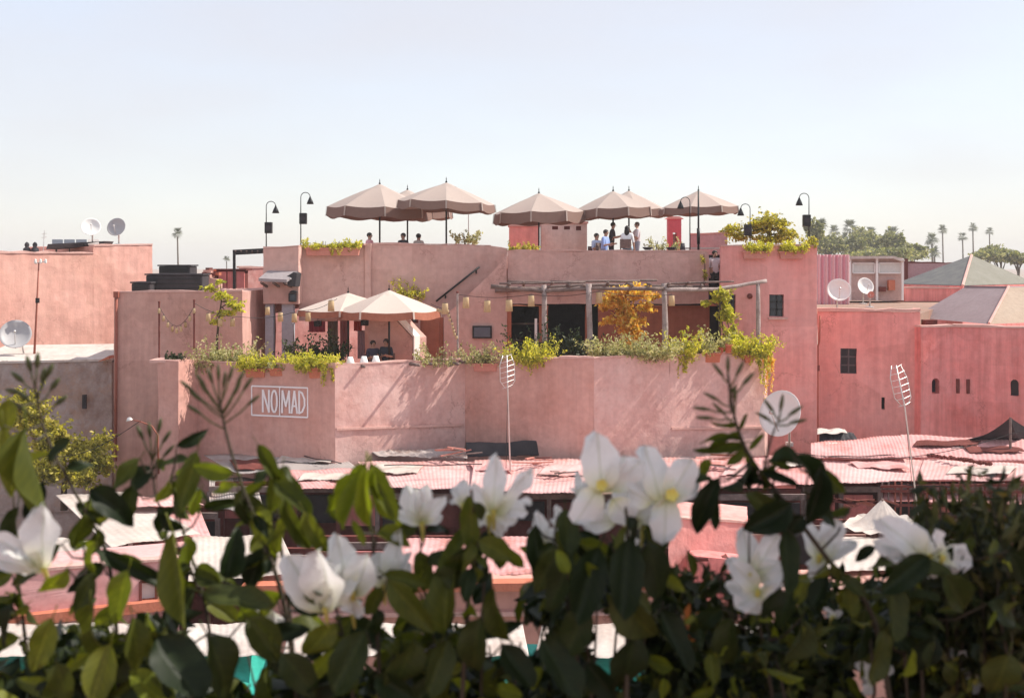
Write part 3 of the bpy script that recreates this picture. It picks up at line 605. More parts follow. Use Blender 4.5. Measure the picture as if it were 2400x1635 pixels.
for py in (548, 556): 
    m = MB(); m.tube([P(97, py + 1, 51.5), P(110, py - 1, 51.5)], .01, 5); m.build('rod', M_alu, t)
# rubble wall below it, with a whitewashed flat top
t = thing('rubble_wall_house', 'old rubble stone house with whitewashed flat roof at far left', 'house', (P(130, 900, 46).x, 46, 0))
gx0, gx1 = XY(-80, 45.2), XY(262, 46.2); zt2 = ZZ(847, 45.7); rows = []
m = MB(); nu, nv = 60, 40
for j in range(nv + 1):
    for i in range(nu + 1):
        u, v = i / nu, j / nv; z = 2.0 + (zt2 - 2.0) * v
        d_ = random.uniform(-.035, .035)
        m.v.append((gx0[0] + (gx1[0] - gx0[0]) * u, gx0[1] + (gx1[1] - gx0[1]) * u + d_, z + (random.uniform(-.06, .06) if j == nv else 0)))
for j in range(nv):
    for i in range(nu): a = j * (nu + 1) + i; m.f.append((a, a + 1, a + nu + 2, a + nu + 1)); m.m.append(0)
m.build('rubble_face', M_stone, t, True)
m = MB(); m.prism([(gx0[0], gx0[1] + .1, 0), (gx1[0], gx1[1] + .1, 0), (gx1[0], gx1[1] + .1, zt2 - .08), (gx0[0], gx0[1] + .1, zt2 - .08)], (0, 3.6, 0)); m.build('wall', M_stone, t)
m = MB(); m.prism([(gx0[0], gx0[1] - .06, zt2 - .05), (gx1[0], gx1[1] - .06, zt2 - .02), (gx1[0], gx1[1] + 3.6, zt2 + .3), (gx0[0], gx0[1] + 3.6, zt2 + .3)], (0, 0, .08)); m.build('roof', M_white, t)
m = MB(); m.box(P(198, 941, 45.85), (.13, .12, .5)); m.build('slit_window', M_int, t)
m = MB(); a = P(228, 836, 45.6); m.prism([P(228, 848, 45.5), P(256, 841, 45.5), P(254, 834, 45.5)], (0, .6, 0)); m.build('broken_tile', M_terra, t)
# pieces beyond: red shuttered attic, pink house seen through the open passage
t = thing('red_attic', 'low attic of red panels behind the brown house', 'attic', (P(540, 650, 50).x, 50, 0))
m = MB(); m.prism([Vector((*XY(466, 50.2), 0)), Vector((*XY(574, 50.2), 0)), P(574, 690, 50.2), P(466, 690, 50.2)], (0, 3, 0)); m.build('wall', M_tower, t)
for k in range(3):
    a = 512 + k * 21; m = MB(); m.prism([P(a, 679, 50.1), P(a + 18.5, 679, 50.1), P(a + 18.5, 636, 50.1), P(a, 636, 50.1)], (0, .1, 0)); m.build('panel', M_red, t)
m = MB(); m.prism([P(500, 690, 50.25), P(574, 690, 50.25), P(574, 634, 50.25), P(500, 634, 50.25)], (0, .6, 0)); m.build('frame', M_shop, t)
m = MB(); m.prism([P(498, 634, 50), P(577, 634, 50), P(577, 630, 50), P(498, 630, 50)], (0, 1.2, 0)); m.build('roof', M_shop, t)
t = thing('brick_rubble', 'heap of broken bricks and tiles beside the red attic', 'rubble', P(488, 650, 49.3))
m = MB(); m.prism([P(468, 690, 49.2), P(512, 690, 49.2), P(512, 655, 49.2), P(468, 650, 49.2)], (0, .8, 0)); m.build('ledge', M_tower, t)
for k in range(16):
    q = P(random.uniform(470, 508), 650 - (k // 4) * 6 + random.uniform(-3, 3) - (4 if k < 4 else 0), 49.3 + random.uniform(0, .4)); m = MB(); m.box(q, (random.uniform(.15, .3), .2, random.uniform(.07, .13)), random.uniform(-.5, .5)); m.build('brick', random.choice([M_terra, M_white, M_shop, M_tower]), t)
t = thing('pink_house', 'sunlit pink house seen through the passage under the turret', 'house', (P(720, 750, 60).x, 60, 0))
A, B = XY(560, 59), XY(900, 63)
m = MB(); m.prism([(A[0], A[1], 0), (B[0], B[1], 0), (B[0], B[1], ZZ(627, 63)), (A[0], A[1], ZZ(628, 59))], (-.5, 5, 0)); m.build('wall', surf('plaster_bright_pink', (0.66, 0.33, 0.30), (0.58, 0.25, 0.22), .6, streak=.3, stain=(.75, .5, .46), stain_amt=.6), t)
for (a, b, y0, y1, mt) in ((584, 596, 716, 775, M_red), (603, 619, 714, 776, M_red)):
    m = MB(); Y = 59 + (a - 560) / 340 * 4 - .1; m.prism([P(a, y1, Y), P(b, y1, Y + .15), P(b, y0, Y + .15), P(a, y0, Y)], (0, .06, 0)); m.build('shutter', mt, t)
m = MB(); coping(m, A, B, ZZ(628, 59), ZZ(627, 63), jag=.03); m.build('coping', M_cap, t)
# steel canopy frame beside the turret
t = thing('steel_canopy', 'thin dark steel canopy frame left of the turret', 'canopy', P(582, 625, 47))
m = MB(); m.bar(P(546, 590, 47), P(622, 586, 47), .08, .14); m.bar(P(546, 594, 48.6), P(622, 590, 48.6), .08, .12); m.build('beam', M_blackmetal, t)
for px, Y in ((549, 47), (549, 48.6)):
    m = MB(); m.bar(P(px, 591, Y), P(px, 700, Y), .09, .09); m.build('post', M_blackmetal, t)
for k in range(6):
    m = MB(); a = 552 + k * 13; m.bar(P(a, 588, 46.9), P(a, 592, 48.7), .06, .05); m.build('batten', M_wood, t)

# ================================================================== houses on the right
t = thing('rose_house', 'rose red house with one barred window right of the restaurant', 'house', (P(2030, 900, 45).x, 45, 0))
A, B = XY(1916, 45.6), XY(2157, 44.9); zt = ZZ(731, 45.2); LL = math.dist(A, B)
def fx(px):
    k = (px - HX) / FPX; dx, dy = (B[0] - A[0]) / LL, (B[1] - A[1]) / LL; return (k * A[1] - A[0]) / (dx - k * dy)
m = MB(); d1, n1, pt1 = holewall(m, A, B, 0, zt, .35, [(fx(1970), fx(2008), ZZ(877, 45.2), ZZ(817, 45.2)), (fx(2066), fx(2074), ZZ(961, 45), ZZ(932, 45))]); m.build('wall', M_rose, t)
m = MB(); coping(m, A, B, zt, zt + .02, ht=.1, jag=.045, wd=.4, over=.06); m.build('coping', M_cap, t)
m = MB(); m.prism([(A[0], A[1] + .36, zt - .5), (B[0], B[1] + .36, zt - .5), (XY(2250, 62)[0], 62, zt - .5), (XY(1880, 62)[0], 62, zt - .5)], (0, 0, .4)); m.build('roof', surf('brown_roof_earth', (0.36, 0.25, 0.2), (0.28, 0.18, 0.14), .7, stain=(.45, .2, .15), stain_amt=.5), t)
m = MB(); m.prism([(B[0], B[1] + .3, 0), (XY(2157, 52)[0], 52, 0), (XY(2157, 52)[0], 52, zt - .1), (B[0], B[1] + .3, zt - .1)], (-.3, 0, 0)); m.build('wall', M_rose, t)
def barred(t, s0, s1, h0, h1, nv=3, nh=4, off=.18):
    pt = pt1; c = [pt(s0, h0, .6), pt(s1, h0, .6), pt(s1, h1, .6), pt(s0, h1, .6)]; m = MB(); m.prism(c, n1 * .03); wo = m.build('window', M_glass, t); m = MB()
    for i in range(nv): s_ = s0 + (s1 - s0) * i / (nv - 1); m.bar(pt(s_, h0, .4), pt(s_, h1, .4), .05, .05)
    for j in range(nh): h_ = h0 + (h1 - h0) * j / (nh - 1); m.bar(pt(s0, h_, .38), pt(s1, h_, .38), .04, .05)
    m.build('bars', surf('old_iron', (.14, .12, .13)), wo)
barred(t, fx(1970), fx(2008), ZZ(877, 45.2), ZZ(817, 45.2))
m = MB(); m.prism([pt1(fx(2066), ZZ(961, 45), .9), pt1(fx(2074), ZZ(961, 45), .9), pt1(fx(2074), ZZ(932, 45), .9), pt1(fx(2066), ZZ(932, 45), .9)], n1 * .05); m.build('slit_window', M_int, t)
m = MB(); m.tube([P(1922, 740, 45.4), P(1920, 800, 45.3), P(1917, 812, 45.3), P(1916, 1070, 43.1)], .035, 8); m.build('drain_pipe', M_rustpole, t, True)
m = MB(); m.box(P(1917, 862, 44.7), (.1, .1, .2)); m.build('pipe_clamp', M_shop, t)
t = thing('red_house', 'deep red stained house with small arched windows at far right', 'house', (P(2300, 900, 45).x, 45, 0))
zt = ZZ(768, 44.4); q0, q1, q2 = XY(2158, 44.6), XY(2232, 45.0), XY(2480, 43.6)
def archwall(A, B, z0, z1, t_, holes, nm='wall', mat=M_red):
    """wall with arched openings: stepped arch heads cut from the plain rectangle"""
    L = math.dist(A, B); hs = []
    for (s0, s1, h0, h1) in holes:
        r = (s1 - s0) / 2; hs.append((s0, s1, h0, h1 - r)); k = 5
        for i in range(k):
            a0, a1 = i / k, (i + 1) / k; hw = r * math.sqrt(max(0, 1 - ((a0 + a1) / 2) ** 2)); hs.append(((s0 + s1) / 2 - hw, (s0 + s1) / 2 + hw, h1 - r + r * a0, h1 - r + r * a1))
    m = MB(); r_ = holewall(m, A, B, z0, z1, t_, hs); m.build(nm, mat, t); return r_
def fxx(A, B, px):
    L = math.dist(A, B); k = (px - HX) / FPX; dx, dy = (B[0] - A[0]) / L, (B[1] - A[1]) / L; return (k * A[1] - A[0]) / (dx - k * dy)
_, na, pa_ = archwall(q0, q1, 0, zt, .35, [(fxx(q0, q1, 2184), fxx(q0, q1, 2202), ZZ(922, 44.8), ZZ(886, 44.8))])
_, nb_, pb_ = archwall(q1, q2, 0, zt, .35, [(fxx(q1, q2, 2368), fxx(q1, q2, 2387), ZZ(926, 44.3), ZZ(888, 44.3))])
for (A, B, pt, n_, a, b, y0, y1) in ((q0, q1, pa_, na, 2184, 2202, 886, 922), (q1, q2, pb_, nb_, 2368, 2387, 888, 926)):
    s0, s1, h0, h1 = fxx(A, B, a), fxx(A, B, b), ZZ(y1, 44.6), ZZ(y0, 44.6); m = MB(); m.prism([pt(s0, h0, .7), pt(s1, h0, .7), pt(s1, h1, .7), pt(s0, h1, .7)], n_ * .03); m.build('arched_window', M_glass, t)
for px in (2245, 2269):
    s_ = fxx(q1, q2, px); m = MB(); a = pb_(s_, ZZ(905, 44.8), -.03); m.box(a, (.1, .08, .5)); m.build('recessed_slit', M_shop, t)
m = MB(); coping(m, q0, q1, zt, zt, ht=.08, jag=.03, wd=.4, over=.05); coping(m, q1, q2, zt, zt, ht=.08, jag=.03, wd=.4, over=.05); m.build('coping', M_cap, t)
ez = zt + .09; C_, L_, R_ = Vector((*XY(2318, 45.1), ez)), Vector((*XY(2140, 50.5), ez)), Vector((*XY(2600, 49), ez)); K_ = Vector((*XY(2430, 56), ez))
T2, T1, T3 = P(2364, 673, 48.6), P(2262, 672, 51.5), Vector((*XY(2520, 50), ZZ(673, 48.6)))
m = MB(); m.add([C_, L_, T1, T2], [(0, 1, 2, 3)]); m.build('roof_slope', surf('roof_shaded_mauve', (.30, .24, .25), (.26, .20, .21), .8, bscale=20), t)  # mauve and sand slopes put the shaded and lit sides into colour
m = MB(); m.add([C_, T2, T3, R_], [(0, 1, 2, 3)]); m.build('roof_slope', surf('roof_lit_sand', (.42, .33, .26), (.37, .28, .22), .8, bscale=20), t)
m = MB(); m.add([L_, K_, T1 + Vector((.6, 1.2, 0)), T1], [(0, 1, 2, 3)]); m.add([K_, R_, T3, T1 + Vector((.6, 1.2, 0))], [(0, 1, 2, 3)]); m.add([T1, T1 + Vector((.6, 1.2, 0)), T3, T2], [(0, 1, 2, 3)]); m.build('roof_slope', MATS['roof_shaded_mauve'], t)
m = MB(); m.tube([C_ + Vector((0, 0, .03)), T2 + Vector((0, 0, .03))], .05, 6); m.build('hip_ridge', M_cap, t); m = MB(); m.tube([T1, T2], .05, 6); m.build('hip_ridge', MATS['roof_shaded_mauve'], t)
m = MB(); m.box(P(2178, 755, 45.6), (.45, .4, .18)); m.build('roof_block', M_shop, t)
# striped sheet fence, glazed pavilion, pyramid roof behind
t = thing('striped_fence', 'fence of rose and white striped metal sheets behind the rose house', 'fence', P(1953, 700, 56))
for k in range(9):
    a = 1915 + k * 8.4; m = MB(); c = P(a + 4, 0, 56); zt_ = ZZ(597 + random.uniform(-1, 1), 56); vs = [(P(a + 8.4 * i / 6, 0, 56).x, 56 + .04 * math.sin(i / 6 * 2 * math.pi), z) for z in (8.6, zt_) for i in range(7)]
    m.add(vs, [(i, i + 1, i + 8, i + 7) for i in range(6)]); m.build('sheet', plain('fence_pink', (.62, .30, .36)) if k % 2 else plain('fence_pale', (.70, .45, .48)), t)
m = MB(); m.bar(P(1913, 612, 56.1), P(1992, 612, 56.1), .05, .06); m.build('rail', M_rustpole, t)
t = thing('glazed_pavilion', 'white framed glazed rooftop pavilion behind the rose house', 'pavilion', P(2055, 700, 58))
m = MB(); m.prism([P(1990, 704, 58.2), P(2117, 704, 58.2), P(2117, 604, 58.2), P(1990, 604, 58.2)], (0, 2.2, 0)); m.build('wall', surf('pale_rose_plaster', (.62, .45, .41)), t)
m = MB(); m.prism([P(1984, 600, 57.8), P(2096, 600, 57.8), P(2122, 610, 57.8), P(2118, 614, 57.8), P(2094, 606, 57.8), P(1984, 607, 57.8)], (0, 2.6, 0)); m.build('roof', M_white, t)
for a, b in ((1999, 2050), (2060, 2112)):
    m = MB(); m.prism([P(a, 639, 58.1), P(b, 639, 58.1), P(b, 618, 58.1), P(a, 618, 58.1)], (0, .08, 0)); wo = m.build('window', plain('pale_pane', (.62, .61, .58), .3), t)
    m = MB()
    for c_, d_ in (((a, 640), (b, 640)), ((a, 617), (b, 617)), ((a, 640), (a, 617)), ((b, 640), (b, 617))): m.bar(P(*c_, 58.05), P(*d_, 58.05), .05, .06, (0, 1, 0))
    m.build('window_frame', M_whitepaint, wo)
for px in (1992, 2055, 2115):
    m = MB(); m.bar(P(px, 606, 58.0), P(px, 704, 58.0), .1, .1); m.build('post', M_whitepaint, t)
for a, b, y0, y1 in ((2061, 2077, 672, 683), (2083, 2098, 656, 680)):
    m = MB(); m.prism([P(a, y1, 57.9), P(b, y1, 57.9), P(b, y0, 57.9), P(a, y0, 57.9)], (0, .25, 0)); m.build('niche', M_shop if a < 2080 else M_terra, t)
t = thing('mauve_wall_house', 'low mauve house between the pavilion and the grey pyramid roof', 'house', (P(2190, 650, 74).x, 74, 0))
m = MB(); m.prism([Vector((*XY(2118, 74), 0)), Vector((*XY(2260, 74), 0)), P(2260, 618, 74), P(2118, 616, 74)], (0, 4, 0)); m.build('wall', surf('mauve_wash', (.52, .34, .35)), t)
m = MB(); coping(m, XY(2118, 74), XY(2260, 74), ZZ(616, 74), ZZ(618, 74), jag=.03); m.build('coping', M_shop, t)
m = MB(); m.bar(P(2124, 680, 73.8), P(2124, 606, 73.8), .16, .16); m.build('post', M_shop, t)
m = MB(); m.prism([P(2121, 706, 59), P(2250, 706, 59), P(2250, 676, 59), P(2121, 676, 59)], (0, 2.5, 0)); m.build('front_wall', M_red, t)
m = MB(); coping(m, XY(2121, 59), XY(2250, 59), ZZ(676, 59), ZZ(676, 59), jag=.03); m.build('coping', M_cap, t)
t = thing('pyramid_roof_house', 'house with steep grey green pyramid roof at the far right', 'house', (P(2270, 650, 64).x, 64, 0))
ez = ZZ(668, 62); C_, L_, R_, K_ = Vector((*XY(2256, 61), ez)), Vector((*XY(2098, 66), ez)), Vector((*XY(2430, 66), ez)), Vector((*XY(2290, 72), ez)); AP = P(2277, 598, 66)
m = MB(); m.add([C_, AP, L_], [(0, 1, 2)]); m.build('roof_slope', surf('roof_shaded_grey', (.13, .13, .135), (.18, .18, .17), 2.0, bscale=20), t)  # dark left slope against lighter ones: shade and light painted in
m = MB(); m.add([C_, R_, AP], [(0, 1, 2)]); m.add([R_, K_, AP], [(0, 1, 2)]); m.add([K_, L_, AP], [(0, 1, 2)]); m.build('roof_slope', surf('roof_lit_grey', (.25, .24, .205), (.21, .20, .165), 1.0, bscale=20), t)
m = MB(); m.tube([C_, AP], .07, 6); m.build('hip_ridge', M_cap, t)
m = MB(); m.prism([(C_.x, C_.y, 0), (R_.x, R_.y, 0), (K_.x, K_.y, 0), (L_.x, L_.y, 0)], (0, 0, ez - .02)); m.build('wall', M_red, t)
dishthing(1965, 682, 50, .46, (-.1, -1, .4), M_dish, 'white satellite dish standing on the rose house roof', ZZ(731, 45.2) - .1)
dishthing(2026, 672, 56, .38, (.25, -1, .4), M_dish, 'smaller pale dish before the glazed pavilion', ZZ(731, 45.2) - .1)
dishthing(2042, 641 + 50, 52, .14, (-.6, -1, .3), M_rosebox, 'tiny brown round reflector beside the rooftop dish', ZZ(731, 45.2) - .1)
t = thing('satellite_dish', 'large oval white dish fixed to the restaurant end wall', 'satellite dish', P(1842, 1085, 41.5))
c = P(1836, 972, 40.6); dish(t, c, .74, (-.95, -1, .45), M_dish, M_alu); m = MB(); m.tube([P(1850, 1090, 41.4), P(1850, 1000, 41.2), c + Vector((.05, .08, 0))], .04, 8); m.build('mast', M_alu, t, True)
m = MB(); m.box(P(1850, 1040, 41.5), (.2, .3, .12)); m.build('wall_bracket', M_alu, t)
# antennas
def reflector(px, y0, y1, wd, lean, base, Y, label):
    t = thing('roof_antenna', label, 'antenna', P(*base, Y)); top = P(px, y0, Y); bot = P(px + lean, y1, Y); ex = Vector((wd, .25, 0))
    m = MB(); m.tube([P(*base, Y), bot, top], [.022, .018, .014], 8); m.build('mast', M_alu, t, True)
    for s_ in (-.5, .5):
        m = MB(); m.tube([top + ex * s_ * .55, top.lerp(bot, .3) + ex * s_ , top.lerp(bot, .8) + ex * s_ , bot + ex * s_ * .4], .011, 6); m.build('frame_rod', M_alu, t, True)
    for k in range(7):
        f = .03 + .94 * k / 6; a = top.lerp(bot, f); h = .62 + .38 * math.sin(f * 3.0); m = MB(); m.tube([a - ex * .5 * h + Vector((0, 0, -.05)), a + Vector((0, -.1, 0)), a + ex * .5 * h + Vector((0, 0, .05))], .007, 5); m.build('rod', M_alu, t)
    m = MB(); m.tube([bot + Vector((.0, 0, 0)), P(base[0] - 10, base[1] - 8, Y + .4)], .008, 4); m.build('cable', M_blackmetal, t)
    return t
reflector(1188, 832, 908, .42, 2, (1196, 1105), 37, 'spindly rod antenna on a mast before the middle of the restaurant')
reflector(2100, 856, 950, .5, 20, (2155, 1225), 33, 'tall tilted rod antenna on a mast before the rose house')
t = thing('street_lamp', 'small hooked street lamp with pale head at the foot of the brown house', 'lamp', P(372, 1105, 38))
m = MB(); m.tube([P(372, 1110, 38), P(370, 1020, 38), P(356, 998, 38), P(330, 988, 38), P(312, 984, 38)], [.03, .028, .022, .02, .02], 8); m.build('pole', M_rustpole, t, True)
m = MB(); m.lathe([(1e-4, .05), (.05, .04), (.09, -.02), (.11, -.06), (1e-4, -.07)], P(303, 981, 38), 12, (-.25, 0, 1)); m.build('lamp_head', M_alu, t, True)

# ================================================================== parasols
def parasol(px, py_apex, py_rim, half_px, Y, floor, label, canopy, group, n=8, val=.3, tilt=0.0, valm=None, rot=.2):
    ap = P(px, py_apex, Y); rz = ZZ(py_rim, Y); Rr = half_px / FPX * Y; base = Vector((ap.x, Y, floor))
    t = thing('parasol', label, 'parasol', base, group); H = ap.z - rz
    def pt(r, k, sag=0.0):
        a = rot + 2 * math.pi * k / n; prof = 1 - (r ** 1.15); z = rz + H * prof - sag
        x, y = Rr * r * math.cos(a), Rr * r * math.sin(a); z += x * tilt
        return Vector((ap.x + x, Y + y, z))
    for k in range(n):                                       # canopy panel by panel, sagging between the ribs
        m = MB(); nr, na = 7, 6; g_ = []
        for i in range(nr + 1):
            r = .12 + .88 * i / nr
            for j in range(na + 1):
                f = j / na; a, b = pt(r, k), pt(r, k + 1); s_ = math.sin(f * math.pi) * r * r * .03 * Rr; p = a.lerp(b, f); p.z -= s_; m.v.append(tuple(p))
        for i in range(nr):
            for j in range(na): q = i * (na + 1) + j; m.f.append((q, q + 1, q + na + 2, q + na + 1)); m.m.append(0)
        cp = m.build('canopy_panel', canopy, t, True)
        m = MB(); L = []                                    # valance hanging from the rim
        for j in range(na + 1):
            f = j / na; a, b = pt(1, k), pt(1, k + 1); p = a.lerp(b, f); p.z -= math.sin(f * math.pi) * .03 * Rr; out = Vector((p.x - ap.x, p.y - Y, 0)).normalized()
            L.append(p + out * .004); L.append(p + out * .05 - Vector((0, 0, val * (1 - .06 * math.cos(f * 6.28)))) )
        m.add(L, [(2 * j, 2 * j + 2, 2 * j + 3, 2 * j + 1) for j in range(na)]); m.build('valance', valm or M_val, t)
        m = MB(); a, b = pt(.04, k), pt(1, k); m.tube([a - Vector((0, 0, .03)), a.lerp(b, .5) - Vector((0, 0, .015)), b - Vector((0, 0, .02))], .014, 5); m.build('rib', M_wood, t)
        m = MB(); h_ = Vector((ap.x, Y, rz - .35)); m.tube([h_, pt(.5, k) - Vector((0, 0, .05))], .012, 5); m.build('strut', M_wood, t)
        m = MB(); p = pt(1, k); out = Vector((p.x - ap.x, p.y - Y, 0)).normalized(); m.bar(p + out * .03, p + out * .065 - Vector((0, 0, val)), .06, .012, out); m.build('seam_tape', canopy, t)
    m = MB(); m.lathe([(Rr * .22, rz + H * .80), (Rr * .12, rz + H * .93), (.03, rz + H * 1.04)], (ap.x, Y, 0), 16); m.build('vent_cap', canopy, t, True)
    m = MB(); m.tube([(ap.x, Y, floor), (ap.x, Y, rz + H)], .035, 10); m.build('pole', M_blackmetal, t, True)
    m = MB(); m.lathe([(.03, 0), (.04, .05), (.012, .1), (.018, .16), (1e-4, .24)], (ap.x, Y, rz + H * 1.02), 8); m.build('finial', M_blackmetal, t, True)
    m = MB(); m.lathe([(1e-4, 0), (.3, 0), (.3, .06), (.06, .1), (.06, .25)], (ap.x, Y, floor), 14); m.build('base', M_blackmetal, t)
    return t
GU = 'parasols on the top terrace'
parasol(955, 447, 494, 108, 52.5, UZ, 'cream parasol half hidden between the two left ones on the top terrace', M_canvas, GU, rot=.35)
parasol(890, 434, 488, 122, 49.5, UZ, 'widest cream parasol, leftmost on the top terrace', M_canvas, GU, val=.38, tilt=-.03)
parasol(1046, 430, 474, 113, 47.6, UZ, 'second big cream parasol from the left on the top terrace', M_canvas, GU, rot=.05, tilt=-.05)
parasol(1263, 455, 498, 106, 49.0, UZ, 'cream parasol in front of the pink and white rooftop cabins', M_canvas, GU, val=.4, tilt=.025, rot=.6)
parasol(1474, 449, 490, 88, 53, UZ, 'rear cream parasol of the overlapping pair above the standing guests', M_canvas, GU, rot=.1)
parasol(1437, 450, 489, 92, 49.5, UZ, 'front cream parasol of the overlapping pair above the standing guests', M_canvas, GU, val=.34, rot=.3, tilt=.04)
parasol(1637, 449, 486, 92, 50.5, UZ, 'rightmost cream parasol with tall dark mast on the top terrace', M_canvas, GU, rot=.45, tilt=.03, val=.26)
GL = 'parasols on the lower terrace'
parasol(816, 688, 724, 122, 44.0, TZ, 'ivory parasol at left rear of the lower terrace', M_canvasw, GL, val=.2, n=6, rot=.5, valm=M_warm)
parasol(912, 682, 727, 118, 42.6, TZ, 'ivory parasol in front on the lower terrace, beside the stair', M_canvasw, GL, val=.24, n=6, rot=.05, valm=M_warm)

# ================================================================== hooked terrace lamps with a speaker box
def hooklamp(px, top, side, Y, label, floor=UZ, speaker=True):
    base = Vector((*XY(px, Y), floor)); z = ZZ(top, Y); t = thing('terrace_lamp', label, 'lamp', base, 'hooked lamps round the top terrace'); r = .17
    arc = [(base.x + side * (r - r * math.cos(a)), Y, z - r + r * math.sin(a)) for a in [i * math.pi / 8 for i in range(9)]]
    m = MB(); m.tube([base, (base.x, Y, z - .9)] + arc, [.024, .02] + [.014] * 9, 8); m.build('pole', M_blackmetal, t, True)
    e = arc[-1]; m = MB(); m.lathe([(1e-4, .06), (.025, .05), (.04, 0), (.09, -.1), (.13, -.22), (.12, -.225), (1e-4, -.12)], (e[0], Y, e[2] - .03), 12); m.build('lamp_shade', M_blackmetal, t, True)
    if speaker:
        m = MB(); m.box((base.x + side * .1, Y - .08, z - .95), (.26, .22, .4)); s_ = m.build('speaker', M_blackmetal, t, bevel=.02)
        m = MB(); m.lathe([(1e-4, 0), (.09, .0), (.1, -.012), (.06, -.03), (1e-4, -.02)], (base.x + side * .1, Y - .195, z - .95), 12, (0, -1, 0)); m.build('cone', M_dark, s_)
hooklamp(624, 472, 1, 46.0, 'hooked lamp with speaker, leftmost above the turret')
hooklamp(705, 451, 1, 46.4, 'hooked lamp with speaker above the left planter box')
hooklamp(1617, 462, -1, 46.5, 'hooked lamp before the rightmost parasol', speaker=False)
hooklamp(1758, 478, -1, 46.4, 'hooked lamp with speaker inside the yellow rooftop bush')
hooklamp(1896, 453, -1, 44.6, 'tall hooked lamp with speaker at the right corner of the terrace')
t = thing('flag_pole', 'thin bare pole behind the second parasol on the top terrace', 'pole', P(1098, 575, 51)); m = MB(); m.tube([P(1098, 620, 51), P(1098, 495, 51)], .022, 6); m.build('mast', M_alu, t); m = MB(); m.lathe([(1e-4, 0), (.12, 0), (.12, .04), (.03, .08)], Vector((*XY(1098, 51), UZ)), 10); m.build('foot', M_alu, t)
t = thing('flag_pole', 'tall dark mast standing before the rightmost parasol', 'pole', Vector((*XY(1637, 46.6), UZ))); m = MB(); m.tube([(*XY(1637, 46.6), UZ), P(1637, 520, 46.6), P(1637, 446, 46.6)], [.045, .035, .03], 8); m.build('mast', M_blackmetal, t, True); m = MB(); m.tube([P(1637, 572, 46.55), P(1637, 535, 46.55)], .06, 8); m.build('sleeve', M_blackmetal, t, True)

# wall light and lantern on the turret
t = thing('flood_light', 'black wedge shaped flood light under the turret hood', 'lamp', P(682, 655, 44.3))
m = MB(); m.prism([P(658, 656, 44.2), P(666, 668, 44.2), P(692, 672, 44.2), P(696, 640, 44.2), P(688, 637, 44.2)], (.1, .38, 0)); m.build('housing', M_dark, t, bevel=.02)
m = MB(); m.ball(P(681, 653, 44.19), .035, 8, 6); m.build('bulb', M_whitepaint, t, True)
t = thing('wall_lantern', 'black square lantern on the turret column below the flood light', 'lamp', P(687, 696, 44.4))
m = MB(); m.box(P(686, 697, 44.42), (.26, .24, .3)); m.build('housing', M_blackmetal, t, bevel=.015)
m = MB(); a = P(686, 697, 44.29); m.box(a, (.17, .02, .2)); m.build('pane', M_glass, t)
m = MB(); m.prism([P(676, 686, 44.28), P(697, 686, 44.28), P(690, 681, 44.34), P(683, 681, 44.34)], (0, .24, 0)); m.build('cap', M_blackmetal, t)
m = MB(); 
t = thing('television', 'black framed screen hanging on the wall beside the stair', 'screen', P(1130, 778, 44.7))
m = MB(); m.box(P(1130, 778, 44.74), (.68, .09, .44)); m.build('frame', M_blackmetal, t, bevel=.01); m = MB(); m.box(P(1130, 778, 44.69), (.56, .02, .33)); m.build('panel', plain('screen_grey', (.10, .11, .14), .3), t)
t = thing('wall_spot', 'small red round lamp on the end wall right of the vine', 'lamp', P(1757, 694, 43.1)); m = MB(); m.lathe([(1e-4, .1), (.07, .09), (.085, 0)], P(1757, 694, 43.2), 12, (0, -1, 0)); m.build('body', M_shop, t, True); m = MB(); m.lathe([(1e-4, .03), (.1, .02), (.1, 0)], P(1757, 694, 43.2), 12, (0, -1, 0)); m.build('base', M_rustpole, t)
for i, (px, py, Y) in enumerate(((745, 758, 45.3), (855, 756, 45.3), (972, 750, 44.5))):
    lab = ('black speaker hanging under the left lower parasol', 'black speaker between the two lower parasols', 'dark red speaker under the front lower parasol')[i]
    t = thing('hanging_speaker', lab, 'speaker', P(px, py, Y)); m = MB(); m.box(P(px, py, Y), (.26, .2, .2)); m.build('housing', M_blackmetal if i < 2 else M_shop, t, bevel=.02); m = MB(); m.lathe([(1e-4, 0), (.07, 0), (.07, .02), (1e-4, .01)], P(px, py, Y - .1), 10, (0, -1, 0)); m.build('cone', M_dark, t)
    m = MB(); m.tube([P(px, py - 6, Y), P(px, py - 16, Y + .4)], .012, 5); m.build('bracket', M_blackmetal, t)
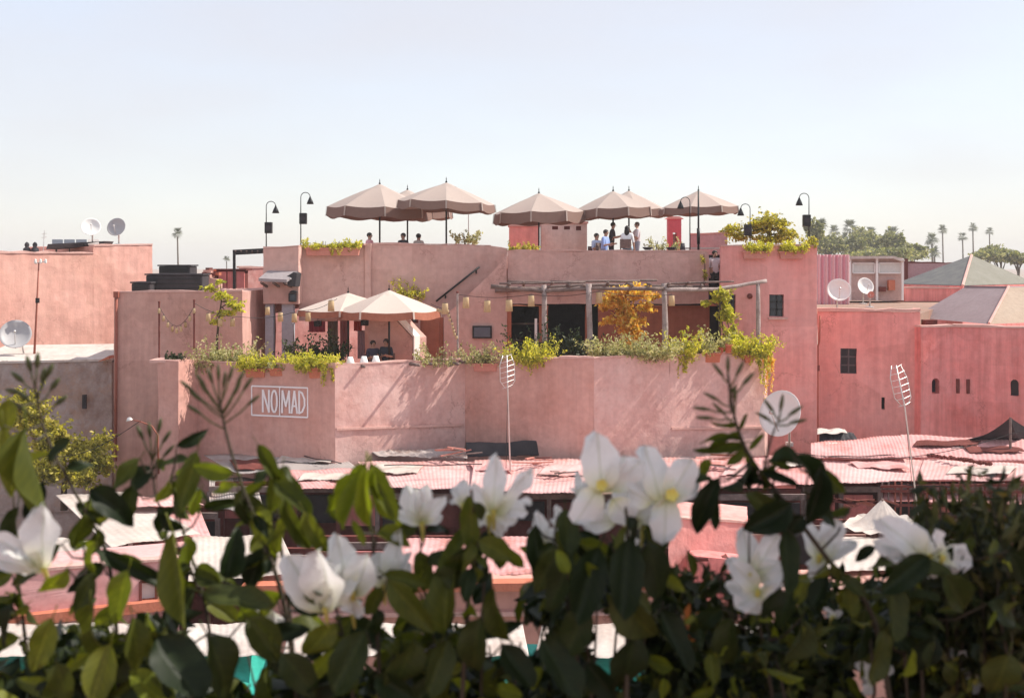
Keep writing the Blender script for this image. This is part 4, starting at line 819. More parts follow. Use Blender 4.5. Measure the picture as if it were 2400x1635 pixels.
# textiles hung in the passage
for i, (a, b, y0, y1, Y, mt, lab) in enumerate(((724, 762, 744, 778, 47, plain('magenta_cloth', (.62, .14, .22), .9, trans=.3), 'magenta cloth hanging behind the left lower parasol'), (829, 848, 744, 775, 46.8, plain('scarlet_cloth', (.68, .07, .05), .9, trans=.3), 'scarlet cloth hanging between the lower parasols'), (797, 819, 742, 828, 47.2, plain('rose_cloth', (.62, .30, .33), .9, trans=.3), 'dusty rose cloth hanging behind the parasol pole'), (838, 860, 776, 840, 47.0, plain('lilac_cloth', (.66, .56, .66), .9, trans=.3), 'pale lilac cloth hanging below the scarlet one'), (768, 792, 748, 838, 47.4, plain('grey_green_cloth', (.33, .32, .27), .9, trans=.2), 'grey green curtain in the passage behind the parasols'))):
    t = thing('hanging_cloth', lab, 'cloth', P((a + b) / 2, y1, Y), 'cloths hung in the passage'); m = MB(); nx, nz = 14, 8
    for s_ in (0, 1):
        for j in range(nz + 1):
            for k in range(nx + 1):
                p = P(a + (b - a) * k / nx, y0 + (y1 - y0) * j / nz, Y); m.v.append((p.x, Y + .05 * math.sin(k * 1.5 + i) * (.4 + .6 * j / nz) + s_ * .012, p.z))
    for s_ in (0, 1):
        for j in range(nz):
            for k in range(nx): q = s_ * (nx + 1) * (nz + 1) + j * (nx + 1) + k; m.f.append((q, q + 1, q + nx + 2, q + nx + 1)); m.m.append(0)
    m.build('fabric', mt, t, True); m = MB(); m.tube([P(a - 3, y0 - 1, Y), P(b + 3, y0 - 1, Y)], .015, 6); m.build('rail', M_blackmetal, t)
# white tapered candle holders on the parapet
for i, px in enumerate((821, 853, 881)):
    zb = 7.83; Yp = 39.0 + (px - 785) / 305 * 2.3 + .15; c = Vector((*XY(px, Yp), zb)); t = thing('candle_holder', 'white tapered candle holder on the front parapet, ' + ('leftmost of three', 'middle of three', 'rightmost of three')[i], 'candle holder', c, 'white holders on the parapet')
    m = MB(); m.lathe([(1e-4, 0), (.13, 0), (.125, .03), (.075, .2), (.06, .2), (.1, .04), (1e-4, .03)], c, 14); m.build('shade', M_whitepaint, t, True); m = MB(); m.lathe([(1e-4, .1), (.03, .1), (.03, .18), (1e-4, .19)], c, 8); m.build('candle', M_paper, t)
# paper lanterns on strings
def string(name, pts, label, sag=0.0):
    fine = []
    for a, b in zip(pts[:-1], pts[1:]):
        a, b = Vector(a), Vector(b)
        for k in range(8): f = k / 8; p = a.lerp(b, f); p.z -= sag * math.sin(f * math.pi); fine.append(p)
    fine.append(Vector(pts[-1])); m = MB(); m.tube(fine, .008, 4); return tag(m.build(name, M_blackmetal), label, 'cable'), fine
def lantern(p, h, w, label, group=None):
    t = thing('paper_lantern', label, 'lantern', p, group); p = Vector(p); m = MB(); m.lathe([(w * .35, 0), (w * .42, -h * .08), (w * .5, -h), (w * .42, -h), (w * .34, -.02)], p - Vector((0, 0, .05)), 10); m.build('shade', M_paper, t, True)
    m = MB(); m.tube([p + Vector((0, 0, .01)), p - Vector((0, 0, .05))], .006, 4); m.lathe([(w * .38, 0), (w * .38, -.015), (1e-4, -.015)], p - Vector((0, 0, .045)), 10); m.build('cap', M_wood, t); return t
for px, y0, y1, lab in ((373, 708, 846, 'thin dark pole holding the lantern string, before the brown house'), (455, 704, 806, 'second thin dark pole right of the lantern string')):
    t = thing('string_pole', lab, 'pole', P(px, y1, 40.3)); m = MB(); m.tube([P(px, y1 + 12, 40.3), P(px, y0, 40.3)], .028, 6); m.build('mast', M_shop, t); m = MB(); m.ball(P(px, y0, 40.3), .04, 8, 6); m.build('knob', M_shop, t)
_, fl = string('lantern_string', [P(373, 718, 40.3), P(455, 718, 40.3)], 'thin cable sagging between two poles before the brown house', .62)
for k in range(1, 12): lantern(fl[int(k * len(fl) / 12)], .17, .09, ORD[k - 1] + ' tiny cream lantern from the left on the sagging string before the brown house', 'tiny lanterns on the sagging string')
_, fl = string('lantern_string', [P(455, 710, 40.3), P(560, 742, 40.5), P(700, 728, 41.5), P(790, 700, 42)], 'lantern cable running from the pole to the lower parasols', .12)
for i, (px, py, s_, lab) in enumerate(((488, 730, .26, 'pale paper lantern nearest the second pole, left of the small tree'), (516, 742, .26, 'pale paper lantern behind the small yellow green tree'), (545, 742, .26, 'pale paper lantern right of the small yellow green tree'), (627, 715, .26, 'pale paper lantern before the left blue grey column'), (657, 728, .3, 'pale paper lantern between the blue grey columns'), (690, 730, .3, 'pale paper lantern right of the blue grey columns'), (722, 728, .3, 'pale paper lantern at the left corner of the rear parasol'), (776, 700, .36, 'square cream lantern hanging before the rear lower parasol'))):
    lantern(P(px, py, 40.5 + i * .2), s_, s_ * .62, lab, 'lanterns above the lower terrace')
t = thing('string_pole', 'slim pale pole with lantern garland right of the front parasol', 'pole', P(1072, 848, 41.3)); m = MB(); m.tube([Vector((*XY(1074, 41.3), TZ)), P(1072, 685, 41.3)], .035, 7); m.build('mast', M_palewood, t); m = MB(); m.ball(P(1072, 685, 41.3), .045, 8, 6); m.build('knob', M_shop, t)
_, fl = string('lantern_string', [P(1010, 712, 41.2), P(1050, 722, 41.0), P(1072, 790, 41.1)], 'short lantern garland dropping to the foot of the slim pole', .05)
for k in range(3, 16): lantern(fl[k] + Vector((random.uniform(-.03, .03), 0, 0)), .1, .09, ORD[k - 3] + ' tiny pale lantern from the top of the garland dropping along the slim pole', 'tiny lanterns on the dropping garland')
_, fl = string('lantern_string', [P(1072, 690, 41.3), P(1245, 690, 41.0), P(1405, 682, 40.8), P(1573, 690, 41.2)], 'lantern cable hung along the front of the pergola', .1)
for px, py, s_, lab in ((1043, 706, .36, 'yellowish lantern at the right tip of the front lower parasol'), (1092, 692, .36, 'cream lantern just right of the slim pole'), (1142, 700, .38, 'cream lantern left of the pergola log end'), (1193, 698, .38, 'cream lantern at the corner of the dark room'), (1245, 688, .36, 'amber lantern left of the first pergola post'), (1404, 680, .36, 'amber lantern right of the second pergola post'), (1574, 688, .34, 'narrow cream lantern right of the third pergola post')):
    lantern(P(px, py, 41.0), s_, s_ * .62, lab, 'lanterns above the lower terrace')

# ================================================================== planters and plants
def plant(px0, px1, py_top, py_base, Y, mat, n, leaf, label, trough=None, hang=None, name='planter', depth=.35, asp=.45, cat='planter', tmat=M_terra, k=None, stems=True, base_z=None):
    a, b = P(px0, py_base, Y), P(px1, py_base, Y); cx = (a.x + b.x) / 2; bz = a.z if base_z is None else base_z
    t = thing(name, label, cat, (cx, Y, bz)); W = b.x - a.x; H = (py_base - py_top) / FPX * Y
    if trough:
        y0, y1, x0, x1 = trough; A, B = P(x0, y1, Y - .05), P(x1, y0, Y - .05); m = MB()
        m.prism([A + Vector((.04, 0, 0)), Vector((B.x - .04, A.y, A.z)), Vector((B.x, A.y, B.z)), Vector((A.x, A.y, B.z))], (0, .3, 0)); tr = m.build('trough', tmat, t, bevel=.015)
        m = MB(); m.box(((A.x + B.x) / 2, Y + .1, B.z - .02), (B.x - A.x + .05, .36, .05)); m.build('rim', tmat, tr)
    ns = max(16, n // 16); rx_ = np.random.uniform(-.5, .5, ns); tall = (.32 + .78 * np.abs(np.sin(rx_ * (5 + W * 2.2) + px0))) * np.random.uniform(.65, 1.1, ns)
    roots = [(cx + u * W, Y + random.uniform(-.12, .2), a.z - .02) for u in rx_]; dirs = [(random.gauss(u * .7, .45), random.gauss(-.15, .4), 1.0) for u in rx_]
    pts = shoot_pts(roots, dirs, H * 1.42 * tall, 22, .035 + .03 * H, .3)
    pts = np.concatenate([pts, clump_pts((cx, Y + .05, a.z + H * .28), (W * .52, depth * .7, H * .38), n // 3, max(8, int(W * 9)))]); pts = pts[(pts[:, 2] > a.z - .12)]
    leaves_mesh('foliage', pts, leaf, mat, t, asp, updir=(0, -.1, .4))
    if hang:
        for (hx0, hx1, hy) in hang:
            q = []
            for _ in range(max(4, int((hx1 - hx0) / 3))):               # separate trailing strands of uneven length
                px = random.uniform(hx0, hx1); ln = (hy - py_base + 8) * random.uniform(.25, 1.05) ** 1.3; dy = random.uniform(.08, .26); k_ = max(4, int(ln * .7))
                for i_ in range(k_): f = i_ / k_; q.append(P(px + math.sin(f * 4 + px) * 2.5 + random.gauss(0, 1.6), py_base - 8 + ln * f, Y - dy * min(1, f * 3 + .3)))
            if q: leaves_mesh('trailing_foliage', q, leaf, mat, t, asp, droop=.8)
    if stems:
        m = MB()
        for _ in range(max(4, int(W * 8))):
            x = cx + random.uniform(-.45, .45) * W; m.tube([(x, Y, a.z - .05), (x + random.uniform(-.1, .1), Y + random.uniform(-.1, .1), a.z + H * random.uniform(.5, .9))], .008, 4)
        m.build('stems', M_bark, t)['kind'] = 'stuff'
    return t
plant(450, 585, 800, 858, 40.5, G_sage, 1500, .10, 'long grey green planter at the left end of the front parapet', hang=[(452, 500, 885)])
plant(560, 690, 828, 866, 39.75, G_lime, 1300, .10, 'yellow green planter with two terracotta troughs above the sign', trough=(864, 884, 574, 622))
plant(628, 672, 845, 866, 39.6, G_sage, 260, .09, 'small grey green planter beside the yellow one above the sign', trough=(863, 881, 630, 668))
plant(690, 785, 828, 864, 39.2, G_lime, 1200, .10, 'lime planter with a long trailing tuft right of the sign', trough=(862, 886, 722, 780), hang=[(752, 778, 905), (690, 730, 878)])
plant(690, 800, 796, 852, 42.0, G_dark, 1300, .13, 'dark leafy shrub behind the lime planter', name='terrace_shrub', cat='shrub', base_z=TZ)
plant(380, 432, 826, 843, 39.7, G_dark, 260, .09, 'low dark plant on top of the plain pier', name='pier_plant', cat='plant')
plant(980, 1062, 806, 856, 40.55, G_sage, 330, .10, 'sparse young plants on the parapet before the rust wall', name='young_plants', cat='plant', hang=[(985, 1000, 862), (1015, 1028, 864), (1045, 1058, 860)])  # its trailing strands are added to cast streaks on the wall
plant(1095, 1172, 808, 852, 40.7, G_sage, 700, .09, 'dull green planter in a rose trough left of the mast', trough=(852, 870, 1108, 1166), tmat=M_rosebox)
plant(1205, 1292, 800, 848, 39.9, G_lime, 1000, .10, 'lime trailing planter right of the mast', hang=[(1225, 1290, 868), (1215, 1245, 880)])
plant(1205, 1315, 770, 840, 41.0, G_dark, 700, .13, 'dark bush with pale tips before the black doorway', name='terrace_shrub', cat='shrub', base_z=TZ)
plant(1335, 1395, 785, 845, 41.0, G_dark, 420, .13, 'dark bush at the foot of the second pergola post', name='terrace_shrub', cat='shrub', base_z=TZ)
plant(1392, 1572, 794, 843, 39.9, G_sage, 2600, .10, 'long dense grey green hedge on the parapet under the pergola', name='hedge_planter')
plant(1574, 1630, 784, 838, 40.5, G_lime, 800, .11, 'lime tuft trailing down at the third pergola post', hang=[(1585, 1622, 885)])
plant(1630, 1680, 778, 830, 40.8, G_sage, 560, .10, 'pale tuft in a terracotta trough left of the vine', trough=(828, 849, 1630, 1690))
plant(1720, 1808, 788, 835, 41.2, G_lime, 1500, .11, 'bright lime shrub at the right end of the front parapet', trough=(832, 850, 1745, 1768), hang=[(1760, 1800, 860), (1780, 1806, 900)])
plant(1793, 1812, 835, 850, 41.5, G_autumn, 120, .09, 'dry brown creeper hanging at the corner of the end wall', name='dry_creeper', cat='creeper', hang=[(1792, 1812, 960)])
for px, lab in ((1707, 'round terracotta pot on the parapet left of the lime shrub'), (1690, 'smaller terracotta pot beside the vine foot')):
    c = Vector((*XY(px, 41.0), 8.04)); t = thing('flower_pot', lab, 'pot', c); r = .13 if px > 1700 else .09; m = MB(); m.lathe([(1e-4, 0), (r * .7, 0), (r, r * 1.7), (r * 1.12, r * 1.7), (r * 1.12, r * 2), (r * .95, r * 2), (r * .85, r * 1.6), (1e-4, r * 1.6)], c, 14); m.build('pot', M_terra, t, True)
    leaves_mesh('foliage', clump_pts((c.x, c.y, c.z + r * 3), (r * 1.6, r * 1.6, r * 1.3), 120, 6), .09, G_sage, t)
plant(716, 840, 562, 582, 45.3, G_lime, 700, .10, 'rose trough of yellow plants on top of the upper left wall', trough=(581, 599, 716, 842), tmat=M_rosebox, hang=[(775, 800, 600)])
plant(1745, 1805, 566, 590, 43.05, G_lime, 560, .10, 'rose trough of yellow plants, left one on the end wall', trough=(589, 607, 1742, 1800), tmat=M_rosebox)
plant(1828, 1886, 566, 590, 43.05, G_lime, 520, .10, 'rose trough of yellow plants, right one on the end wall', trough=(589, 607, 1828, 1884), tmat=M_rosebox)
plant(1880, 1915, 553, 577, 43.3, G_bush, 220, .09, 'small yellow tuft at the corner of the end wall', name='corner_tuft', cat='plant')
plant(1075, 1118, 540, 572, 47, G_sage, 160, .12, 'pale thin shrub behind the top parapet under the second parasol', name='thin_shrub', cat='shrub', base_z=UZ)
plant(1193, 1250, 568, 588, 45.4, G_bush, 300, .10, 'low yellow plants behind the parapet before the pink cabin', name='low_plants', cat='plant')
plant(1525, 1600, 560, 585, 46, G_sage, 200, .1, 'low pale plants behind the parapet right of the guests', name='low_plants', cat='plant')
plant(930, 990, 662, 700, 45.7, G_lime, 350, .11, 'tuft of yellow leaves above the front lower parasol', name='wall_tuft', cat='plant')
def tree(name, base, trunk_pts, r0, blobs, mat, n, leaf, label, cat='tree', group=None, bark=None, asp=.5):
    t = thing(name, label, cat, base, group); m = MB(); tp = [Vector(p) for p in trunk_pts]
    m.tube(tp, [r0 * (1 - .6 * i / (len(tp) - 1)) for i in range(len(tp))], 8); m.build('trunk', bark or M_bark, t, True)
    m = MB(); q = []
    for (c, r) in blobs:
        c = Vector(c); a = tp[-1].lerp(tp[len(tp) // 2], random.uniform(0, .8)); m.tube([a, a.lerp(c, .5) + Vector((0, 0, .08 * c.length / 50)), c], [r0 * .45, r0 * .3, r0 * .12], 5)
        k_ = int(n * (r[0] * r[2])); q.append(clump_pts(c, (r[0] * .8, r[1] * .8, r[2] * .8), int(k_ * .5), 8)); q.append(ball_shoots(c, r, max(5, k_ // 28), 14, .05 * max(r) + .02))
    m.build('branches', bark or M_bark, t, True); leaves_mesh('crown', np.concatenate(q), leaf, mat, t, asp); return t
Yt = 40.9
tree('small_tree', Vector((*XY(508, Yt), 7.0)), [Vector((*XY(508, Yt), 7.0)), P(509, 790, Yt), P(514, 740, Yt), P(520, 700, Yt)], .05, [(P(492, 676, Yt), (.3, .3, .16)), (P(520, 695, Yt), (.42, .35, .2)), (P(548, 712, Yt), (.42, .3, .16)), (P(530, 735, Yt), (.5, .35, .14)), (P(505, 755, Yt), (.3, .3, .12)), (P(560, 722, Yt), (.25, .25, .14)), (P(515, 660, Yt), (.2, .2, .1))], G_lime, 3400, .12, 'airy yellow green young tree before the brown house')
Yv = 42.6
tree('amber_vine', Vector((*XY(1460, Yv), TZ)), [Vector((*XY(1460, Yv), TZ)), P(1462, 800, Yv), P(1455, 740, Yv), P(1470, 690, Yv)], .06, [(P(1482, 684, Yv - .5), (.78, .45, .28)), (P(1440, 704, Yv - .3), (.58, .4, .34)), (P(1466, 740, Yv - .2), (.42, .3, .5)), (P(1480, 772, Yv - .2), (.48, .3, .55)), (P(1470, 812, Yv), (.4, .3, .3)), (P(1430, 752, Yv), (.4, .3, .14)), (P(1510, 720, Yv), (.36, .3, .16)), (P(1530, 695, Yv), (.3, .2, .12)), (P(1500, 752, Yv), (.22, .2, .12)), (P(1415, 722, Yv), (.22, .2, .12))], G_autumn, 9000, .15, 'amber and gold climbing vine under the pergola', 'vine')
Yv = 41.9
tree('green_vine', Vector((*XY(1690, Yv), TZ)), [Vector((*XY(1690, Yv), TZ)), P(1688, 800, Yv), P(1685, 740, Yv), P(1690, 690, Yv)], .06, [(P(1690, 695, Yv), (.45, .3, .3)), (P(1702, 735, Yv), (.4, .3, .5)), (P(1712, 785, Yv), (.45, .3, .45)), (P(1700, 820, Yv), (.6, .3, .28)), (P(1655, 712, Yv), (.25, .2, .14)), (P(1735, 800, Yv), (.35, .3, .3))], G_lime, 3400, .13, 'yellow green vine climbing at the right end of the pergola', 'vine')
tree('hanging_creeper', P(1652, 660, 44.7), [P(1650, 670, 44.7), P(1652, 620, 44.75), P(1650, 594, 44.8)], .02, [(P(1648, 610, 44.75), (.1, .08, .2)), (P(1654, 645, 44.7), (.12, .08, .3))], G_bush, 2500, .08, 'thin yellowish creeper at the right end of the upper wall', 'creeper')
Yb_ = 47.5
tree('rooftop_bush', Vector((*XY(1800, Yb_), UZ)), [Vector((*XY(1800, Yb_), UZ)), P(1800, 560, Yb_), P(1802, 535, Yb_)], .09, [(P(1800, 522, Yb_), (.95, .8, .5)), (P(1830, 530, Yb_), (.6, .6, .4)), (P(1770, 535, Yb_), (.6, .6, .4)), (P(1715, 540, Yb_), (.5, .5, .4)), (P(1735, 555, Yb_), (.6, .5, .3)), (P(1850, 552, Yb_), (.7, .5, .3)), (P(1800, 560, Yb_), (1.4, .6, .25))], G_bush, 1900, .13, 'round yellow bush spilling over the right of the top terrace', 'bush')
# wild yellow bush at far left below the rubble wall
tree('yellow_bush', Vector((*XY(150, 40), 3.2)), [Vector((*XY(150, 40), 3.2)), P(150, 1120, 40), P(150, 1050, 40)], .12, [(P(70, 975, 39.6), (.95, .6, .85)), (P(120, 1030, 39.5), (.9, .6, .7)), (P(190, 1060, 39.3), (1.0, .6, .5)), (P(240, 1085, 39.2), (.7, .5, .45)), (P(120, 1100, 39), (1.1, .6, .5)), (P(190, 1120, 38.8), (.8, .5, .4)), (P(50, 940, 40), (.4, .4, .4)), (P(240, 1040, 40.6), (.6, .4, .4))], G_bush, 3600, .15, 'wild yellow green bush below the rubble wall at far left', 'bush')

# ================================================================== far trees and palms
def fartree(px, py, Y, wpx, hpx, label, i):
    c = P(px, py, Y); rx, rz = wpx / FPX * Y / 2, hpx / FPX * Y / 2; b = Vector((c.x, Y, 0))
    blobs = [(c + Vector((random.uniform(-.5, .5) * rx, random.uniform(-.4, .4) * rx, random.uniform(-.4, .4) * rz)), (rx * random.uniform(.45, .75), rx * .5, rz * random.uniform(.5, .8))) for _ in range(8)]
    tree('broadleaf_tree', b, [b, b + Vector((.2, 0, c.z * .5)), Vector((c.x, Y, c.z))], .3, blobs, G_far, 300, .6, label, group='trees beyond the roofs')
ft = [(1908, 545, 190, 46, 60, 'tree just right of the corner lamp, yellowish crown beyond the roofs'), (1945, 578, 230, 80, 60, 'low grey green tree left in the row beyond the striped fence'), (2000, 576, 240, 76, 66, 'grey green tree beyond the striped fence, below the palm pair'), (2050, 576, 250, 84, 64, 'broad grey green tree above the glazed pavilion'), (2098, 570, 235, 74, 74, 'taller pale tree right above the glazed pavilion'), (2020, 560, 280, 60, 50, 'distant hazy tree behind the middle of the tree row'), (2135, 592, 230, 110, 40, 'low tree at the right end of the row beyond the pavilion'), (2060, 596, 210, 190, 40, 'long low tree just above the pavilion roof'), (2345, 598, 220, 130, 44, 'brownish tree right of the pyramid roof'), (2385, 604, 200, 80, 40, 'tree at the far right edge beyond the roofs'), (2315, 590, 260, 60, 30, 'low green tree touching the pyramid roof')]
for i, a in enumerate(ft): fartree(*a, i)
def palm(px, py, Y, dpx, label, seed, dense=1.0):
    random.seed(seed); c = P(px, py, Y); r = dpx / FPX * Y / 2; t = thing('palm_tree', label, 'palm', (c.x, Y, 0), 'palms on the horizon')
    m = MB(); m.tube([(c.x + r * .15, Y, 0), (c.x + r * .1, Y, c.z * .5), (c.x, Y, c.z - r * .6)], [r * .16, r * .13, r * .11], 7); m.build('trunk', M_bark, t, True); m = MB()
    for k in range(int(34 * dense)):
        a = random.uniform(0, 6.28); e = random.uniform(-.9, 1.35); d = Vector((math.cos(a) * math.cos(e), math.sin(a) * math.cos(e), math.sin(e))); L = r * random.uniform(.8, 1.15); s_ = Vector((-math.sin(a), math.cos(a), 0))
        p0, p1, p2 = c - Vector((0, 0, r * .4)), c + d * L * .6, c + d * L - Vector((0, 0, r * .18))
        for f in range(5):
            w_ = (f - 2) / 2 * r * .3; m.add([p0 + (p1 - p0) * .5, p1 + s_ * (w_ - r * .05), p2 + s_ * w_ * 1.5, p1 + s_ * (w_ + r * .05)], [(0, 1, 2, 3)])
    m.build('crown', G_palm, t); return t
palm(416, 545, 330, 32, 'lone palm behind the black roof tanks at left', 3)
palm(1955, 540, 400, 34, 'palm above the striped fence, left of the thick one', 4); palm(1992, 530, 380, 42, 'thick palm above the left of the glazed pavilion', 5, 1.6); palm(1925, 525, 300, 36, 'palm just right of the corner lamp', 12, 1.3); palm(1978, 556, 390, 34, 'small palm below the thick palm', 13)
palm(2184, 560, 380, 38, 'leaning palm left of the tall palm group', 6, 1.2); palm(2209, 537, 450, 28, 'tall thin palm, leftmost of the high group', 7); palm(2256, 553, 460, 28, 'shorter thin palm in the middle of the high group', 8); palm(2280, 531, 450, 28, 'highest thin palm above the pyramid roof', 9); palm(2319, 541, 460, 25, 'rightmost thin palm beyond the pyramid roof', 10); palm(2190, 590, 360, 36, 'low dark palm left of the pyramid roof', 11); palm(2040, 545, 420, 40, 'grey palm behind the middle of the tree row', 14); palm(2092, 545, 400, 42, 'dense palm right in the tree row above the pavilion', 15, 1.4); palm(531, 606, 300, 20, 'tiny palm left of the steel canopy', 16)
random.seed(21)

# ================================================================== people
def person(base, rot, pose, shirt, trousers, hair, label, arms='down', skin=(.42, .26, .19), long_hair=False, lean=0.0, turn=0.0):
    t = thing('person', label, 'person', base); t.rotation_euler = (0, 0, rot)
    s = pose == 'sit'; hz = .50 if s else .93; J = {}
    L = lambda y, z: (0, y - lean * (z - hz), z)
    J['pel'] = (0, 0, hz); J['sp'] = L(0, hz + .2); J['ch'] = L(-.01, hz + .38); J['nk'] = L(0, hz + .56); J['hb'] = L(-.01, hz + .64); J['hm'] = L(-.015, hz + .70); J['ht'] = L(0, hz + .78)
    rad = {'pel': .135, 'sp': .125, 'ch': .14, 'nk': .055, 'hb': .07, 'hm': .088, 'ht': .078}; E = [('pel', 'sp', 1), ('sp', 'ch', 1), ('ch', 'nk', 1), ('nk', 'hb', 0), ('hb', 'hm', 0), ('hm', 'ht', 0)]
    shz = hz + .50; sy = L(0, shz)[1]
    for sd, S in ((-1, 'l'), (1, 'r')):
        J['sh' + S] = (sd * .18, sy, shz)
        mode = arms if isinstance(arms, str) else arms[0 if sd < 0 else 1]
        if mode == 'down': el, wr = (sd * .24, sy + .02, shz - .29), (sd * .25, sy - .06, shz - .53)
        elif mode == 'up': el, wr = (sd * .30, sy - .12, shz - .16), (sd * .22, sy - .26, shz + .08)
        else: el, wr = (sd * .25, sy - .05, shz - .27), (sd * .15, sy - .28, shz - .22)
        J['el' + S] = el; J['wr' + S] = wr; w_, e_ = Vector(wr), Vector(el); hd = (w_ - e_).normalized(); J['pa' + S] = tuple(w_ + hd * .08)
        rad.update({'sh' + S: .068, 'el' + S: .044, 'wr' + S: .031, 'pa' + S: .036}); E += [('ch', 'sh' + S, 1), ('sh' + S, 'el' + S, 1), ('el' + S, 'wr' + S, 0), ('wr' + S, 'pa' + S, 0)]
        J['hp' + S] = (sd * .095, 0, hz - .04)
        if s: J['kn' + S] = (sd * .13, -.42, hz + .02); J['an' + S] = (sd * .13, -.40, .09)
        else: J['kn' + S] = (sd * .1, -.03, .49); J['an' + S] = (sd * .1, .02, .09)
        a = J['an' + S]; J['to' + S] = (a[0], a[1] - .17, .045); rad.update({'hp' + S: .10, 'kn' + S: .066, 'an' + S: .046, 'to' + S: .042}); E += [('pel', 'hp' + S, 2), ('hp' + S, 'kn' + S, 2), ('kn' + S, 'an' + S, 2), ('an' + S, 'to' + S, 3)]
    keys = list(J); me = bpy.data.meshes.new('body_skeleton'); me.from_pydata([J[k] for k in keys], [(keys.index(a), keys.index(b)) for a, b, _ in E], []); ob = bpy.data.objects.new('body_skeleton', me); COL.objects.link(ob)
    ob.modifiers.new('skin', 'SKIN'); sk = me.skin_vertices[0].data
    for i, k in enumerate(keys): r = rad[k]; sk[i].radius = (r * (1.25 if k in ('pel', 'sp', 'ch') else 1), r); sk[i].use_root = k == 'pel'
    sb = ob.modifiers.new('sub', 'SUBSURF'); sb.levels = 2; dg = bpy.context.evaluated_depsgraph_get(); bm = bpy.data.meshes.new_from_object(ob.evaluated_get(dg)); bpy.data.objects.remove(ob)
    V = [v.co.copy() for v in bm.vertices]; Fs = [tuple(p.vertices) for p in bm.polygons]; segs = [(Vector(J[a]), Vector(J[b]), mt) for a, b, mt in E]; mi = []
    for p in bm.polygons:
        c = p.center; best = 9; bmt = 0
        for a, b, mt in segs:
            ab = b - a; f = max(0, min(1, (c - a).dot(ab) / ab.length_squared)); d_ = (a + ab * f - c).length
            if d_ < best: best, bmt = d_, mt
        mi.append(bmt)
    m = MB(); m.v = [tuple(v) for v in V]; m.f = Fs; m.m = mi; bpy.data.meshes.remove(bm); m.cm = 0
    for S, sd in (('l', -1), ('r', 1)):                                   # fingers and thumb
        w_, pa = Vector(J['wr' + S]), Vector(J['pa' + S]); d = (pa - w_).normalized(); u = d.cross(Vector((0, 1, .2))).normalized(); n_ = u.cross(d)
        for k, ln in enumerate((.062, .075, .08, .068)): q = pa + u * (k - 1.5) * .019; m.tube([q - d * .01, q + d * ln * .55 - n_ * .004, q + d * ln - n_ * .022], [.010, .009, .007], 5)
        q = w_ + d * .035 - u * .03 * sd; m.tube([q, q - u * .022 * sd + d * .025, q - u * .026 * sd + d * .055], [.011, .010, .008], 5)
    hc = Vector(J['hm']); m.add([hc + Vector(v) for v in ((-.012, -.088, .015), (.012, -.088, .015), (.014, -.094, -.02), (-.014, -.094, -.02), (0, -.118, -.018))], [(0, 1, 4), (1, 2, 4), (2, 3, 4), (3, 0, 4)])
    for sd in (-1, 1): m.ball(hc + Vector((sd * .088, .005, 0)), .024, 6, 5, (.4, .8, 1.2))
    m.cm = 4
    for sd in (-1, 1): m.ball(hc + Vector((sd * .03, -.083, .02)), .011, 6, 4)
    m.box(hc + Vector((0, -.086, -.045)), (.045, .012, .008))
    me = bpy.data.meshes.new('body'); me.from_pydata(m.v, [], m.f)
    for mt in (plain('skin_%.2f' % skin[0], skin, .55), plain('shirt_%.2f_%.2f_%.2f' % shirt, shirt, .9), plain('cloth_%.2f_%.2f_%.2f' % trousers, trousers, .9), plain('shoe', (.03, .025, .02)), plain('eye_dark', (.03, .02, .02))): me.materials.append(mt)
    me.polygons.foreach_set('material_index', m.m); me.polygons.foreach_set('use_smooth', [True] * len(me.polygons)); me.update(); link('body', me, t)
    h = MB(); h.ball(hc + Vector((0, .018, .035)), .102, 12, 8, (1, 1.02, .95))
    if long_hair: h.ball(hc + Vector((0, .06, -.09)), .10, 10, 8, (1.05, .7, 1.7))
    h.v = [(x, max(y, hc.y - .055) if z < hc.z + .05 else y, z) for x, y, z in h.v]
    me = bpy.data.meshes.new('hair'); me.from_pydata(h.v, [], h.f); me.materials.append(plain('hair_%.2f' % hair[0], hair, .5)); me.polygons.foreach_set('use_smooth', [True] * len(me.polygons)); link('hair', me, t); return t
def chair(base, rot, label):
    t = thing('chair', label, 'chair', base); t.rotation_euler = (0, 0, rot); 
    def add(nm, m): 
        me = bpy.data.meshes.new(nm); me.from_pydata(m.v, [], m.f); me.materials.append(M_wood); link(nm, me, t)
    add('seat', MB().box((0, .02, .39), (.44, .44, .04))); add('backrest', MB().box((0, .24, .66), (.42, .03, .34)))
    for x in (-.19, .19):
        for y in (-.17, .22): add('leg', MB().box((x, y, .2 if y < 0 else .25), (.035, .035, .37 if y < 0 else .48)))
HB = (.018, .014, .012)
def seated(px, Y, floor, rot, shirt, trs, hair, label, clabel, **kw):
    b = Vector((*XY(px, Y), floor)); person(b, rot, 'sit', shirt, trs, hair, label, **kw); chair(b, rot, clabel)
seated(866, 47.3, UZ, R(70), (.70, .35, .38), (.2, .2, .22), HB, 'guest in pink seated behind the top parapet under the left parasol', 'chair of the pink guest at the top parapet', arms='fwd')
seated(945, 48.0, UZ, R(-30), (.05, .05, .06), (.1, .1, .12), HB, 'dark haired guest seated under the left parasols, nearest the middle pole', 'chair under the left parasols near the middle pole', arms='fwd')
seated(981, 49.0, UZ, R(150), (.6, .58, .55), (.1, .1, .12), HB, 'low seated dark haired guest left of the second parasol pole', 'chair left of the second parasol pole', arms='fwd')
seated(1398, 48.4, UZ, R(40), (.48, .58, .78), (.2, .25, .4), HB, 'seated guest in pale blue, leftmost of the group by the cabins', 'chair of the leftmost guest in pale blue', arms='fwd')
person(Vector((*XY(1432, 49.0), UZ)), R(75), 'stand', (.05, .045, .05), (.03, .03, .035), HB, 'waiter in dark clothes standing among the guests on the top terrace', arms=('fwd', 'fwd'), lean=.12)
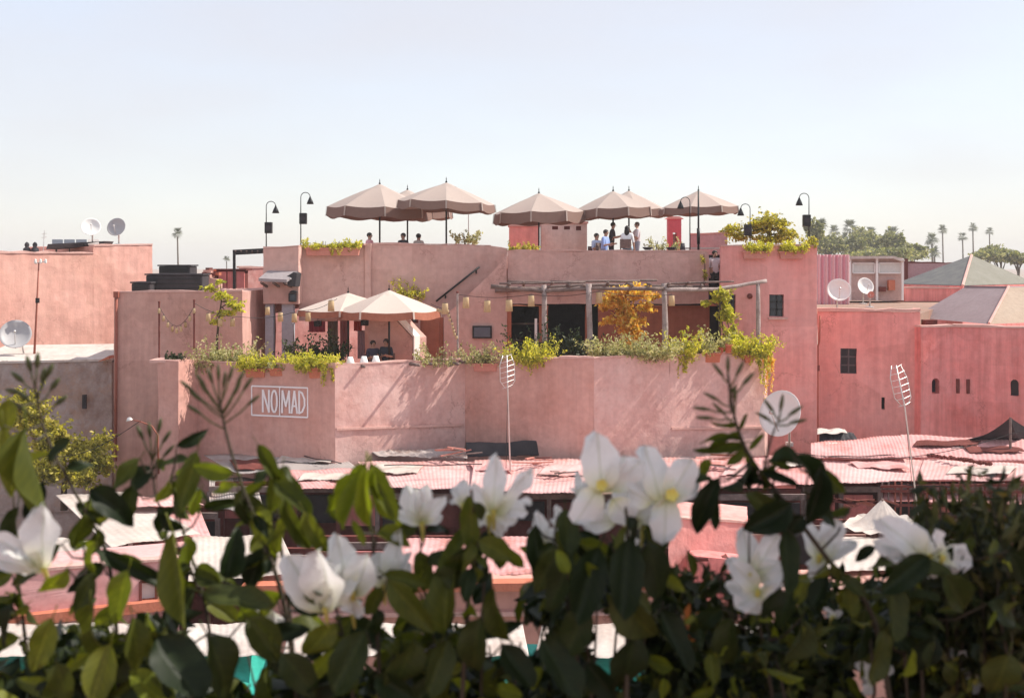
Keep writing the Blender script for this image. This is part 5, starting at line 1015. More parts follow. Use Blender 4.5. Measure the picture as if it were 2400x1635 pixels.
seated(1416, 47.6, UZ + .12, R(60), (.30, .42, .75), (.25, .28, .4), HB, 'guest in a blue shirt seated before the dark waiter', 'chair of the guest in a blue shirt', arms='fwd', lean=.1)
seated(1470, 47.4, UZ + .25, R(160), (.80, .82, .84), (.3, .4, .5), HB, 'guest in white with long dark hair in the middle of the group', 'chair of the long haired guest in white', long_hair=True, arms=('down', 'fwd'))
person(Vector((*XY(1493, 48.6), UZ)), R(-80), 'stand', (.66, .60, .62), (.25, .27, .33), (.08, .05, .035), 'guest in pale mauve standing at the right of the group', arms=('up', 'fwd'))
person(Vector((*XY(1675, 45.5), 9.6)), R(20), 'stand', (.62, .60, .64), (.02, .02, .025), HB, 'person in grey vest over black standing in the stair head recess', arms=('down', 'fwd'))
seated(874, 42.9, TZ + .1, R(30), (.06, .06, .10), (.05, .05, .08), HB, 'dim dark clothed guest seated left beside the brown stair wall', 'chair of the dim guest at left by the stair wall', arms='fwd')
seated(905, 42.8, TZ + .16, R(-20), (.03, .04, .06), (.04, .04, .06), HB, 'dim guest in black seated right beside the brown stair wall', 'chair of the dim guest at right by the stair wall', arms='fwd')
t = thing('terrace_table', 'long low table with dark ware behind the top parapet at right', 'table', Vector((*XY(1640, 47), UZ)))
m = MB(); a = Vector((*XY(1635, 47), UZ + .74)); m.box(a, (2.2, .8, .05)); m.build('table_top', M_white, t)
for sx_ in (-1, 1):
    for sy_ in (-.3, .3): m = MB(); m.box((a.x + sx_, 47 + sy_, UZ + .36), (.05, .05, .71)); m.build('leg', M_blackmetal, t)
for px, lab in ((1518, 'dark low bowl on the parapet right of the guests'), (1573, 'long dark tray behind the parapet at right'), (1600, 'dark upright jug behind the parapet at right')):
    c = Vector((*XY(px, 45.02), ZZ(588, 44.9) + .035)); m = MB(); m.lathe([(1e-4, 0), (.1, 0), (.2 if px < 1600 else .09, .09), (.18 if px < 1600 else .07, .1 if px < 1600 else .24), (1e-4, .06)], c, 14); tag(m.build('bowl' if px < 1560 else ('tray' if px < 1590 else 'jug'), M_dark, None, True), lab, 'tableware')

# ================================================================== market roofs between the two terraces
QUADS = []; CR = 'corrugated_sheet'
def onroof(px, py, lift):
    """the point of the nearest roof sheet seen along that direction, a little above it"""
    d = P(px, py, 1.0) - Vector((0, 0, ZC)); best = None
    for q in QUADS:
        n = (q[1] - q[0]).cross(q[3] - q[0]); s_ = n.dot(q[0] - Vector((0, 0, ZC))) / n.dot(d); h = Vector((0, 0, ZC)) + d * s_
        if all(n.dot((q[(i + 1) % 4] - q[i]).cross(h - q[i])) >= -.35 * n.length for i in range(4)) and (best is None or s_ < best): best = s_
    return (Vector((0, 0, ZC)) + d * best if best else PZ(px, py, 4.9)) + Vector((0, 0, lift))
def sheet(name, q, mat, label, ridges=14, amp=.025, cat='roof sheet', group='market roof sheets', sag=.03, thick=.012, jag=.04, top=True, parent=None):
    """corrugated or stretched sheet: q = back-left, back-right, front-right, front-left points in the place"""
    q = [Vector(p) for p in q]; QUADS.append(q) if name == CR else None; ridges *= 2; amp *= .32; jag *= .6; nu, nv = ridges * 6 if amp else 24, 10; m = MB()
    ju = [random.uniform(-jag, jag) for _ in range(nu + 1)]
    for s_ in (0, 1):
        for j in range(nv + 1):
            v = j / nv
            for i in range(nu + 1):
                u = i / nu; p = q[0].lerp(q[1], u).lerp(q[3].lerp(q[2], u), v)
                if j == nv: p = p + (q[3] - q[0]).normalized() * ju[i - i % 6]
                p.z += amp * math.sin(u * ridges * 2 * math.pi) - sag * math.sin(v * math.pi) * (1 + .6 * math.sin(u * 7 + len(label))) + .02 * math.sin(u * 11 + v * 5) - s_ * thick
                m.v.append(tuple(p))
    W = nu + 1; H = (nu + 1) * (nv + 1)
    for j in range(nv):
        for i in range(nu): a = j * W + i; m.f += [(a, a + W, a + W + 1, a + 1), (H + a, H + a + 1, H + a + W + 1, H + a + W)]; m.m += [0, 0]
    for i in range(nu): a, b = i, nv * W + i; m.f += [(a, a + 1, H + a + 1, H + a), (b, H + b, H + b + 1, b + 1)]; m.m += [0, 0]
    for j in range(nv): a, b = j * W, j * W + nu; m.f += [(a, H + a, H + a + W, a + W), (b, b + W, H + b + W, H + b)]; m.m += [0, 0]
    o = m.build(name, mat, parent, True)
    if parent is None: tag(o, label, cat, group)
    return o
def roof4(x0, y0, x1, y1, x2, y2, x3, y3, zb, zf): return [PZ(x0, y0, zb), PZ(x1, y1, zb), PZ(x2, y2, zf), PZ(x3, y3, zf)]
CR = 'corrugated_sheet'
# back row, against the restaurant
sheet(CR, roof4(478, 1066, 792, 1058, 846, 1102, 560, 1108, 4.95, 4.8), M_greysheet, 'grey corrugated roof at the foot of the wall with the sign', 22)
sheet(CR, roof4(640, 1103, 850, 1096, 900, 1138, 662, 1148, 4.85, 4.7), M_pink, 'pink strip of roof just below the grey corrugated roof', 12, .015)
sheet(CR, roof4(838, 1082, 1120, 1078, 1110, 1146, 880, 1142, 4.9, 4.7), M_pinkw, 'pale pink roof in front of the striped shadow wall', 14, .015)
sheet(CR, roof4(1112, 1078, 1400, 1074, 1385, 1156, 1100, 1150, 4.95, 4.75), M_pinkw, 'pale pink roof at the foot of the thin mast', 14, .015)
sheet(CR, roof4(1392, 1074, 1640, 1072, 1640, 1152, 1380, 1158, 4.92, 4.72), M_pinkw, 'pale pink roof behind the two big white blossoms', 12, .015)
sheet(CR, roof4(1630, 1070, 1900, 1066, 1900, 1134, 1630, 1146, 4.9, 4.7), M_pink, 'pink roof below the large oval dish', 12, .015)
sheet(CR, roof4(1900, 1038, 2110, 1018, 2130, 1072, 1900, 1072, 5.3, 4.95), M_pink, 'pink humped roof at the foot of the rose house', 14, .02, sag=-.04)
sheet(CR, roof4(2110, 1018, 2440, 1030, 2440, 1082, 2128, 1070, 5.3, 4.9), M_pink, 'pink roof at the foot of the red house', 14, .02)
sheet(CR, roof4(1880, 1074, 2170, 1076, 2150, 1126, 1880, 1134, 4.85, 4.65), M_pinkw, 'broad pale pink roof left of the tilted antenna mast', 14, .015)
sheet(CR, roof4(2165, 1076, 2440, 1088, 2440, 1126, 2146, 1124, 4.85, 4.68), M_pinkw, 'broad pale pink roof right of the tilted antenna mast', 14, .015)
sheet(CR, roof4(2070, 1142, 2440, 1132, 2440, 1190, 2070, 1172, 4.3, 4.1), M_pink, 'lower pink roof over the lattice at far right', 14, .015)
# dark sheets and tent
sheet('dark_sheet', roof4(1092, 1037, 1290, 1034, 1335, 1062, 1092, 1070, 5.35, 4.96), M_dark, 'dark sagging sheet at the foot of the restaurant wall', 4, .01, sag=-.12)
sheet('dark_sheet', roof4(860, 1054, 1095, 1050, 1095, 1072, 890, 1068, 5.1, 5.0), M_greysheet, 'creased grey plastic sheet left of the dark sheet', 5, .03)
sheet('dark_sheet', roof4(1920, 1012, 2000, 1012, 2010, 1030, 1920, 1032, 5.4, 5.2), M_dark, 'dark folded sheet at the foot of the rose house', 4, .02)
sheet('dark_sheet', roof4(1915, 1004, 1980, 1004, 1986, 1014, 1915, 1016, 5.5, 5.42), M_white, 'whitish board lying at the foot of the rose house', 2, .01)
t = thing('dark_tent', 'dark pointed canvas tent at the far right edge below the red house', 'tent', PZ(2350, 1030, 5.2))
ap = P(2368, 978, 40); cs = [PZ(2262, 1030, 5.25), PZ(2395, 1034, 5.2), PZ(2470, 1016, 5.3), PZ(2350, 1008, 5.4)]
for k in range(4):
    m = MB(); a, b = cs[k], cs[(k + 1) % 4]; pts = []
    for j in range(7):
        f = j / 6
        for i in range(7): u = i / 6; p = ap.lerp(a.lerp(b, u), f); p.z -= .25 * math.sin(f * math.pi) * .6; m.v.append(tuple(p))
    for j in range(6):
        for i in range(6): q = j * 7 + i; m.f.append((q, q + 7, q + 8, q + 1)); m.m.append(0)
    m.build('canvas_panel', M_dark, t, True)
m = MB(); m.tube([ap, Vector((ap.x, ap.y, 4.8))], .04, 6); m.build('pole', M_wood, t)
# fronts of the market row under the back roofs, posts and lintels
def front(x0, x1, py_top, z, label, Y=None, mat=M_shop, n=None, name='market_front'):
    a, b = PZ(x0, py_top, z), PZ(x1, py_top, z); t = thing(name, label, 'shop front', ((a.x + b.x) / 2, a.y, 0)); Y = a.y + .5; n = n or max(2, int((b.x - a.x) / 1.1))
    m = MB(); m.box(((a.x + b.x) / 2, Y + .8, z / 2 - .1), (b.x - a.x, .15, z - .2)); m.build('rear_wall', mat, t)
    m = MB(); m.box(((a.x + b.x) / 2, Y, z - .28), (b.x - a.x, .12, .16)); m.build('lintel', M_wood, t)
    for k in range(n + 1):
        x = a.x + (b.x - a.x) * k / n; m = MB(); m.box((x, Y, (z - .36) / 2), (.12, .12, z - .36)); m.build('post', random.choice([M_wood, M_shop]), t)
    for k in range(n):
        x = a.x + (b.x - a.x) * (k + .5) / n; w_ = (b.x - a.x) / n * .8; m = MB(); h = random.uniform(.35, .9); m.box((x, Y + .3, z - .5 - h / 2), (w_, .06, h)); m.build(random.choice(['shutter', 'hanging']), random.choice([M_shop, M_int, M_red, M_tower, M_int]), t)
front(480, 890, 1130, 4.75, 'dark shop fronts under the pink strip of roof at left'); front(880, 1390, 1146, 4.7, 'dark shop fronts under the pale pink roofs in the middle'); front(1380, 1900, 1148, 4.7, 'dark shop fronts under the roofs right of the white blossoms'); front(1890, 2440, 1130, 4.65, 'dark shop fronts under the broad pale roofs at right')
t = thing('wooden_lattice', 'red brown wooden lattice under the pink roofs at far right', 'lattice', PZ(2240, 1180, 4.2)); Yl = PZ(2240, 1180, 4.2).y
for k in range(24):
    px = 2068 + k * 15; m = MB(); m.bar(P(px, 1132 + random.uniform(-4, 4), Yl), P(px + random.uniform(-3, 3), 1212 + random.uniform(-8, 12), Yl), .05, .04); m.build('slat', random.choice([M_shop, M_rustpole, M_wood]), t)
for py in (1140, 1150, 1183, 1208): m = MB(); m.bar(P(2064, py, Yl - .06), P(2440, py + random.uniform(-6, 6), Yl - .06), .05, .07); m.build('rail', M_shop, t)
t = thing('wooden_lattice', 'broken dark lattice under the pale roof left of the tilted antenna', 'lattice', PZ(1980, 1180, 4.2)); Yl = PZ(1980, 1190, 4.1).y
for k in range(9):
    m = MB(); a = 1930 + k * 17; m.bar(P(a, 1172 + random.uniform(-6, 6), Yl), P(a + random.uniform(30, 80), 1180 + random.uniform(-10, 14), Yl), .05, .05); m.build('slat', random.choice([M_shop, M_rustpole, M_palewood]), t)
# loose things lying on the roofs
def debris(px, py, z, label, n=8, L=.7, mats=(M_palewood, M_rosebox, M_wood)):
    c = PZ(px, py, z); t = thing('broken_boards', label, 'boards', c); 
    for k in range(n):
        a = random.uniform(0, 3.14); l = L * random.uniform(.4, 1); o_ = Vector((random.uniform(-.4, .4), random.uniform(-.3, .3), .06 + .04 * k)); d = Vector((math.cos(a), math.sin(a) * .6, random.uniform(-.12, .12))) * l / 2
        m = MB(); m.bar(c + o_ - d, c + o_ + d, .07, .03); m.build('board', random.choice(mats), t)
debris(1062, 1078, 4.95, 'broken pale boards on the roof before the striped shadow wall', 9, 1.2); debris(1262, 1092, 4.9, 'small heap of broken red boards right of the thin mast', 6, .9, (M_rosebox, M_shop)); debris(1700, 1095, 4.85, 'scattered twisted boards on the roof below the large dish', 9, 1.1, (M_rosebox, M_rustpole, M_palewood)); debris(1310, 1118, 4.85, 'loose sticks on the roof left of the big blossoms', 4, .9, (M_wood,)); debris(1990, 1062, 4.9, 'loose boards on the pink humped roof', 4, .9, (M_rustpole, M_shop))
for k in range(20):
    px = 2176 + k * 7.6; c = PZ(px, 1068 + k * 1.1 + random.uniform(-1.5, 1.5), 4.95); m = MB(); s_ = random.uniform(.05, .09); m.ball(c + Vector((0, 0, .03)), s_, 7, 5, (1.2, 1, .8)); m.v = [(x + random.uniform(-.015, .015), y, z + random.uniform(-.015, .015)) for x, y, z in m.v]
    tag(m.build('stone', M_shop), ORD[k] + ' dark stone from the left in the line weighing down the broad pink roof', 'stone', 'line of stones on the pink roof')
for (a, b, z, lab) in (((668, 1058), (800, 1086), 5.0, 'loose cable lying across the grey corrugated roof'), ((900, 1090), (1130, 1088), 4.95, 'cable lying along the pale pink roof in the middle'), ((1930, 1070), (2100, 1066), 5.0, 'cable lying along the pink humped roof'), ((2060, 1130), (2230, 1142), 4.75, 'cable hanging along the edge of the broad pale roof'), ((2230, 1050), (2400, 1040), 5.1, 'cable on the pink roof below the red house')):
    p, q = PZ(*a, z), PZ(*b, z); m = MB(); m.tube([p.lerp(q, f) + Vector((0, 0, .02 * math.sin(f * 9))) for f in [i / 10 for i in range(11)]], .016, 5); tag(m.build('cable', M_blackmetal), lab, 'cable')

def scrap(px, py, wpx, hpx, z, mat, label, skew=0.0):
    a = [onroof(x_, y_, .03) for x_, y_ in ((px - wpx / 2 + skew, py - hpx / 2), (px + wpx / 2 + skew, py - hpx / 2 + random.uniform(-3, 3)), (px + wpx / 2 - skew, py + hpx / 2), (px - wpx / 2 - skew, py + hpx / 2 + random.uniform(-3, 3)))]
    sheet('loose_sheet', a, mat, label, 4, .006, sag=-.008, jag=.12, group='loose sheets lying on the roofs')
scrap(930, 1100, 110, 22, 4.91, M_tarp, 'pale scrap sheet on the roof before the striped shadow wall', 8); scrap(1150, 1096, 90, 18, 4.91, M_pink, 'faded red scrap sheet left of the thin mast foot', -10); scrap(1330, 1104, 120, 26, 4.93, M_pinkw, 'buckled pale sheet right of the thin mast foot', 14); scrap(1470, 1092, 100, 16, 4.93, M_tarp, 'pale scrap sheet behind the two big blossoms', -6); scrap(1760, 1104, 120, 24, 4.91, M_pinkw, 'bent pink sheet on the roof below the large oval dish', 12); scrap(1860, 1086, 70, 14, 4.91, M_tarp, 'small pale scrap at the foot of the end wall', 4)
scrap(1985, 1048, 110, 16, 5.16, M_tarp, 'pale scrap on the pink humped roof', 10); scrap(2060, 1092, 120, 16, 4.80, M_pink, 'faded strip on the broad roof left of the tilted mast', -12); scrap(2220, 1040, 150, 12, 5.16, M_shop, 'rust red strip on the roof at the foot of the red house', 6); scrap(2330, 1054, 130, 12, 5.12, M_shop, 'second rust red strip nearer the dark tent', -8); scrap(2300, 1104, 150, 18, 4.80, M_tarp, 'pale scrap on the broad roof at far right', 10); scrap(720, 1076, 130, 16, 4.93, M_tarp, 'pale board on the grey corrugated roof', 10); scrap(590, 1090, 90, 20, 4.91, M_shop, 'rusted patch on the left of the grey corrugated roof', -8); scrap(760, 1118, 110, 16, 4.80, M_tarp, 'pale scrap on the pink strip of roof at left', 8)
for (a, b, c_, z1, z2, lab) in (((-40, 1010), (330, 985), .9, 6.5, 6.9, 'overhead wire from the left edge to the small street lamp'), ((1850, 1060), (2420, 1000), .5, 5.5, 6.4, 'overhead wire sagging before the rose and red houses')):
    p, q = P(*a, 37), P(*b, 38); m = MB(); m.tube([p.lerp(q, i / 20) - Vector((0, 0, c_ * math.sin(i / 20 * math.pi))) for i in range(21)], .011, 5); tag(m.build('overhead_wire', M_blackmetal), lab, 'cable')
# middle row
sheet('white_awning', roof4(130, 1160, 300, 1150, 470, 1250, 260, 1280, 4.4, 4.1), M_tarp, 'white awning sloping down right of the left leaves', 6, .01)
sheet('white_awning', roof4(450, 1258, 660, 1252, 700, 1345, 440, 1360, 4.1, 3.8), M_tarp, 'whitish roof between the left stems', 8, .012)
sheet('white_awning', roof4(-60, 1240, 240, 1270, 420, 1340, -60, 1330, 4.1, 3.8), M_tarp, 'whitish flat roof at far left behind the white blossom', 8, .012)
sheet(CR, roof4(300, 1165, 430, 1158, 480, 1182, 300, 1188, 4.5, 4.4), M_pinkw, 'narrow pink ledge roof left of the green stem', 6, .012); sheet(CR, roof4(310, 1198, 470, 1194, 500, 1270, 330, 1290, 4.2, 3.95), M_pink, 'square pink roof between the left stems', 8, .012)
front(280, 500, 1192, 4.3, 'dark shop front between two narrow pink roofs at left')
sheet('wooden_shelter', roof4(490, 1115, 600, 1120, 620, 1200, 490, 1190, 4.5, 4.2), M_greysheet, 'dark planked lean-to below the grey corrugated roof', 10, .02)
front(120, 720, 1292, 4.0, 'shaded shop fronts behind the whitish roofs at left')
front(690, 1120, 1262, 4.0, 'dark red shop fronts behind the middle leaf cluster')
sheet(CR, roof4(930, 1262, 1300, 1256, 1300, 1345, 900, 1350, 3.9, 3.65), M_pink, 'pink roof below the middle blossoms', 14, .015)
t = thing('pink_parapet_block', 'deep pink rooftop block right of the two big blossoms', 'building', P(1655, 1300, 31))
m = MB(); m.prism([P(1566, 1420, 30.6), P(1752, 1425, 31.6), P(1752, 1226, 31.6), P(1566, 1213, 30.6)], (.4, 2.2, 0)); m.build('wall', M_rose, t, bevel=.03); m = MB(); coping(m, XY(1566, 30.6), XY(1752, 31.6), ZZ(1213, 30.6), ZZ(1226, 31.6), ht=.05); m.build('coping', M_cap, t)
m = MB(); m.prism([P(1610, 1400, 30.4), P(1800, 1410, 30.2), P(1800, 1320, 30.2), P(1610, 1300, 30.4)], (.2, .6, 0)); m.build('buttress', M_red, t)
m = MB(); m.box(P(1660, 1305, 30.6), (.9, .5, .08)); m.build('ledge', M_shop, t)
front(1500, 2060, 1222, 4.2, 'dark red shop fronts behind the right leaf shoot')
t = thing('white_tent', 'small white pointed canvas tent behind the right blossoms', 'tent', PZ(2065, 1240, 3.9)); ap = P(2068, 1168, 33.5)
cs = [PZ(1960, 1232, 4.15), PZ(2030, 1250, 4.0), PZ(2110, 1250, 4.0), PZ(2170, 1232, 4.15), PZ(2120, 1205, 4.3), PZ(2010, 1205, 4.3)]
for k in range(6):
    m = MB(); a, b = cs[k], cs[(k + 1) % 6]
    for j in range(9):
        f = j / 8
        for i in range(9): u = i / 8; p = ap.lerp(a.lerp(b, u), f ** .8); p.z -= .35 * math.sin(f * math.pi) * .6 + .03 * math.sin(u * 12.5) * f; m.v.append(tuple(p))
    for j in range(8):
        for i in range(8): q = j * 9 + i; m.f.append((q, q + 9, q + 10, q + 1)); m.m.append(0)
    m.build('canvas_panel', M_tarp, t, True)
m = MB(); m.tube([ap, (ap.x, ap.y, 2)], .04, 6); m.build('pole', M_wood, t)
sheet('white_awning', roof4(1960, 1258, 2250, 1262, 2300, 1330, 1920, 1340, 3.9, 3.7), M_tarp, 'whitish awning behind the far right blossoms', 8, .012)
sheet(CR, roof4(2220, 1300, 2460, 1290, 2460, 1420, 2260, 1420, 3.8, 3.5), M_pink, 'pink roof at the far right edge under the feathery shrub', 8, .015)
# front row
t = thing('pink_market_house', 'pink market house with a white framed window at lower left', 'house', P(200, 1440, 28)); A, B = XY(-120, 27.2), XY(420, 29.0); za, zb = ZZ(1335, 28), ZZ(1442, 28)
LL2 = math.dist(A, B); m = MB(); dA, nA, pA = holewall(m, A, B, 0, za, .3, [(fxx(A, B, 329), fxx(A, B, 366), ZZ(1418, 28.7), ZZ(1362, 28.7))]); m.build('wall', M_pink, t)
m = MB(); m.prism([pA(fxx(A, B, 329), ZZ(1418, 28.7), .5), pA(fxx(A, B, 366), ZZ(1418, 28.7), .5), pA(fxx(A, B, 366), ZZ(1362, 28.7), .5), pA(fxx(A, B, 329), ZZ(1362, 28.7), .5)], nA * .03); wo = m.build('window', M_whitepaint, t)
m = MB(); s0, s1, h0, h1 = fxx(A, B, 329), fxx(A, B, 366), ZZ(1418, 28.7), ZZ(1362, 28.7)
for c_, d_ in (((s0, h0), (s1, h0)), ((s0, h1), (s1, h1)), ((s0, h0), (s0, h1)), ((s1, h0), (s1, h1))): m.bar(pA(*c_, -.05), pA(*d_, -.05), .06, .05, nA)
m.build('window_frame', M_shop, wo); m = MB(); m.bar(pA(0, zb, -.2), pA(LL2, zb + .05, -.2), .4, .22); m.build('ledge', M_terra, t); m = MB(); coping(m, A, B, za, za, ht=.06); m.build('coping', M_cap, t)
m = MB(); m.prism([pA(0, za - .3, 1.02), pA(LL2, za - .3, 1.02), pA(LL2, za - .3, 1.02) + nA * 2, pA(0, za - .3, 1.02) + nA * 2], (0, 0, .2)); m.build('roof', M_pinkw, t)
t = thing('salmon_market_house', 'salmon market house with an orange ledge in the lower middle', 'house', P(1200, 1420, 28)); m = MB(); m.prism([P(580, 1640, 29.2), P(1560, 1640, 29.2), P(1560, 1362, 29.2), P(580, 1372, 29.2)], (0, 1.8, 0)); m.build('wall', M_salmon, t)
m = MB(); m.bar(P(570, 1376, 29), P(1565, 1366, 29), .45, .18); m.build('ledge', M_terra, t); m = MB(); m.bar(P(570, 1440, 29), P(1565, 1432, 29), .25, .1); m.build('ledge', M_cap, t)
t = thing('salmon_market_house', 'salmon market house behind the lower right leaves', 'house', P(2000, 1450, 28)); m = MB(); m.prism([P(1740, 1640, 28.8), P(2500, 1640, 28.8), P(2500, 1380, 28.8), P(1740, 1385, 28.8)], (0, 2, 0)); m.build('wall', M_salmon, t); m = MB(); m.bar(P(1735, 1384, 28.7), P(2500, 1380, 28.7), .45, .14); m.build('ledge', M_cap, t)
for i, (a, b, lab) in enumerate(((-80, 330, 'whitish awning at the lower left corner'), (420, 640, 'whitish awning above the left turquoise one'), (660, 960, 'whitish awning under the blossoms at lower middle left'), (1000, 1240, 'whitish awning at lower middle'), (1250, 1560, 'whitish awning above the right turquoise one'), (1600, 2000, 'whitish awning under the dense right leaves'), (2040, 2440, 'whitish awning at the lower right corner'))):
    sheet('white_awning', roof4(a + 20, 1462, b - 15, 1458, b, 1535, a, 1540, 3.35, 3.15), M_tarp, lab, 6, .01, sag=.07)
for (a, b, lab) in ((400, 640, 'turquoise tarpaulin at lower left'), (1150, 1520, 'turquoise tarpaulin at lower middle'), (-60, 120, 'turquoise tarpaulin at the lower left corner'), (1690, 1850, 'small turquoise tarpaulin at lower right')):
    sheet('turquoise_tarp', roof4(a, 1510, b, 1506, b + 20, 1720, a - 20, 1725, 2.95, 2.5), M_turq, lab, 4, .012, sag=.1, group='turquoise tarpaulins')
# lane paving between the front row and the near terrace
m = MB(); m.add([(-40, 5, .004), (40, 5, .004), (40, 38, .004), (-40, 38, .004)], [(0, 1, 2, 3)]); o = m.build('lane', surf('lane_paving', (.25, .2, .17), (.2, .15, .13), .6, bump=.5)); o['kind'] = 'structure'

# ================================================================== the near terrace with its flowering hedge
nt_ = thing('near_terrace', 'plastered terrace edge the flowering hedge grows along', 'terrace', (0, 0, 0))
m = MB(); m.box((0, -3.0, (ZC - 1.6) / 2), (14, 10.1, ZC - 1.6)); m.build('house_block', M_main, nt_)
m = MB(); m.box((0, .9, ZC - 1.2), (14, .2, .76)); m.build('parapet', M_main, nt_)
m = MB(); m.box((0, 1.42, ZC - 1.25), (14, .06, .8)); m.box((0, 2.0, ZC - 1.25), (14, .09, .8)); m.box((0, 1.7, ZC - 1.24), (14, .52, .7)); m.build('planting_trough', M_terra, nt_)
V = 2400 / 2324.0                                   # the view the hedge was measured in
L_dark = leafmat('leaf_deep_green', [(0, (0.009, 0.016, 0.008)), (0.6, (0.018, 0.029, 0.010)), (1, (0.055, 0.065, 0.018))], 0.2, .5, 'object', spec=.18)
L_mid = leafmat('leaf_mid_green', [(0, (0.045, 0.056, 0.012)), (0.6, (0.08, 0.094, 0.018)), (1, (0.12, 0.13, 0.024))], 0.36, .5, 'object', spec=.2)
L_yel = leafmat('leaf_backlit_yellow', [(0, (0.11, 0.14, 0.018)), (0.6, (0.16, 0.19, 0.022)), (1, (0.22, 0.24, 0.035))], 0.45, .5, 'object', spec=.2)  # yellow tone stands in for leaves lit through from behind
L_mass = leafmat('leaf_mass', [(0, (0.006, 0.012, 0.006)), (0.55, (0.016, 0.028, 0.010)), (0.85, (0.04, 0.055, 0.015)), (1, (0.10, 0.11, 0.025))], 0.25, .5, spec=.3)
L_fine = leafmat('leaf_fine', [(0, (0.012, 0.018, 0.008)), (0.5, (0.035, 0.042, 0.016)), (0.9, (0.07, 0.075, 0.025)), (1, (0.14, 0.11, 0.03))], 0.3, .5, spec=.3)
L_bud = leafmat('bud_green', [(0, (0.04, 0.05, 0.02)), (0.6, (0.10, 0.11, 0.04)), (1, (0.20, 0.16, 0.06))], 0.3, .5)
M_stem = plain('green_brown_stem', (0.045, 0.034, 0.02), .7)
def bractmat():
    m, nt, b = newmat('white_bract'); out = nt.nodes['Material Output']; tc = N(nt, 'ShaderNodeTexCoord'); sx = N(nt, 'ShaderNodeSeparateXYZ'); nt.links.new(tc.outputs['Object'], sx.inputs[0])
    r = ramp(nt, sx.outputs[0], [(0.0, (0.60, 0.62, 0.32)), (0.22, (0.78, 0.78, 0.66)), (0.5, (0.81, 0.81, 0.81)), (1, (0.81, 0.81, 0.82))]); ab = N(nt, 'ShaderNodeMath', operation='ABSOLUTE'); nt.links.new(sx.outputs[1], ab.inputs[0])
    c = mixc(nt, 1.0, r.outputs[0], ramp(nt, ab.outputs[0], [(0, (.72, .74, .62)), (.03, (1, 1, 1))]).outputs[0], 'MULTIPLY')
    wv = N(nt, 'ShaderNodeTexWave', Scale=6.0, Distortion=3.0, Detail=2.0); mp = N(nt, 'ShaderNodeMapping'); mp.inputs['Rotation'].default_value = (0, 0, .6); nt.links.new(tc.outputs['Object'], mp.inputs[0]); nt.links.new(mp.outputs[0], wv.inputs['Vector'])
    c = mixc(nt, .8, c, ramp(nt, wv.outputs[0], [(0, (.80, .83, .76)), (.3, (1, 1, 1))]).outputs[0], 'MULTIPLY'); nt.links.new(c, b.inputs['Base Color']); b.inputs['Roughness'].default_value = .75; b.inputs['Specular IOR Level'].default_value = .15
    tr = N(nt, 'ShaderNodeBsdfTranslucent'); nt.links.new(c, tr.inputs[0]); mx = N(nt, 'ShaderNodeMixShader', Fac=.45); nt.links.new(b.outputs[0], mx.inputs[1]); nt.links.new(tr.outputs[0], mx.inputs[2]); nt.links.new(mx.outputs[0], out.inputs['Surface']); return m
M_bract = bractmat(); M_floret = plain('floret_yellow', (.66, .60, .16), .7, trans=.2)
def blade(kind, curl, fold, wave, seed):
    """one leaf or bract, length 1 along x, width 1 along y, its faces in both directions"""
    rr = random.Random(seed); n, k = 12, 6; vs = []; fs = []
    for i in range(n + 1):
        t = i / n
        if kind == 'leaf': wd = 1.95 * (t ** .62) * ((1 - t) ** .80) if 0 < t < 1 else 0
        else: wd = 1.75 * (t ** .58) * ((1 - t) ** .52) if 0 < t < 1 else 0
        wd = min(wd, 1.0) * .5
        for j in range(k + 1):
            u = (j / k - .5) * 2; y = u * wd; z = abs(u) * wd * fold - curl * t * t + wave * math.sin(t * 8 + seed + u * 2) * abs(u) * .5 + .02 * math.sin(seed + t * 5)
            if kind != 'leaf': y += .035 * math.sin(t * 19 + seed * 2) * u * t + .03 * math.sin(t * 7 + seed) * t; z += .05 * math.sin(t * 13 + u * 4 + seed) * t
            if kind == 'leaf': y += .09 * math.sin(t * 2.6 + seed) * t + .012 * math.sin(t * 23 + seed * 3) * u
            vs.append((t, y, z))
    for i in range(n):
        for j in range(k): a = i * (k + 1) + j; fs.append((a, a + 1, a + k + 2, a + k + 1))
    if kind == 'leaf': # leaf stalk
        b = len(vs); mb = MB(); mb.tube([(-.22, 0, .03), (-.1, 0, .015), (.04, 0, .0)], [.018, .016, .012], 5); vs += mb.v; fs += [tuple(i + b for i in f) for f in mb.f]
    me = bpy.data.meshes.new(kind); me.from_pydata(vs, [], fs); me.polygons.foreach_set('use_smooth', [True] * len(me.polygons)); me.update(); return me
def variants(kind, mat, ps):
    out = []
    for i, p in enumerate(ps): me = blade(kind, *p, i * 1.7 + 1); me.materials.append(mat); out.append(me)
    return out
LP = [(.10, .35, .10), (.30, .25, .12), (.5, .55, .14), (-.2, .3, .12), (.22, .85, .12), (.62, .4, .18), (-.32, .6, .10)]
LEAF = {0: variants('leaf', L_dark, LP), 1: variants('leaf', L_mid, LP), 2: variants('leaf', L_yel, LP)}
BR = variants('bract', M_bract, [(.12, .28, .16), (-.18, .4, .2), (.3, .2, .22)])
rl = random.Random(99)
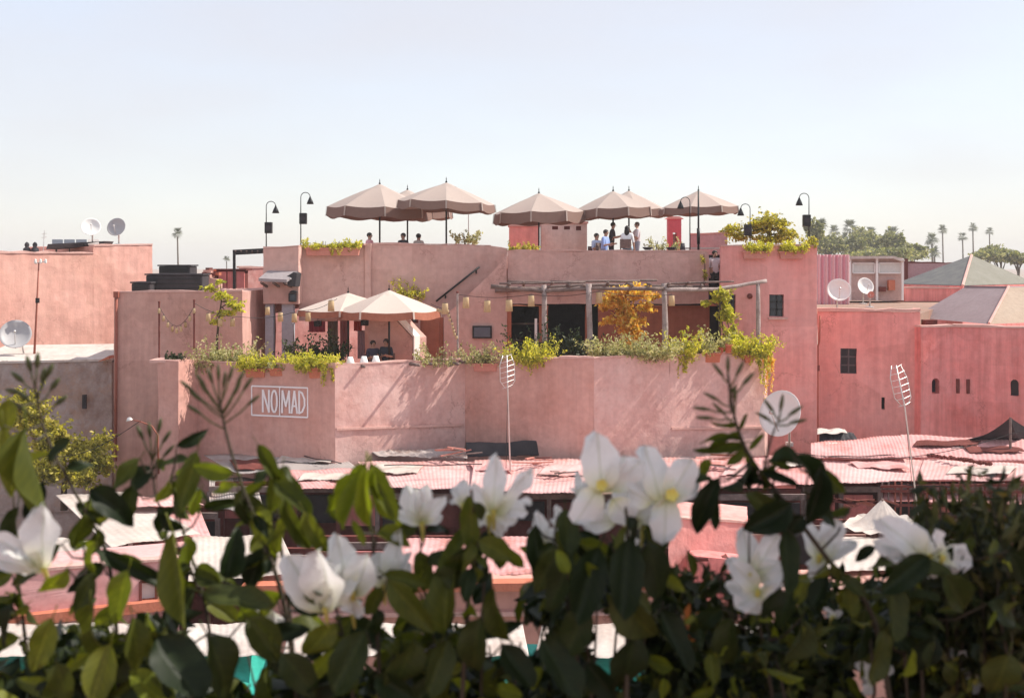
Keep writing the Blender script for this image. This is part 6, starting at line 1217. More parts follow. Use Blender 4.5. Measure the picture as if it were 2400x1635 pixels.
def place(me, name, base, tip, width, parent, tilt=None, roll=None):
    root = top_of(parent); d = tip - base; L = d.length; x = d / L; n = Vector((0, -1, .25)) + Vector(tilt if tilt else (rl.uniform(-.5, .5), 0, rl.uniform(-.4, .5)))
    y = n.cross(x)
    if y.length < 1e-4: y = Vector((1, 0, 0)).cross(x)
    y.normalize(); z = x.cross(y)
    if roll: q = Matrix.Rotation(roll, 3, x); y, z = q @ y, q @ z
    o = link(name, me, parent); sc_ = Matrix(((x.x * L, y.x * width, z.x * L), (x.y * L, y.y * width, z.y * L), (x.z * L, y.z * width, z.z * L)))
    mt = sc_.to_4x4(); mt.translation = base - root.location; o.matrix_basis = mt; return o
def vp(x, y, Y): return P(x * V, y * V, Y)
def hedge(x, label, Y=1.6): 
    a = vp(x, 1583, Y); return thing('bougainvillea', label, 'bougainvillea', (a.x, 1.7, ZC - .9), 'flowering hedge along the near terrace')
PL = {'A': hedge(120, 'white flowering bougainvillea at the far left of the hedge'), 'B': hedge(480, 'bougainvillea with a tall budding shoot below the restaurant sign'), 'C': hedge(900, 'bougainvillea with drooping yellow green leaf cluster and white blossoms left of centre'), 'D': hedge(1370, 'bougainvillea bearing the two biggest white blossoms'), 'E': hedge(1740, 'bougainvillea with a dark leaved shoot rising before the oval dish'), 'F': hedge(2080, 'bougainvillea with wide white blossoms at the right')}
def leaf(pl, bx, by, tx, ty, w, Y=1.45, tone=0, dY=0.0, var=None, tilt=None, roll=None):
    place(LEAF[tone][var if var is not None else rl.randrange(7)], 'leaf', vp(bx, by, Y), vp(tx, ty, Y + dY), w * V / FPX * Y, PL[pl], tilt, roll)
STEMS = {}
def stem(pl, pts, r, Y=1.5, name='stem', dY=.0):
    pts = [(pts[0][0], pts[0][1])] + list(pts[1:]); fine = []; n = len(pts)
    for i in range(n - 1):
        p0, p1, p2, p3 = pts[max(0, i - 1)], pts[i], pts[i + 1], pts[min(n - 1, i + 2)]
        for k in range(5):
            t = k / 5; fine.append(tuple(.5 * (2 * p1[c] + (p2[c] - p0[c]) * t + (2 * p0[c] - 5 * p1[c] + 4 * p2[c] - p3[c]) * t * t + (3 * p1[c] - p0[c] - 3 * p2[c] + p3[c]) * t ** 3) for c in (0, 1)))
    fine.append(pts[-1]); STEMS.setdefault(pl, []).extend((a, b, Y) for a, b in fine); m = MB(); nn = len(fine); m.tube([vp(a, b, Y + dY * i / nn) for i, (a, b) in enumerate(fine)], [r * (.45 + .55 * i / nn) for i in range(nn)], 7); m.build(name, M_stem, PL[pl], True)
stem('A', [(78, 870), (102, 980), (150, 1080), (200, 1170), (240, 1250), (262, 1400), (270, 1640), (250, 1760)], .0032, 1.55)
stem('A', [(30, 1120), (40, 1300), (60, 1480), (80, 1740)], .003, 1.6); stem('A', [(190, 1240), (200, 1420), (190, 1760)], .0028, 1.5)
stem('B', [(497, 905), (520, 1010), (556, 1120), (600, 1230), (650, 1400), (690, 1740)], .0034, 1.5); stem('B', [(388, 1080), (408, 1180), (446, 1300), (475, 1430), (500, 1740)], .0026, 1.6)
stem('B', [(610, 1020), (625, 1140), (640, 1260), (660, 1420), (680, 1740)], .003, 1.55); stem('C', [(828, 1048), (838, 1140), (850, 1290), (870, 1740)], .0028, 1.45); stem('C', [(1070, 1110), (1075, 1250), (1060, 1400), (1040, 1740)], .0032, 1.4)
stem('C', [(955, 1170), (958, 1300), (990, 1500), (1000, 1740)], .0022, 1.5); stem('C', [(1128, 1190), (1100, 1300), (1090, 1740)], .0025, 1.48); stem('C', [(760, 1370), (790, 1500), (820, 1740)], .0028, 1.45)
stem('D', [(1420, 1150), (1425, 1260), (1420, 1740)], .0034, 1.4); stem('D', [(1265, 1170), (1262, 1240), (1300, 1400), (1330, 1740)], .0024, 1.45); stem('D', [(1340, 1120), (1300, 1220), (1330, 1420), (1350, 1740)], .002, 1.5)
stem('E', [(1652, 850), (1668, 950), (1705, 1040), (1790, 1150), (1880, 1270), (1985, 1410), (2040, 1740)], .0036, 1.45); stem('E', [(1768, 950), (1748, 1000), (1730, 1075)], .002, 1.45); stem('E', [(1850, 1035), (1830, 1100), (1835, 1190)], .002, 1.43); stem('E', [(1700, 1330), (1730, 1450), (1780, 1740)], .003, 1.5)
stem('F', [(2060, 1260), (2085, 1400), (2100, 1740)], .003, 1.5); stem('F', [(2130, 1250), (2060, 1275), (2050, 1420), (2070, 1740)], .0024, 1.5)
def buds(pl, tips, Y=1.5, r=.0035):
    """bud stalks: each a thin stalk with a slim closed bud on its end"""
    for (x0, y0, x1, y1) in tips:
        a, b = vp(x0, y0, Y), vp(x1, y1, Y); m = MB(); m.tube([a, a.lerp(b, .6) + Vector((0, 0, -.002)), b], .0011, 5); d = (b - a).normalized(); e = b + d * .016
        m.tube([b - d * .004, b + d * .003, b + d * .011, e], [.0012, r * .75, r * .6, .0006], 6); m.build('bud', L_bud, PL[pl], True)
buds('B', [(505, 940, 432, 882), (508, 950, 452, 905), (500, 925, 462, 872), (500, 920, 480, 862), (498, 910, 496, 855), (500, 920, 520, 858), (505, 935, 540, 868), (508, 950, 556, 880), (510, 960, 566, 915), (512, 975, 450, 935), (500, 930, 508, 872), (503, 935, 470, 890), (506, 940, 532, 892)], 1.5)
buds('A', [(82, 890, 48, 862), (84, 900, 40, 890), (80, 880, 68, 835), (80, 880, 84, 828), (84, 900, 108, 850), (88, 920, 118, 880), (90, 930, 60, 905), (86, 905, 96, 862), (92, 945, 130, 915), (92, 950, 55, 930)], 1.55, .005)
buds('E', [(1655, 870, 1637, 848), (1652, 860, 1652, 838), (1656, 880, 1674, 846), (1660, 900, 1690, 868), (1664, 925, 1625, 905), (1665, 935, 1604, 928), (1668, 950, 1610, 948), (1668, 945, 1668, 905), (1768, 952, 1752, 930), (1768, 950, 1772, 925), (1766, 958, 1796, 938), (1764, 962, 1742, 950), (1766, 965, 1800, 958), (1672, 965, 1640, 935)], 1.45)
buds('A', [(345, 1040, 322, 990), (345, 1045, 340, 985), (346, 1045, 360, 975), (346, 1040, 372, 1000), (348, 1060, 376, 1030)], 1.6, .004); stem('A', [(345, 1035), (352, 1120), (380, 1240), (400, 1740)], .0022, 1.62)
for a in ((1230, 1010, 1216, 1060), (1010, 1060, 1040, 1010)): pass
def twig(pl, x, y, Y):
    """short side twig joining a leaf to the nearest stem of its plant"""
    c = [(math.hypot(a - x, (b - y - 25) * .8), a, b, Ys) for a, b, Ys in STEMS.get(pl, [])]; d, a, b, Ys = min(c)
    if d < 8: return
    if d > 170: a, b, Ys = x + rl.uniform(-25, 25), min(1640, y + 260), Y + .03
    p, q = vp(x, y, Y), vp(a, b + 6, Ys); mid = p.lerp(q, .45) + Vector((0, 0, -.004 - .05 * (p - q).length)); m = MB(); m.tube([p, mid, q], [.0009, .0013, .0017], 5); m.build('twig', M_stem, PL[pl], True)
# the leaves one can pick out, base to tip
for a in (('A', 20, 905, 15, 985, 60, 1.5, 1), ('A', 8, 965, 24, 1130, 70, 1.45, 1), ('A', 62, 968, 78, 1190, 66, 1.4, 1), ('A', 96, 1090, 60, 1200, 55, 1.5, 0), ('A', 40, 1150, 10, 1280, 70, 1.5, 0), ('A', 110, 1045, 168, 1000, 52, 1.52, 0), ('A', 150, 1065, 205, 1042, 36, 1.55, 0),
          ('A', 318, 1040, 262, 1112, 58, 1.5, 1), ('A', 205, 1110, 305, 1182, 84, 1.45, 0), ('A', 300, 1100, 285, 1190, 60, 1.5, 0), ('A', 225, 1200, 218, 1262, 44, 1.5, 1), ('A', 172, 1140, 232, 1195, 34, 1.55, 0), ('A', 218, 1228, 180, 1302, 58, 1.4, 2), ('A', 152, 1288, 96, 1372, 60, 1.4, 2), ('A', 292, 1292, 252, 1420, 84, 1.38, 2),
          ('A', 222, 1248, 405, 1338, 56, 1.42, 0), ('A', 140, 1235, 20, 1330, 70, 1.45, 0), ('A', 60, 1250, -20, 1290, 60, 1.45, 0), ('A', 28, 1368, 0, 1470, 56, 1.4, 0), ('A', 205, 1370, 190, 1520, 90, 1.38, 1), ('A', 120, 1400, 70, 1530, 84, 1.36, 1), ('A', 300, 1400, 330, 1530, 80, 1.38, 1), ('A', 210, 1300, 170, 1400, 60, 1.42, 0), ('A', 250, 1460, 215, 1583, 100, 1.34, 1), ('A', 130, 1500, 150, 1600, 80, 1.36, 1),
          ('B', 448, 1022, 412, 1160, 66, 1.5, 1), ('B', 456, 1110, 436, 1168, 36, 1.52, 2), ('B', 402, 1010, 470, 985, 38, 1.55, 0), ('B', 585, 1008, 640, 1098, 46, 1.48, 1), ('B', 640, 1060, 612, 1170, 60, 1.5, 1), ('B', 620, 1090, 690, 1180, 66, 1.48, 1), ('B', 530, 1120, 610, 1175, 60, 1.55, 0), ('B', 460, 1150, 560, 1135, 36, 1.55, 0), ('B', 395, 1150, 340, 1215, 44, 1.5, 0), ('B', 368, 1165, 408, 1212, 50, 1.5, 0),
          ('B', 392, 1205, 448, 1405, 86, 1.42, 1), ('B', 512, 1312, 540, 1200, 78, 1.45, 0), ('B', 655, 1170, 612, 1260, 50, 1.5, 1), ('B', 640, 1130, 700, 1262, 54, 1.44, 1), ('B', 690, 1160, 742, 1265, 58, 1.42, 1), ('B', 460, 1345, 618, 1392, 86, 1.4, 0), ('B', 360, 1440, 430, 1590, 160, 1.35, 0), ('B', 560, 1400, 640, 1500, 100, 1.4, 0), ('B', 470, 1440, 560, 1590, 120, 1.38, 0), ('B', 650, 1330, 742, 1388, 66, 1.4, 0), ('B', 690, 1340, 772, 1385, 44, 1.38, 0), ('B', 440, 1300, 500, 1330, 44, 1.5, 0), ('B', 600, 1440, 700, 1420, 60, 1.42, 0), ('B', 640, 1480, 720, 1583, 96, 1.38, 0),
          ('C', 828, 1052, 790, 1085, 30, 1.45, 2), ('C', 812, 1070, 762, 1190, 44, 1.42, 2), ('C', 830, 1055, 806, 1196, 46, 1.4, 2), ('C', 832, 1060, 820, 1215, 50, 1.38, 2), ('C', 840, 1050, 888, 1180, 62, 1.42, 1), ('C', 845, 1060, 862, 1200, 40, 1.4, 2), ('C', 780, 1085, 745, 1170, 36, 1.45, 2), ('C', 800, 1180, 822, 1238, 26, 1.4, 2), ('C', 758, 1120, 742, 1185, 30, 1.46, 1),
          ('C', 872, 1300, 975, 1330, 52, 1.4, 1), ('C', 880, 1312, 985, 1440, 82, 1.36, 1), ('C', 868, 1330, 830, 1400, 50, 1.38, 1), ('C', 1008, 1440, 1012, 1205, 98, 1.38, 1), ('C', 1085, 1312, 1100, 1198, 54, 1.42, 0), ('C', 1118, 1332, 1135, 1482, 66, 1.36, 1), ('C', 1072, 1252, 1070, 1118, 62, 1.4, 1), ('C', 1090, 1400, 1060, 1540, 96, 1.36, 0), ('C', 760, 1410, 690, 1500, 80, 1.4, 1), ('C', 830, 1430, 760, 1560, 110, 1.36, 0), ('C', 940, 1450, 900, 1590, 120, 1.36, 0), ('C', 1020, 1450, 960, 1560, 90, 1.38, 0), ('C', 1140, 1460, 1190, 1560, 90, 1.4, 0), ('C', 850, 1530, 950, 1590, 80, 1.36, 0),
          ('D', 1215, 1190, 1230, 1300, 60, 1.45, 0), ('D', 1260, 1240, 1215, 1350, 70, 1.42, 0), ('D', 1300, 1260, 1240, 1390, 90, 1.4, 0), ('D', 1360, 1240, 1300, 1400, 110, 1.38, 0), ('D', 1430, 1220, 1400, 1390, 110, 1.36, 0), ('D', 1470, 1230, 1510, 1370, 100, 1.38, 0), ('D', 1400, 1330, 1480, 1480, 120, 1.36, 0), ('D', 1330, 1370, 1280, 1500, 100, 1.38, 0), ('D', 1250, 1420, 1320, 1480, 70, 1.42, 0), ('D', 1230, 1450, 1300, 1590, 110, 1.38, 0), ('D', 1440, 1440, 1420, 1590, 110, 1.38, 0), ('D', 1500, 1380, 1530, 1520, 80, 1.4, 0), ('D', 1290, 1300, 1262, 1250, 40, 1.38, 2), ('D', 1358, 1320, 1330, 1270, 36, 1.38, 2), ('D', 1380, 1230, 1420, 1300, 60, 1.4, 0), ('D', 1460, 1190, 1500, 1240, 40, 1.42, 1), ('D', 1330, 1500, 1400, 1590, 80, 1.4, 0),
          ('E', 1620, 1088, 1552, 1110, 46, 1.42, 0), ('E', 1632, 1085, 1566, 1216, 70, 1.4, 0), ('E', 1610, 1100, 1608, 1196, 44, 1.42, 0), ('E', 1612, 1040, 1590, 1092, 36, 1.45, 1), ('E', 1690, 1120, 1800, 1178, 60, 1.42, 0), ('E', 1795, 1140, 1692, 1210, 96, 1.38, 0), ('E', 1800, 1032, 1878, 1120, 66, 1.4, 0), ('E', 1862, 1060, 1842, 1200, 74, 1.38, 0), ('E', 1850, 1150, 1915, 1185, 50, 1.42, 0), ('E', 1700, 1190, 1765, 1180, 44, 1.42, 0), ('E', 1785, 1200, 1758, 1335, 78, 1.38, 0), ('E', 1770, 1330, 1742, 1412, 66, 1.4, 0), ('E', 1715, 1072, 1690, 1020, 26, 1.45, 1), ('E', 1745, 1040, 1790, 1068, 28, 1.45, 1), ('E', 1760, 1050, 1722, 1082, 26, 1.44, 1),
          ('E', 1680, 985, 1602, 1010, 26, 1.45, 1), ('E', 1685, 1000, 1598, 985, 22, 1.45, 1), ('E', 1690, 1005, 1580, 1030, 34, 1.45, 1), ('E', 1675, 960, 1618, 968, 18, 1.45, 1), ('E', 1690, 1010, 1650, 1060, 36, 1.45, 1), ('E', 1680, 975, 1702, 940, 16, 1.45, 1), ('E', 1700, 1020, 1736, 985, 20, 1.45, 1), ('E', 1655, 905, 1672, 870, 12, 1.45, 1), ('E', 1730, 1070, 1800, 1110, 34, 1.43, 0), ('E', 1640, 1380, 1560, 1440, 60, 1.45, 0), ('E', 1660, 1400, 1640, 1520, 84, 1.42, 0), ('E', 1820, 1400, 1790, 1520, 84, 1.42, 0), ('E', 1880, 1300, 1850, 1380, 60, 1.45, 0), ('E', 1560, 1250, 1580, 1310, 30, 1.48, 1), ('E', 1930, 1150, 1870, 1175, 30, 1.5, 1), ('E', 1830, 1300, 1800, 1370, 44, 1.46, 1),
          ('F', 2110, 1262, 1990, 1340, 84, 1.4, 0), ('F', 2060, 1270, 2140, 1330, 70, 1.42, 0), ('F', 2030, 1320, 2000, 1440, 90, 1.4, 0), ('F', 2140, 1300, 2200, 1390, 90, 1.4, 0), ('F', 1985, 1240, 1940, 1270, 36, 1.48, 0), ('F', 2220, 1290, 2290, 1262, 44, 1.45, 0), ('F', 2290, 1250, 2330, 1330, 60, 1.42, 0), ('F', 2240, 1370, 2324, 1410, 70, 1.42, 0), ('F', 2290, 1480, 2260, 1590, 110, 1.38, 0), ('F', 2120, 1440, 2080, 1540, 90, 1.42, 0), ('F', 2010, 1430, 1960, 1540, 90, 1.42, 0), ('F', 1950, 1300, 1920, 1360, 44, 1.5, 1)):
    leaf(*a, roll=rl.uniform(-.45, .45)); twig(*a[:3], a[6])
# blossoms: three papery bracts round a yellow floret
def flower(pl, cx, cy, bracts, Y=1.42, floret=.013, tube=True):
    c = vp(cx, cy, Y); m = MB(); m.tube([c + Vector((0, .02, -.025)), c + Vector((0, .004, -.006)), c], [.0016, .0028, .003], 7)
    for k in range(10): a = k * math.pi / 5; r = floret * .46 * (1 if k % 2 == 0 else .86); m.add([c + Vector((0, -.001, 0)), c + Vector((math.cos(a - .35) * r * .8, -.004, math.sin(a - .35) * r * .8)), c + Vector((math.cos(a) * r, -.006, math.sin(a) * r)), c + Vector((math.cos(a + .35) * r * .8, -.004, math.sin(a + .35) * r * .8))], [(0, 1, 2, 3)])
    f = m.build('flower', M_floret, PL[pl]); i = 0
    bracts = list(bracts)
    for (bx, by, tx, ty, w) in list(bracts[:3]):                # smaller, partly hidden bracts behind
        an = math.atan2(ty - by, tx - bx) + rl.choice([-1, 1]) * rl.uniform(.35, .8); L_ = math.hypot(tx - bx, ty - by) * rl.uniform(.6, .95); bracts.append((bx + rl.uniform(-8, 8), by + rl.uniform(-4, 8), bx + math.cos(an) * L_, by + math.sin(an) * L_, w * rl.uniform(.55, .85)))
    for (bx, by, tx, ty, w) in bracts:
        place(BR[i % 3], 'bract', vp(bx, by, Y + .006), vp(tx, ty, Y + rl.uniform(-.012, .02) + (.012 if i > 2 else 0)), w * .9 * V / FPX * Y, f, (rl.uniform(-.4, .4), 0, rl.uniform(-.2, .5))); i += 1
flower('A', 100, 1290, [(100, 1292, 88, 1150, 120), (95, 1285, -8, 1222, 70), (98, 1285, 20, 1285, 50)], 1.4, .006)
flower('C', 738, 1378, [(728, 1386, 655, 1262, 124), (745, 1384, 738, 1232, 130), (742, 1378, 805, 1290, 84)], 1.38, .006); flower('C', 800, 1340, [(790, 1345, 766, 1215, 92), (805, 1350, 842, 1250, 100), (800, 1352, 800, 1405, 80)], 1.4, .006); flower('C', 870, 1330, [(868, 1335, 856, 1250, 84), (880, 1325, 918, 1200, 60), (870, 1330, 935, 1280, 60)], 1.42, .006)
flower('C', 958, 1186, [(955, 1186, 918, 1100, 66), (960, 1186, 975, 1092, 50), (960, 1186, 998, 1135, 56)], 1.45, .005); flower('C', 1052, 1145, [(1052, 1145, 1050, 1085, 46), (1054, 1145, 1066, 1090, 30), (1050, 1145, 1034, 1100, 26)], 1.45, .004)
flower('C', 1120, 1158, [(1118, 1160, 1126, 1038, 72), (1124, 1160, 1208, 1052, 52), (1128, 1158, 1188, 1150, 74), (1115, 1162, 1078, 1150, 40)], 1.42, .005); flower('C', 1110, 1170, [(1115, 1165, 1072, 1190, 40), (1118, 1168, 1130, 1218, 44), (1120, 1166, 1150, 1205, 34)], 1.44, .005)
flower('D', 1365, 1098, [(1366, 1120, 1356, 985, 118), (1380, 1112, 1452, 1042, 84), (1358, 1105, 1308, 1188, 92), (1390, 1130, 1436, 1188, 90)], 1.4, .016); flower('D', 1524, 1120, [(1498, 1140, 1470, 1008, 104), (1515, 1138, 1570, 1042, 96), (1512, 1128, 1508, 1230, 98), (1480, 1140, 1424, 1110, 84)], 1.4, .018); flower('D', 1420, 1150, [(1425, 1180, 1420, 1080, 110), (1430, 1165, 1480, 1120, 70), (1400, 1180, 1320, 1188, 66)], 1.43, .004); flower('D', 1460, 1195, [(1440, 1180, 1520, 1160, 80), (1450, 1190, 1500, 1215, 46), (1440, 1200, 1410, 1250, 40)], 1.42, .004)
flower('D', 1232, 1232, [(1232, 1238, 1222, 1165, 50), (1234, 1238, 1270, 1200, 46), (1230, 1236, 1245, 1262, 40)], 1.46, .004); flower('D', 1275, 1200, [(1272, 1205, 1266, 1148, 34), (1276, 1205, 1302, 1165, 30), (1276, 1200, 1290, 1230, 34)], 1.46, .004); flower('D', 1318, 1120, [(1318, 1130, 1310, 1070, 26), (1316, 1128, 1300, 1100, 18), (1320, 1128, 1328, 1090, 18)], 1.48, .003)
flower('E', 1700, 1300, [(1705, 1306, 1688, 1195, 70), (1708, 1306, 1764, 1212, 76), (1706, 1305, 1792, 1290, 70)], 1.45, .005); flower('E', 1720, 1340, [(1722, 1338, 1660, 1275, 70), (1724, 1342, 1668, 1384, 70), (1726, 1342, 1778, 1362, 66)], 1.44, .005); flower('E', 1860, 1260, [(1856, 1270, 1822, 1172, 70), (1862, 1270, 1896, 1176, 80), (1862, 1264, 1850, 1320, 60)], 1.48, .004)
flower('F', 2110, 1258, [(2100, 1266, 2004, 1176, 100), (2098, 1268, 1978, 1226, 66), (2118, 1264, 2126, 1316, 60)], 1.42, .005); flower('F', 2140, 1262, [(2135, 1262, 2212, 1268, 84), (2132, 1258, 2118, 1196, 40), (2136, 1264, 2160, 1308, 60)], 1.42, .005); flower('E', 1985, 1540, [(1985, 1542, 1948, 1502, 46), (1988, 1540, 2022, 1510, 36), (1984, 1545, 1962, 1575, 36)], 1.5, .004); flower('B', 605, 1380, [(608, 1388, 592, 1360, 26), (608, 1388, 640, 1440, 40), (606, 1386, 622, 1400, 24)], 1.5, .003); flower('C', 800, 1385, [(800, 1388, 796, 1352, 28), (802, 1388, 820, 1372, 24), (800, 1386, 786, 1374, 22)], 1.44, .003); flower('E', 1890, 1400, [(1890, 1402, 1876, 1378, 22), (1890, 1402, 1910, 1385, 22), (1890, 1402, 1895, 1420, 20)], 1.5, .003)
flower('F', 2215, 1540, [(2215, 1542, 2190, 1520, 34), (2216, 1542, 2245, 1528, 30), (2214, 1544, 2218, 1572, 30)], 1.5, .003); flower('F', 2170, 1490, [(2170, 1492, 2150, 1462, 24), (2172, 1492, 2192, 1470, 24), (2170, 1494, 2176, 1515, 20)], 1.5, .003)
# fill: more single leaves, then the dense inside of the hedge
YT = [(-60, 1430), (0, 1430), (150, 1420), (330, 1440), (480, 1440), (600, 1450), (700, 1440), (860, 1440), (980, 1420), (1160, 1440), (1205, 1310), (1260, 1230), (1480, 1225), (1530, 1330), (1640, 1385), (1760, 1370), (1900, 1320), (2000, 1310), (2080, 1270), (2150, 1220), (2240, 1240), (2390, 1220)]
YTx, YTy = [a for a, _ in YT], [b for _, b in YT]
def ytop(x): return float(np.interp(x, YTx, YTy))
def owner(x): return 'A' if x < 330 else 'B' if x < 690 else 'C' if x < 1185 else 'D' if x < 1540 else 'E' if x < 1930 else 'F'
GAPS = [(480, 1492, 52), (1395, 1512, 40), (1195, 1452, 36), (580, 1545, 26), (630, 1440, 30), (822, 1482, 24), (1345, 1428, 44), (1455, 1340, 22), (560, 1470, 30), (1980, 1545, 30), (2280, 1490, 44), (1660, 1420, 30), (350, 1330, 34), (1400, 1440, 26), (30, 1480, 34), (1130, 1470, 24)]
def in_gap(x, y, pad=0): return any((x - a) ** 2 + (y - b) ** 2 < (r + pad) ** 2 for a, b, r in GAPS)
# more leaves strung along the stems
for pl_ in 'ABCDEF':
    st = [s_ for s_ in STEMS[pl_] if 990 < s_[1] < 1460]
    for k in range({'A': 34, 'B': 44, 'C': 34, 'D': 24, 'E': 36, 'F': 24}[pl_]):
        a_, b_, Y_ = rl.choice(st)
        if pl_ == 'E' and b_ < 1040 or b_ < 1060 and rl.random() < .6: continue
        an = rl.choice([rl.gauss(.9, .7), rl.gauss(2.3, .7)]); Lg = rl.uniform(45, 105); tone = rl.choice([0, 1, 1, 2] if pl_ in 'ABC' else [0, 0, 0, 1, 1])
        tx_, ty_ = a_ + math.cos(an) * Lg, b_ + math.sin(an) * Lg
        if any((tx_ - x_) ** 2 + (ty_ - y_) ** 2 < 75 ** 2 for x_, y_ in ((690, 1320), (760, 1300), (840, 1290), (960, 1140), (1130, 1110), (1365, 1090), (1500, 1110), (1430, 1150), (70, 1220), (1720, 1290), (1860, 1230), (2040, 1220), (2170, 1265), (1250, 1200))): continue
        bx_, by_ = a_ + math.cos(an) * 12, b_ + math.sin(an) * 12; leaf(pl_, bx_, by_, tx_, ty_, Lg * rl.uniform(.5, .72), Y_ - .02, tone, rl.uniform(-.02, .03), None, (rl.uniform(-.9, .9), 0, rl.uniform(-.4, .9)), rl.uniform(-.7, .7)); twig(pl_, bx_, by_, Y_ - .02)
for k in range(1500):
    x = rl.uniform(-60, 2390) if k < 950 else rl.uniform(1500, 2390); yt = ytop(x) + rl.gauss(-15, 45); y = yt + 20 + (1640 - yt) * rl.random(); Lg = rl.choice([rl.uniform(25, 60), rl.uniform(40, 90), rl.uniform(60, 135)]); Lg *= .62 if x > 1540 else (.85 if x > 1180 else 1); a = rl.gauss(1.4, 1.5); Y = rl.uniform(1.40, 1.8)
    tone = 0 if rl.random() < (.42 if x < 1180 else .55) else (1 if rl.random() < .75 else 2)
    if x < 330 and rl.random() < .5: tone = 1
    if in_gap(x, y, 12) or in_gap(x + math.cos(a) * Lg * .6, y + math.sin(a) * Lg * .6, 12): continue
    leaf(owner(x), x, y, x + math.cos(a) * Lg, y + math.sin(a) * Lg, Lg * rl.uniform(.5, .75), Y, tone, rl.uniform(-.02, .02), None, (rl.uniform(-1.4, 1.4), 0, rl.uniform(-.8, 1.4)), rl.uniform(-1.0, 1.0))
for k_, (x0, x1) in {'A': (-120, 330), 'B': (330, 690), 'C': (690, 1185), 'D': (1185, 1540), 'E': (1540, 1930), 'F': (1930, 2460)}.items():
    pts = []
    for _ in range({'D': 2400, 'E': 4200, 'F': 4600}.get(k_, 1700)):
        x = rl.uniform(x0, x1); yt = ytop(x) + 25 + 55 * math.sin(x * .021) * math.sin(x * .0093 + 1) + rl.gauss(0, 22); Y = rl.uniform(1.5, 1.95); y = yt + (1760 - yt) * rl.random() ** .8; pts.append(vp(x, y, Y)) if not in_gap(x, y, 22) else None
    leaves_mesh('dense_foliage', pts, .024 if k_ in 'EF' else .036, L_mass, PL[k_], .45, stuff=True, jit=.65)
    m = MB()
    for _ in range(14):
        x = rl.uniform(x0, x1); y = ytop(x) + rl.uniform(0, 120); Y = rl.uniform(1.45, 1.8); m.tube([vp(x, y, Y), vp(x + rl.uniform(-40, 40), (y + 1760) / 2, Y), vp(x + rl.uniform(-60, 60), 1760, Y + .05)], [.0012, .002, .003], 5)
    m.build('twigs', M_stem, PL[k_], True)['kind'] = 'stuff'
# fine leaved shrub in the right corner
fs = thing('feathery_shrub', 'fine leaved shrub with upright yellowish tips at the right edge', 'shrub', (vp(2250, 1583, 1.6).x, 1.7, ZC - .9)); m = MB(); pts = []; tips = []
for k in range(46):
    x = rl.uniform(2090, 2400); xt = x + rl.uniform(-50, 50); yt = float(np.interp(xt, [2080, 2130, 2180, 2240, 2400], [1260, 1165, 1150, 1170, 1150])) + rl.gauss(10, 45); Y = rl.uniform(1.45, 1.7); b = vp(x, 1700, Y); t_ = vp(xt, yt, Y); mid = b.lerp(t_, .6) + Vector((rl.uniform(-.02, .02), 0, 0))
    m.tube([b, mid, t_], [.0022, .0016, .0008], 5)
    for f in np.linspace(.12, 1, 26):
        p = b.lerp(mid, f / .6) if f < .6 else mid.lerp(t_, (f - .6) / .4)
        for _ in range(3): pts.append(p + Vector((rl.gauss(0, .010), rl.gauss(0, .010), rl.gauss(0, .008))))
    for _ in range(5): tips.append(t_ + Vector((rl.gauss(0, .006), rl.gauss(0, .006), rl.uniform(-.02, .006))))
m.build('stems', M_stem, fs, True)['kind'] = 'stuff'; leaves_mesh('foliage', pts, .024, L_fine, fs, .38, updir=(0, 0, .7)); leaves_mesh('tips', tips, .024, L_bud, fs, .22, updir=(0, 0, 1.4), stuff=True)
fs = thing('feathery_shrub', 'fine leaved twigs with orange buds between the right blossoms and the pink block', 'shrub', (vp(1620, 1583, 1.6).x, 1.75, ZC - .9)); m = MB(); pts = []
for k in range(30):
    x = rl.uniform(1520, 1720); xt = x + rl.uniform(-30, 30); yt = 1290 + abs(rl.gauss(0, 60)); Y = rl.uniform(1.55, 1.75); b = vp(x, 1700, Y); t_ = vp(xt, yt, Y); m.tube([b, b.lerp(t_, .5) + Vector((rl.uniform(-.01, .01), 0, 0)), t_], [.002, .0014, .0008], 5)
    for f in np.linspace(.3, 1, 18):
        for _ in range(2): pts.append(b.lerp(t_, f) + Vector((rl.gauss(0, .011), rl.gauss(0, .01), rl.gauss(0, .008))))
m.build('stems', M_stem, fs, True)['kind'] = 'stuff'; leaves_mesh('foliage', pts, .024, L_fine, fs, .45, updir=(0, 0, .5)); leaves_mesh('orange_buds', [vp(1565 + rl.gauss(0, 14), 1432 + rl.gauss(0, 16), 1.5) for _ in range(36)], .018, leafmat('orange_petal', [(0, (.45, .14, .05)), (1, (.6, .3, .12))], .4), fs, .4)
for (x0, y0, x1, y1, Y, lab, mt) in ((665, 1215, 690, 1262, 1.5, 'a', 1),):
    pass

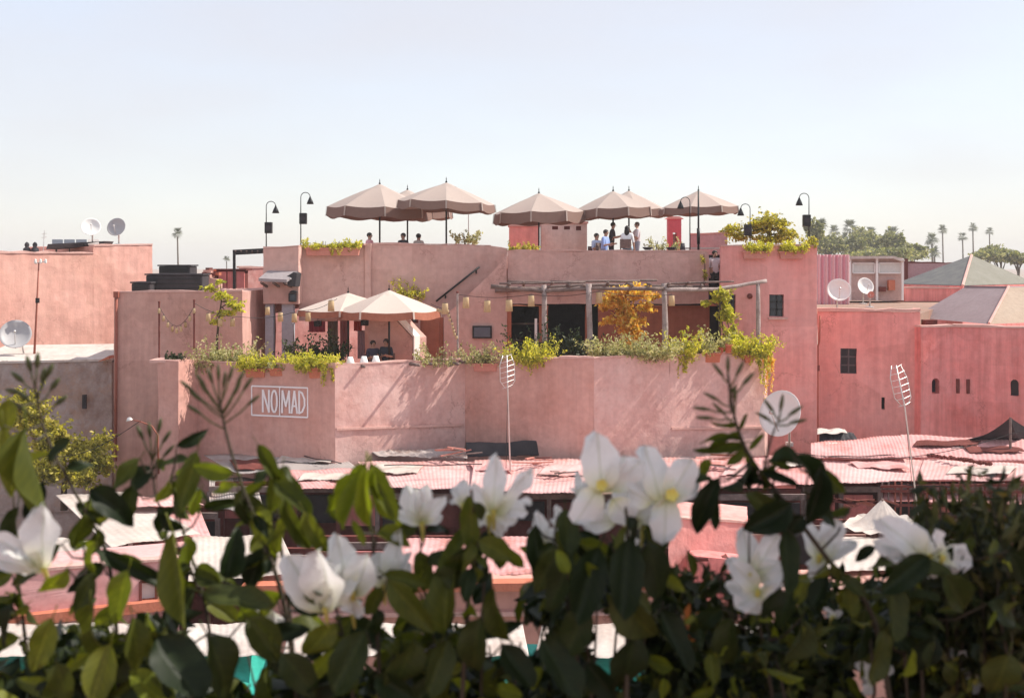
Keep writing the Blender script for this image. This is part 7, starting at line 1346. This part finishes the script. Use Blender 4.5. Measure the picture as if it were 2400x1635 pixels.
# unseen canvas parasol, added right of the viewer to shade the hedge
def add_shade_parasol():
    c = Vector((3.1, 1.75, ZC + 1.55)); t = thing('shade_parasol', 'unseen cream parasol added to the right of the viewer to shade the hedge', 'parasol', (c.x, c.y - 1.2, ZC - 1.6)); n = 8; Rr = 1.55
    for k in range(n):
        a0, a1 = 2 * math.pi * k / n, 2 * math.pi * (k + 1) / n; m = MB(); m.add([c + Vector((0, 0, .5)), c + Vector((Rr * math.cos(a0), Rr * math.sin(a0), 0)), c + Vector((Rr * math.cos(a1), Rr * math.sin(a1), 0))], [(0, 1, 2)]); m.build('canopy_panel', M_canvas, t)
        m = MB(); m.tube([c + Vector((0, 0, .46)), c + Vector((Rr * math.cos(a0), Rr * math.sin(a0), -.02))], .012, 5); m.build('rib', M_wood, t)
    m = MB(); m.tube([(c.x, c.y - 1.2, ZC - 1.6), (c.x, c.y - 1.2, ZC + 2.0), (c.x, c.y, ZC + 2.06)], .03, 8); m.build('pole', M_blackmetal, t, True)
    m = MB(); m.lathe([(1e-4, 0), (.35, 0), (.35, .06), (.05, .1)], (c.x, c.y - 1.2, ZC - 1.6), 14); m.build('base', M_blackmetal, t)
add_shade_parasol()
# ================================================================== dusty air over the roofs
m = MB(); m.box((0, 770, 14.5), (1830, 1690, 31)); hz = m.build('haze', None); hz['kind'] = 'stuff'
hm = bpy.data.materials.new('haze_air'); hm.use_nodes = True; hn = hm.node_tree; hn.nodes.remove(hn.nodes['Principled BSDF']); pv = hn.nodes.new('ShaderNodeVolumePrincipled')
pv.inputs['Color'].default_value = (1, .99, .98, 1); pv.inputs['Density'].default_value = .0005; pv.inputs['Anisotropy'].default_value = .0; hn.links.new(pv.outputs[0], hn.nodes['Material Output'].inputs['Volume'])
hz.data.materials.clear(); hz.data.materials.append(hm)

# ================================================================== hand-laid plaster: every wall a little out of true
wob = bpy.data.textures.new('plaster_wobble', 'CLOUDS'); wob.noise_scale = 1.1; wob.noise_depth = 2
rip = bpy.data.textures.new('plaster_ripple', 'CLOUDS'); rip.noise_scale = .28; rip.noise_depth = 2
WALLN = ('front_wall', 'upper_wall', 'turret_wall', 'pilaster', 'stair_balustrade', 'flight_wall', 'end_wall', 'pier', 'wall', 'room_wall', 'buttress')
for o in list(bpy.data.objects):
    if o.type != 'MESH' or o.name.split('.')[0] not in WALLN or o.parent is None: continue
    if o.parent.name.split('.')[0] not in ('restaurant_building', 'brown_tower_house', 'salmon_house', 'rose_house', 'red_house', 'pink_house', 'pink_market_house', 'salmon_market_house', 'pink_parapet_block'): continue
    for md in list(o.modifiers): o.modifiers.remove(md)
    w_ = o.modifiers.new('weld', 'WELD'); w_.merge_threshold = .002
    s_ = o.modifiers.new('split', 'SUBSURF'); s_.subdivision_type = 'SIMPLE'; s_.levels = s_.render_levels = 6 if len(o.data.polygons) < 9 else (5 if len(o.data.polygons) < 20 else 3)
    for tx, st in ((wob, .07), (rip, .018)):
        d_ = o.modifiers.new('uneven', 'DISPLACE'); d_.texture = tx; d_.strength = st; d_.mid_level = .5; d_.texture_coords = 'GLOBAL'
